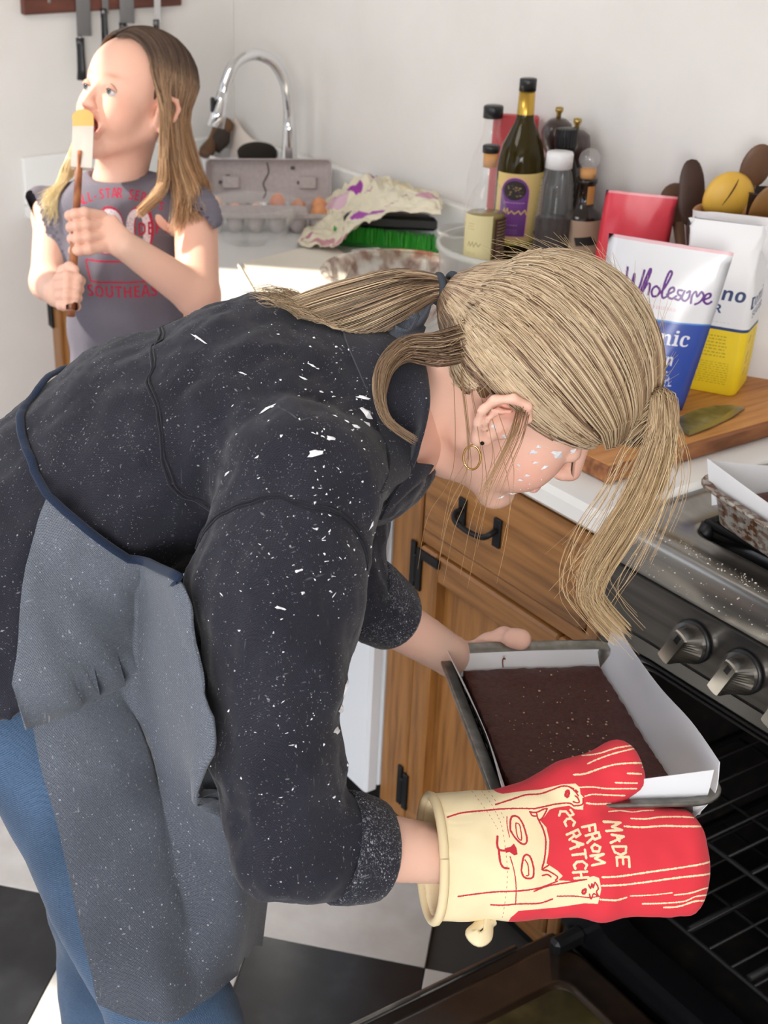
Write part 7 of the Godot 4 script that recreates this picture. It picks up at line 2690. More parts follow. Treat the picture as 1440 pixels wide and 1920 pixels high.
	# pony tail over the back
	for i in 1700:
		var u := Vector3(r.randfn(), r.randfn(), r.randfn())
		u = u.limit_length(1.6)
		var path := [tie + u * 0.006, Vector3(-1.0308, 1.2963, -0.8128) + u * 0.010, Vector3(-1.0430, 1.2901, -0.7849) + u * 0.017, Vector3(-1.0634, 1.2750, -0.7563) + u * 0.021, Vector3(-1.0895, 1.2597, -0.7288) + u * 0.022, Vector3(-1.1086, 1.2487, -0.7066) + u * 0.020]
		if r.randf() < 0.6:
			path.append(Vector3(-1.1239, 1.2396, -0.6929) + u * 0.017 + RX * r.randf_range(-0.01, 0.03))
		var sp := spline(path, 3)
		for j in sp.size():
			for k in 2:
				var dd := body.at(sp[j])
				if dd < 0.004 and dd > -0.1:
					sp[j] += body.grad(sp[j]) * (0.004 + 0.004 * r.randf() - dd)
		var q0 := lock.get_noise_3dv(u * 0.05) + 0.5 + r.randf_range(-0.2, 0.2)
		var c: Color = shade.call(q0)
		strand(H, sp, r.randf_range(0.0004, 0.0008), c, c.lerp(L(206, 180, 142), 0.45), 0.35)
	# wisps: by the cheek, at the nape, the curl over the collar
	for i in 34:
		var u := Vector3(r.randfn(), r.randfn(), r.randfn()).limit_length(1.6)
		var path := [Vector3(-0.8746, 1.2186, -0.8183) + u * 0.006, Vector3(-0.8507, 1.2053, -0.7905) + u * 0.006, Vector3(-0.8459, 1.1783, -0.7718) + u * 0.007, Vector3(-0.8480, 1.1468, -0.7592) + u * 0.010]
		if i % 3 == 0:
			path = [Vector3(-0.9278, 1.2397, -0.7907) + u * 0.01, Vector3(-0.8791, 1.1639, -0.7780) + u * 0.02, Vector3(-0.8732, 1.1176, -0.7644) + u * 0.03, Vector3(-0.8652, 1.0659, -0.7493) + u * 0.03]
		strand(H, spline(path, 5), 0.0004, L(150, 118, 84), L(190, 150, 104), 0.4)
	for i in 240:
		var u := Vector3(r.randfn(), r.randfn(), r.randfn()).limit_length(1.6)
		var path := [Vector3(-0.9472, 1.2646, -0.8041) + u * 0.012, Vector3(-0.9562, 1.2594, -0.7717) + u * 0.011, Vector3(-0.9680, 1.2614, -0.7414) + u * 0.008, Vector3(-0.9632, 1.2486, -0.7143) + u * 0.006, Vector3(-0.9445, 1.2308, -0.6955) + u * 0.004]
		if i % 4 == 0:
			path.append_array([Vector3(-0.9231, 1.2116, -0.6913) + u * 0.003, Vector3(-0.9044, 1.1954, -0.7080) + u * 0.003])
		strand(H, spline(path, 5), 0.0004, shade.call(r.randf() * 0.8), L(160, 132, 104), 0.3)
	for i in 260:
		# fine fly-aways over the crown and under the tie
		var d := Vector3(r.randf_range(-0.9, 0.9), r.randf_range(0.0, 1.0), r.randf_range(-1, 1)).normalized()
		var p := X * (ctr + d * rad * 1.02)
		var w := X.basis * Vector3(-d.y, d.x, r.randf_range(-0.6, 0.6)).normalized()
		strand(H, spline([p, p + w * 0.02 + X.basis * d * 0.008, p + w * 0.045 + X.basis * d * 0.012 + Vector3(r.randfn(), r.randfn(), r.randfn()) * 0.005], 3), 0.00028, L(190, 164, 122), L(200, 176, 136), 0.5)
	var st := obj("strands", baked(H), hm, cap_o)
	st.set_meta("kind", "stuff")
	var b := MB.new()
	b.xf = Transform3D(Basis(), -W.position)
	b.sm(1)
	for e in [Vector3(-1.0244, 1.2952, -0.8231), Vector3(-1.0177, 1.2960, -0.8358)]:
		var ax := (Vector3(-1.0177, 1.2960, -0.8358) - Vector3(-1.0244, 1.2952, -0.8231)).normalized()
		var n1 := ax.cross(FW).normalized()
		var n2 := ax.cross(n1)
		var ring := []
		for i in 25:
			var a := TAU * i / 24
			ring.append(e + (n1 * cos(a) + n2 * sin(a)) * 0.0135 + ax * 0.003 * sin(a))
		b.tube(ring, 0.0042, 8, false)
	var band := obj("hair_tie", b, mat(S(52, 58, 66), 0.85), cap_o)
	band.position = W.position

# ------------------------------------------------------------------ the girl
func girl():
	var G := thing("person", "girl with long two-tone hair in a grey sleeveless shirt licking a spatula", "person", Vector3(-2.2586, 0.8367, -1.0463))
	G.position.y = 0.0
	var toward := Vector3(0.871, 0, 0.4915)
	var side := Vector3(0.4915, 0, -0.871)
	var ya := 0.78
	var gf := (-side * sin(ya) + toward * cos(ya) + Vector3(0, 0.34, 0)).normalized()
	var gu := (Vector3.UP + side * 0.05).normalized()
	gu = (gu - gf * gu.dot(gf)).normalized()
	var gs := gf.cross(gu)
	var X := Transform3D(Basis(gf, gu, gs) * Basis.from_scale(Vector3.ONE * 1.07), Vector3(-2.1953, 1.2941, -1.0971) + gs * 0.078)
	var BB := X.basis
	var sk := skin(S(236, 186, 164))
	var A := arrays()
	var paint := func(p: Vector3, g: Vector3) -> Color:
		var q := X.affine_inverse() * p
		var c := Color(1, 1, 1)
		if q.x > 0.02:
			c = c.lerp(Color(0.98, 0.66, 0.62), exp(-(q - Vector3(0.074, -0.022, 0.040)).length_squared() / 0.0005) * 0.55)
			c = c.lerp(Color(0.98, 0.66, 0.62), exp(-(q - Vector3(0.074, -0.022, -0.040)).length_squared() / 0.0005) * 0.55)
			c = c.lerp(Color(0.86, 0.36, 0.36), exp(-pow((Vector2(q.y + 0.054, q.z).length() - 0.019) / 0.0045, 2)) * 0.7)
			if Vector2((q.y + 0.056) * 1.25, q.z).length() < 0.0195 and q.x < 0.0895:
				c = Color(0.22, 0.05, 0.05)
			c = c.lerp(Color(0.62, 0.40, 0.28), exp(-pow((q.y - 0.029) / 0.004, 2)) * exp(-pow((absf(q.z) - 0.031) / 0.014, 2)) * 0.55)
			c = c.lerp(Color(0.40, 0.16, 0.10), exp(-(q - Vector3(0.110, -0.034, 0.006)).length_squared() / 0.00005) * 0.9)
		c = c.lerp(Color(0.98, 0.58, 0.52), exp(-(q - Vector3(-0.010, 0.0, -0.080)).length_squared() / 0.0004) * 0.6)
		return c
	var F := Field.new(X.origin - Vector3.ONE * 0.155, X.origin + Vector3.ONE * 0.155, 0.003)
	F.k = 0.014
	F.ell(X * Vector3(-0.010, 0.040, 0), BB, Vector3(0.094, 0.075, 0.073))
	F.ell(X * Vector3(0.034, 0.036, 0), BB, Vector3(0.054, 0.050, 0.061), 0.03)
	F.ell(X * Vector3(0.038, -0.022, 0), BB, Vector3(0.053, 0.066, 0.058), 0.03)
	for s in [-1.0, 1.0]:
		F.cap(X * Vector3(0.0, -0.040, s * 0.048), X * Vector3(0.062, -0.090, s * 0.014), 0.021, 0.016, 0.025)
		F.ell(X * Vector3(0.060, -0.030, s * 0.036), BB, Vector3(0.028, 0.030, 0.025), 0.02)
		F.cap(X * Vector3(0.082, 0.026, s * 0.010), X * Vector3(0.070, 0.028, s * 0.040), 0.006, 0.005, 0.012)
		F.ell(X * Vector3(0.094, 0.004, s * 0.030), BB, Vector3(0.012, 0.0075, 0.0135), 0.007, true)
		F.cap(X * Vector3(0.097, -0.027, s * 0.008), X * Vector3(0.100, -0.025, s * 0.009), 0.0072, 0.0065, 0.006)
		F.chain([X * Vector3(0.097, -0.036, 0), X * Vector3(0.093, -0.040, s * 0.014), X * Vector3(0.082, -0.054, s * 0.025), X * Vector3(0.084, -0.070, s * 0.015), X * Vector3(0.088, -0.077, 0)], [0.0050, 0.0046, 0.0036, 0.0046, 0.0052], 0.008)
		var e := func(x: float, y: float, z: float) -> Vector3: return X * Vector3(x, y - 0.013, s * z)
		F.flat(e.call(-0.006, 0.016, 0.072), e.call(0.002, -0.018, 0.070), BB.x, 0.017, 0.006, 0.012, 0.006, 0.006)
		F.chain([e.call(0.010, 0.006, 0.074), e.call(0.010, 0.022, 0.079), e.call(0.000, 0.032, 0.084), e.call(-0.014, 0.030, 0.088), e.call(-0.022, 0.018, 0.089), e.call(-0.021, 0.002, 0.086), e.call(-0.014, -0.012, 0.081), e.call(-0.004, -0.024, 0.076)], [0.0038, 0.004, 0.0042, 0.0044, 0.0044, 0.0042, 0.0042, 0.006], 0.004)
		F.ell(e.call(-0.001, 0.002, 0.082), BB, Vector3(0.009, 0.012, 0.007), 0.004, true)
	F.ell(X * Vector3(0.072, -0.094, 0), BB, Vector3(0.018, 0.015, 0.018), 0.014)
	F.cap(X * Vector3(0.090, 0.010, 0), X * Vector3(0.107, -0.022, 0), 0.0068, 0.0092, 0.010)
	F.ell(X * Vector3(0.094, -0.056, 0), BB, Vector3(0.024, 0.0155, 0.0205), 0.004, true)
	var nb := Vector3(-2.2746, 1.1487, -1.0372)
	F.cap(X * Vector3(-0.018, -0.03, 0), nb, 0.043, 0.047, 0.03)
	F.cap(X * Vector3(0.015, -0.05, 0), nb, 0.030, 0.04, 0.03)
	F.net(A, paint)

	# --- trunk and arms
	var chest := Vector3(-2.2537, 1.0972, -1.0337)
	var waist := Vector3(-2.2398, 0.8688, -1.0212)
	var hip := Vector3(-2.2407, 0.6638, -1.0174)
	var sl := Vector3(-2.1548, 1.1062, -1.1384)
	var sr := Vector3(-2.3690, 1.0806, -0.9376)
	var el := Vector3(-2.0054, 0.9932, -1.0623)
	var er := Vector3(-2.2608, 0.9856, -0.8746)
	var wl := Vector3(-2.0349, 1.0959, -0.9365)
	var wr := Vector3(-2.0899, 1.0169, -0.8230)
	F = Field.new(sr.min(hip).min(wl).min(sl) - Vector3.ONE * 0.12, sl.max(wl).max(nb).max(wr) + Vector3.ONE * 0.12, 0.0065)
	F.k = 0.018
	F.flat(chest, waist, side, 0.10, 0.06, 0.098, 0.070)
	F.flat(waist, hip, side, 0.098, 0.070, 0.112, 0.080)
	F.cap(nb, chest, 0.047, 0.06)
	F.chain([chest, sl], [0.06, 0.042])
	F.chain([chest, sr], [0.06, 0.042])
	F.chain([sl, el, wl], [0.042, 0.0385, 0.0255], 0.014)
	F.chain([sr, er, wr], [0.038, 0.034, 0.0255], 0.014)
	F.net(A, paint)
	# left hand: four fingers round the stick
	F = Field.new(wl - Vector3.ONE * 0.11, wl + Vector3.ONE * 0.11, 0.0028)
	F.k = 0.007
	F.cap(wl - (wl - el).normalized() * 0.025, wl, 0.0262, 0.0235, 0.008)
	F.flat(wl, Vector3(-2.0634, 1.1197, -0.9100), UX, 0.022, 0.017, 0.034, 0.015, 0.010)
	for i in 4:
		var d: float = [0.0, 1.0, 2.0, 3.0][i]
		var y := 403.0 + 22.0 * d
		var p0 := Vector3(-2.0755, 1.1439, -0.9129).lerp(Vector3(-2.0479, 1.0973, -0.9057), d / 3.0)
		var p1 := Vector3(-2.0693, 1.1554, -0.8764).lerp(Vector3(-2.0414, 1.0983, -0.8684), d / 3.0)
		var p2 := Vector3(-2.0731, 1.1548, -0.8600).lerp(Vector3(-2.0461, 1.0978, -0.8504), d / 3.0)
		var p3 := Vector3(-2.0934, 1.1481, -0.8583).lerp(Vector3(-2.0631, 1.0942, -0.8485), d / 3.0)
		var p4 := Vector3(-2.1103, 1.1412, -0.8711).lerp(Vector3(-2.0810, 1.0884, -0.8609), d / 3.0)
		finger(F, [p0, p1, p2, p3, p4], 0.0098)
	finger(F, [Vector3(-2.0834, 1.1236, -0.9194), Vector3(-2.1095, 1.1349, -0.9071), Vector3(-2.1178, 1.1447, -0.8909)], 0.0105)
	F.net(A, paint)
	# right hand: a fist at the foot of the stick
	F = Field.new(wr - Vector3.ONE * 0.10, wr + Vector3.ONE * 0.11, 0.0028)
	F.k = 0.006
	F.cap(wr - (wr - er).normalized() * 0.02, wr, 0.0258, 0.024, 0.008)
	F.flat(Vector3(-2.0590, 1.0404, -0.8219), Vector3(-2.0406, 1.0135, -0.8162), side, 0.014, 0.014, 0.013, 0.014, 0.010)
	F.flat(wr, Vector3(-2.0508, 1.0253, -0.8214), UX, 0.024, 0.018, 0.030, 0.015, 0.010)
	for i in 4:
		var d := i / 3.0
		var p0 := Vector3(-2.0470, 1.0544, -0.8119).lerp(Vector3(-2.0191, 1.0152, -0.7993), d)
		var p1 := Vector3(-2.0106, 1.0660, -0.8132).lerp(Vector3(-1.9874, 1.0239, -0.7983), d)
		var p2 := Vector3(-2.0043, 1.0615, -0.8288).lerp(Vector3(-1.9835, 1.0217, -0.8122), d)
		var p3 := Vector3(-2.0202, 1.0519, -0.8411).lerp(Vector3(-1.9975, 1.0155, -0.8218), d)
		var p4 := Vector3(-2.0380, 1.0466, -0.8405).lerp(Vector3(-2.0156, 1.0107, -0.8213), d)
		finger(F, [p0, p1, p2, p3, p4], 0.0098 - 0.0006 * i)
	finger(F, [Vector3(-2.0687, 1.0417, -0.8221), Vector3(-2.0529, 1.0645, -0.8231), Vector3(-2.0334, 1.0751, -0.8275), Vector3(-2.0180, 1.0737, -0.8306)], 0.0108)
	F.net(A, paint)
	# legs
	F = Field.new(Vector3(hip.x - 0.25, 0.0, hip.z - 0.22), Vector3(hip.x + 0.25, 0.10, hip.z + 0.22), 0.008)
	F.k = 0.02
	for s in [-1, 1]:
		F.flat(Vector3(hip.x, 0.03, hip.z) + side * 0.07 * s - toward * 0.03, Vector3(hip.x, 0.022, hip.z) + side * 0.08 * s + toward * 0.11, side, 0.028, 0.026, 0.036, 0.018)
		F.cap(Vector3(hip.x, 0.04, hip.z) + side * 0.07 * s, Vector3(hip.x, 0.12, hip.z) + side * 0.07 * s, 0.03, 0.035)
	F.net(A, paint)
	F = Field.new(hip - Vector3(0.2, hip.y, 0.2), hip + Vector3(0.2, 0.1, 0.2), 0.013)
	for s in [-1, 1]:
		F.chain([hip, hip + side * 0.058 * s + Vector3(0, -0.02, 0), Vector3(hip.x, 0.4, hip.z) + side * 0.062 * s, Vector3(hip.x, 0.07, hip.z) + side * 0.068 * s], [0.07, 0.066, 0.044, 0.034])
	F.net(A, paint)
	var body := obj("body", baked(A), sk, G)
	body.position = -G.position

	# --- trousers
	F = Field.new(hip - Vector3(0.24, hip.y - 0.05, 0.24), hip + Vector3(0.24, 0.12, 0.24), 0.011)
	F.k = 0.03
	F.flat(hip + Vector3(0, 0.06, 0), hip, side, 0.112, 0.083, 0.122, 0.092)
	for s in [-1, 1]:
		var top: Vector3 = hip + side * 0.058 * s + Vector3(0, -0.02, 0)
		F.cap(top, Vector3(top.x, hip.y * 0.5, top.z), 0.075, 0.055)
		F.cap(Vector3(top.x, hip.y * 0.5, top.z), Vector3(top.x, 0.08, top.z), 0.055, 0.046)
	F.slice(Vector3(hip.x, 0.07, hip.z), Vector3.DOWN, 0.5)
	var J := arrays()
	F.net(J)
	var tr := obj("trousers", baked(J), cloth_mat(twill(S(190, 206, 220), S(140, 164, 190), 13), 12.0), G)
	tr.position = -G.position

	# --- shirt: cut-off sleeves standing away from the arms
	F = Field.new(sr.min(hip) - Vector3.ONE * 0.14, sl.max(nb) + Vector3.ONE * 0.14, 0.0065)
	F.k = 0.025
	F.flat(chest + Vector3(0, 0.005, 0), Vector3(-2.2400, 0.9975, -1.0255), side, 0.122, 0.074, 0.114, 0.082)
	F.flat(Vector3(-2.2400, 0.9975, -1.0255), waist, side, 0.114, 0.082, 0.110, 0.082)
	F.flat(waist, hip, side, 0.110, 0.082, 0.128, 0.094)
	F.cap(Vector3(-2.2819, 1.1540, -1.0409), chest, 0.052, 0.07)
	F.flat(Vector3(-2.2062, 1.1267, -1.1021), Vector3(-2.1359, 1.0964, -1.1508), toward, 0.058, 0.042, 0.060, 0.052, 0.02)
	F.flat(Vector3(-2.1378, 1.1009, -1.1520), Vector3(-2.1072, 1.0660, -1.1597), toward, 0.062, 0.040, 0.060, 0.030, 0.02)
	F.flat(Vector3(-2.3155, 1.1237, -0.9849), Vector3(-2.3895, 1.1023, -0.9231), toward, 0.056, 0.036, 0.060, 0.028, 0.02)
	F.flat(Vector3(-2.3895, 1.1023, -0.9231), Vector3(-2.3457, 1.0504, -0.9257), toward, 0.058, 0.026, 0.05, 0.018, 0.02)
	F.ripple(noise(161, 9.0, 2), 0.009, Vector3(1, 0.5, 1))
	# sleeve mouths and neck; the cut sleeve hangs in front of her right arm
	F.slice(Vector3(-2.1092, 1.0777, -1.1679), (UX * -0.62 + RX * 0.78).normalized(), 0.10)
	F.chain([sl, el], [0.046, 0.046], 0.004, true)
	F.slice(Vector3(-2.3906, 1.0857, -0.9044), (UX * -0.42 - RX * 0.9).normalized(), 0.085)
	F.chain([sr + side * 0.01, er], [0.040, 0.038], 0.004, true)
	F.flat(Vector3(-2.3219, 1.1069, -0.9113), Vector3(-2.2495, 0.9984, -0.9190), side, 0.040, 0.007, 0.010, 0.006, 0.012)
	F.cap(Vector3(-2.2724, 1.1423, -1.0347), Vector3(-2.2833, 1.2120, -1.0402), 0.049, 0.056, 0.004, true)
	F.slice(Vector3(-2.2851, 1.1734, -1.0434), (Vector3.UP * 1.0 + toward * 0.15).normalized(), 0.09)
	A = arrays()
	F.net(A, func(p: Vector3, g: Vector3) -> Color: return Color.WHITE)
	var shirt_field := F
	var U := PackedVector2Array()
	var fc := Vector3(-2.1640, 1.0208, -0.9907)
	for i in A.v.size():
		var q: Vector3 = A.v[i] - fc
		var facing: float = A.n[i].dot(toward)
		var u := q.dot(side) / 0.24 + 0.5
		U.append(Vector2(u, 0.54 - q.y / 0.339) if facing > 0.0 else Vector2(0.02 + 0.0001 * u, 0.02))
	A.u = U
	var im := blank(768, 960, S(112, 108, 118))
	for i in 30000:
		var v := rng.randf_range(-7, 7)
		im.fill_rect(Rect2i(rng.randi_range(0, 767), rng.randi_range(0, 959), 3, 2), S(112 + v, 108 + v, 118 + v))
	var red := S(176, 50, 74)
	var word := "ALL-STAR SERIES"
	for i in word.length():
		var a := (i - 7.0) / 7.0
		if word[i] != " ":
			write(im, word[i], Vector2(352 + a * 240, 176 + 58 * a * a), 44, red, "Droid Sans", true, 1.0, a * 0.42)
	write(im, "90", Vector2(232, 460), 236, red, "Droid Sans", true, 0.98)
	write(im, "90", Vector2(240, 454), 218, S(226, 216, 222), "Droid Sans", true, 0.98)
	write(im, "DEPT.", Vector2(474, 366), 66, red, "Droid Sans", true, 0.86)
	stroke(im, V2([150, 492, 560, 492, 560, 602, 176, 602, 150, 492]), 10, red)
	write(im, "SOUTHEAST", Vector2(150, 690), 66, red, "Droid Sans", true, 0.94)
	for i in 2600:
		im.fill_rect(Rect2i(rng.randi_range(90, 640), rng.randi_range(90, 710), rng.randi_range(2, 6), rng.randi_range(1, 3)), S(116, 108, 118))
	var sm := mat(Color.WHITE, 0.9, 0.0, 0.2)
	sm.albedo_texture = pic(im)
	sm.texture_repeat = false
	var sh := obj("shirt", baked(A), sm, G)
	sh.position = -G.position
	var b := MB.new()
	b.xf = Transform3D(Basis(), -G.position)
	b.sm(1)
	var ring := []
	for i in 29:
		var a := TAU * i / 28
		ring.append(Vector3(-2.2835, 1.1697, -1.0425) + side * cos(a) * 0.052 + toward * sin(a) * 0.052 + Vector3(0, -0.012 * sin(a), 0))
	b.tube(ring, 0.008, 8, false, 0.5)
	obj("neckband", b, mat(S(112, 106, 116), 0.9), sh)

	# --- eyes, tongue
	for s in [-1.0, 1.0]:
		var eb := MB.new()
		eb.xf = Transform3D(Basis(), -G.position)
		eb.sm(1)
		var ec := X * Vector3(0.0795, 0.0035, s * 0.0305)
		var look := (gf * 1.0 + gu * 0.05 + gs * 0.05).normalized()
		var l2 := look.cross(Vector3.UP).normalized()
		eb.xf = Transform3D(Basis(l2, look, l2.cross(look)), ec - G.position)
		var pr := []
		for i in 13:
			pr.append(Vector2(maxf(0.0, 0.0118 * sin(PI * i / 12)), -0.0118 * cos(PI * i / 12)))
		pr[0].x = 0.0
		pr[12].x = 0.0
		eb.lathe(pr, 20)
		var eye := obj("eye", eb, mat(S(204, 196, 194), 0.25), G)
		for e in [[0.0066, 0.01045, S(84, 94, 98)], [0.0034, 0.01165, S(16, 16, 18)]]:
			eb = MB.new()
			eb.xf = Transform3D(Basis(l2, look, l2.cross(look)), ec - G.position)
			eb.sm(1)
			var r: float = e[0]
			eb.lathe([Vector2(r, sqrt(0.0118 * 0.0118 - r * r) + 0.0001), Vector2(r * 0.6, sqrt(0.0118 * 0.0118 - r * r * 0.36) + 0.0002), Vector2(0.0, 0.0121 + (0.0001 if r < 0.005 else 0.0))], 18)
			obj("iris" if r > 0.005 else "pupil", eb, mat(e[2], 0.15), eye)
		var LA := arrays()
		var lid := []
		for i in 9:
			var a := lerpf(-1.15, 1.15, i / 8.0)
			lid.append(X * Vector3(0.0795 + 0.0122 * cos(a) - 0.0005, 0.0035 + 0.0038 * cos(a * 1.25), s * 0.0305 + 0.0122 * sin(a)))
		strand(LA, lid, 0.0010, L(92, 62, 50), L(92, 62, 50), 1.0)
		for q in 4:
			var low := []
			for i in 9:
				var a := lerpf(-1.1, 1.1, i / 8.0)
				low.append(X * Vector3(0.0795 + 0.0120 * cos(a), 0.0035 + (0.0056 + q * 0.0018) * cos(a * 1.2) , s * 0.0305 + 0.0124 * sin(a)) - gf * 0.0006 * q)
			strand(LA, low, 0.0019, L(222, 168, 148), L(222, 168, 148), 1.0)
		var lm := mat(Color.WHITE, 0.6)
		lm.vertex_color_use_as_albedo = true
		var ey := obj("eyelid", baked(LA), lm, G)
		ey.position = -G.position
	b = MB.new()
	b.xf = Transform3D(X.basis, X * Vector3(0.086, -0.065, 0) - G.position)
	b.sm(1)
	b.tube([Vector3(-0.012, 0, 0), Vector3(0.0, 0.003, 0), Vector3(0.012, 0.001, 0), Vector3(0.018, -0.002, 0)], [0.010, 0.012, 0.011, 0.006], 12, true, 0.55, Vector3(0, 0, 1))
	obj("tongue", b, mat(S(206, 100, 110), 0.35), G)

	girl_hair(G, X, shirt_field)

	# --- the spatula
	var sp := thing("spatula", "silicone spatula with a wooden handle held to the girl's mouth", "spatula", Vector3(-2.0907, 1.1509, -0.8703))
	var off := Transform3D(Basis(), -sp.position)
	b = MB.new(); b.xf = off
	b.sm(1)
	b.tube([Vector3(-1.9912, 1.0035, -0.8073), Vector3(-2.0397, 1.0732, -0.8370), Vector3(-2.0907, 1.1509, -0.8703), Vector3(-2.1363, 1.2150, -0.8995), Vector3(-2.1566, 1.2407, -0.9122)], [0.0075, 0.0078, 0.0072, 0.0064, 0.006], 12)
	obj("handle", b, tri_tex(mat(Color.WHITE, 0.5), noise_tex(171, 0.03, [[0.0, S(96, 46, 26)], [0.5, S(150, 86, 48)], [1.0, S(186, 124, 76)]], 128), Vector3(10, 6, 10)), sp)
	var bl0 := Vector3(-2.1355, 1.2175, -0.9034)
	var bl1 := Vector3(-2.2116, 1.3040, -0.9466)
	var up := (bl1 - bl0).normalized()
	var wd := (side - up * side.dot(up)).normalized()
	var nr := wd.cross(up)
	var hh := (bl1 - bl0).length()
	var pol := PackedVector2Array([Vector2(-0.0175, 0.0), Vector2(0.0195, -0.003), Vector2(0.0205, hh * 0.6), Vector2(0.0195, hh * 0.82)])
	for i in 7:
		var a := i / 6.0 * PI
		pol.append(Vector2(0.0195 * cos(a), hh * 0.84 + 0.0165 * sin(a)))
	pol.append(Vector2(-0.0175, hh * 0.8))
	var lowp := PackedVector2Array()
	var topp := PackedVector2Array()
	for q in pol:
		if q.y < hh * 0.7:
			lowp.append(q)
		else:
			topp.append(q)
	lowp = PackedVector2Array([Vector2(-0.0175, 0.0), Vector2(0.0195, -0.003), Vector2(0.0203, hh * 0.68), Vector2(-0.0175, hh * 0.68)])
	topp.insert(0, Vector2(0.0203, hh * 0.68))
	topp.append(Vector2(-0.0175, hh * 0.68))
	var sil := mat(S(214, 208, 200, 0.72), 0.4)
	sil.transparency = BaseMaterial3D.TRANSPARENCY_ALPHA
	b = MB.new(); b.xf = off
	b.ext(lowp, 0.009, Transform3D(Basis(wd, up, nr), bl0))
	obj("blade", b, sil, sp)
	b = MB.new(); b.xf = off
	b.ext(topp, 0.007, Transform3D(Basis(wd, up, nr), bl0))
	var tip := obj("blade_tip", b, mat(S(206, 164, 96), 0.5), sp)
	tip.set_meta("label", "amber stained tip of the blade")

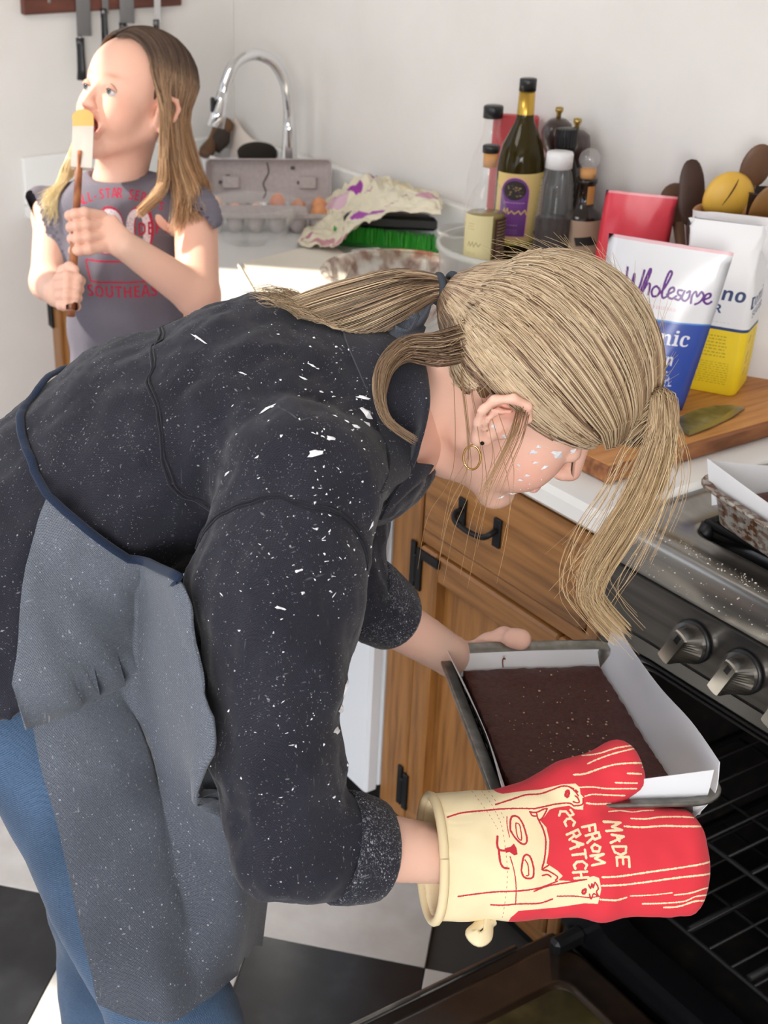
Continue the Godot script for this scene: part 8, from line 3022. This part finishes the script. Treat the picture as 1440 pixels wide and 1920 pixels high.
func girl_hair(G: Node3D, X: Transform3D, body: Field):
	var ctr := Vector3(-0.010, 0.039, 0)
	var rad := Vector3(0.100, 0.083, 0.080)
	var F := Field.new(X.origin - Vector3.ONE * 0.15, X.origin + Vector3.ONE * 0.15, 0.005)
	F.ell(X * ctr, X.basis, rad * 0.97, 0.01)
	F.slice(X * Vector3(0.058, 0.065, 0), X.basis * Vector3(0.85, -0.52, 0.0), 0.15)
	F.slice(X * Vector3(0.028, 0.0, 0), X.basis * Vector3(1.0, -0.25, 0.0), 0.15)
	F.slice(X * Vector3(-0.02, -0.03, 0), X.basis * Vector3(0.1, -1.0, 0.0), 0.15)
	for s in [-1.0, 1.0]:
		F.cap(X * Vector3(0.0, 0.008, s * 0.09), X * Vector3(0.01, -0.03, s * 0.09), 0.028, 0.03, 0.004, true)
	var A := arrays()
	F.net(A, func(p: Vector3, g: Vector3) -> Color: return L(92, 70, 56))
	var hm := mat(Color.WHITE, 0.4)
	hm.vertex_color_use_as_albedo = true
	var cap_o := obj("hair", baked(A), hm, G)
	cap_o.position = -G.position
	var H := arrays()
	var r := RandomNumberGenerator.new()
	r.seed = 33
	var nz := noise(34, 5.0, 2)
	for i in 6000:
		var nearside := i % 3 != 0
		var s := -1.0 if nearside else 1.0
		var a := r.randf()
		var lock := nz.get_noise_1d(a * 3.0 + s * 9.0)
		var u := Vector3(r.randfn(), r.randfn(), r.randfn()).limit_length(1.6)
		var pts := []
		var x0 := lerpf(0.068, -0.080, a)
		# from the parting over the side of the head
		for j in 7:
			var t := j / 6.0
			var th := lerpf(0.03, 1.45, t)
			var x := lerpf(x0, lerpf(0.040, -0.088, a), pow(t, 0.7))
			var nx := clampf((x - ctr.x) / rad.x, -0.985, 0.985)
			var rr := sqrt(1.0 - nx * nx)
			var lift := 1.03 + 0.05 * r.randf()
			pts.append(X * (ctr + Vector3(nx * rad.x, rr * rad.y * cos(th), s * rr * rad.z * sin(th)) * lift))
		if nearside:
			# tucked round the ear, then down over the shoulder
			var lowpt := X * Vector3(lerpf(0.012, -0.085, a), -0.010, s * lerpf(0.086, 0.055, a * a))
			if a < 0.30:
				lowpt = X * Vector3(lerpf(0.020, 0.0, a / 0.3), -0.004, s * 0.092)
			pts.append(lowpt + u * 0.003)
			var p1: Vector3
			var p2: Vector3
			var p3: Vector3
			if a < 0.22:
				p1 = Vector3(-2.1723, 1.2062, -1.0833); p2 = Vector3(-2.1355, 1.1621, -1.0587); p3 = Vector3(-2.1200, 1.1279, -1.0063)
			elif a < 0.55:
				p1 = Vector3(-2.1834, 1.1921, -1.1062).lerp(Vector3(-2.1939, 1.1968, -1.1377), (a - 0.22) * 3.0); p2 = Vector3(-2.1315, 1.1398, -1.0888).lerp(Vector3(-2.1272, 1.1405, -1.1312), (a - 0.22) * 3.0); p3 = Vector3(-2.1016, 1.0934, -1.0609).lerp(Vector3(-2.0807, 1.0821, -1.1205), (a - 0.22) * 3.0)
			else:
				p1 = Vector3(-2.2105, 1.1927, -1.1497).lerp(Vector3(-2.2364, 1.1845, -1.1863), (a - 0.55) * 2.2); p2 = Vector3(-2.1527, 1.1337, -1.1471).lerp(Vector3(-2.1968, 1.1153, -1.1867), (a - 0.55) * 2.2); p3 = Vector3(-2.1085, 1.0643, -1.1330).lerp(Vector3(-2.1519, 1.0605, -1.1658), (a - 0.55) * 2.2)
			pts.append_array([p1 + u * 0.006, p2 + u * 0.008, p3 + u * 0.0045 + Vector3(0, (lock * 0.05 + r.randf_range(-0.01, 0.03)) if a > 0.22 else r.randf_range(-0.004, 0.006), 0)])
		else:
			if a > 0.6:
				continue
			pts.append(X * Vector3(lerpf(0.030, -0.05, a), -0.012, s * 0.085) + u * 0.003)
			pts.append_array([Vector3(-2.3649, 1.1845, -0.9815) + u * 0.007, Vector3(-2.3290, 1.1421, -0.9454) + u * 0.010, Vector3(-2.3073, 1.0989, -0.9178) + u * 0.012 + side_drift(r)])
		var sp := spline(pts, 3)
		for j in range(18, sp.size()):
			var d := body.at(sp[j])
			if d < 0.004 and d > -0.06:
				sp[j] += body.grad(sp[j]) * (0.004 - d + 0.004 * r.randf())
		sp.resize(sp.size() - int(9.0 * r.randf() * r.randf()))
		var dark := L(64, 50, 42).lerp(L(112, 90, 76), clampf(0.5 + lock + r.randf_range(-0.3, 0.3), 0, 1))
		var light := L(232, 176, 126).lerp(L(252, 214, 168), r.randf())
		if r.randf() < 0.3:
			light = L(128, 90, 62)
		if not nearside:
			light = L(222, 200, 150)
		strand(H, sp, r.randf_range(0.0005, 0.0009), dark, light, 0.3, 0.4)
	var st := obj("strands", baked(H), hm, cap_o)
	st.set_meta("kind", "stuff")

func side_drift(r: RandomNumberGenerator) -> Vector3:
	return Vector3(0, r.randf_range(-0.02, 0.03), 0) - RX * r.randf_range(0.0, 0.02)
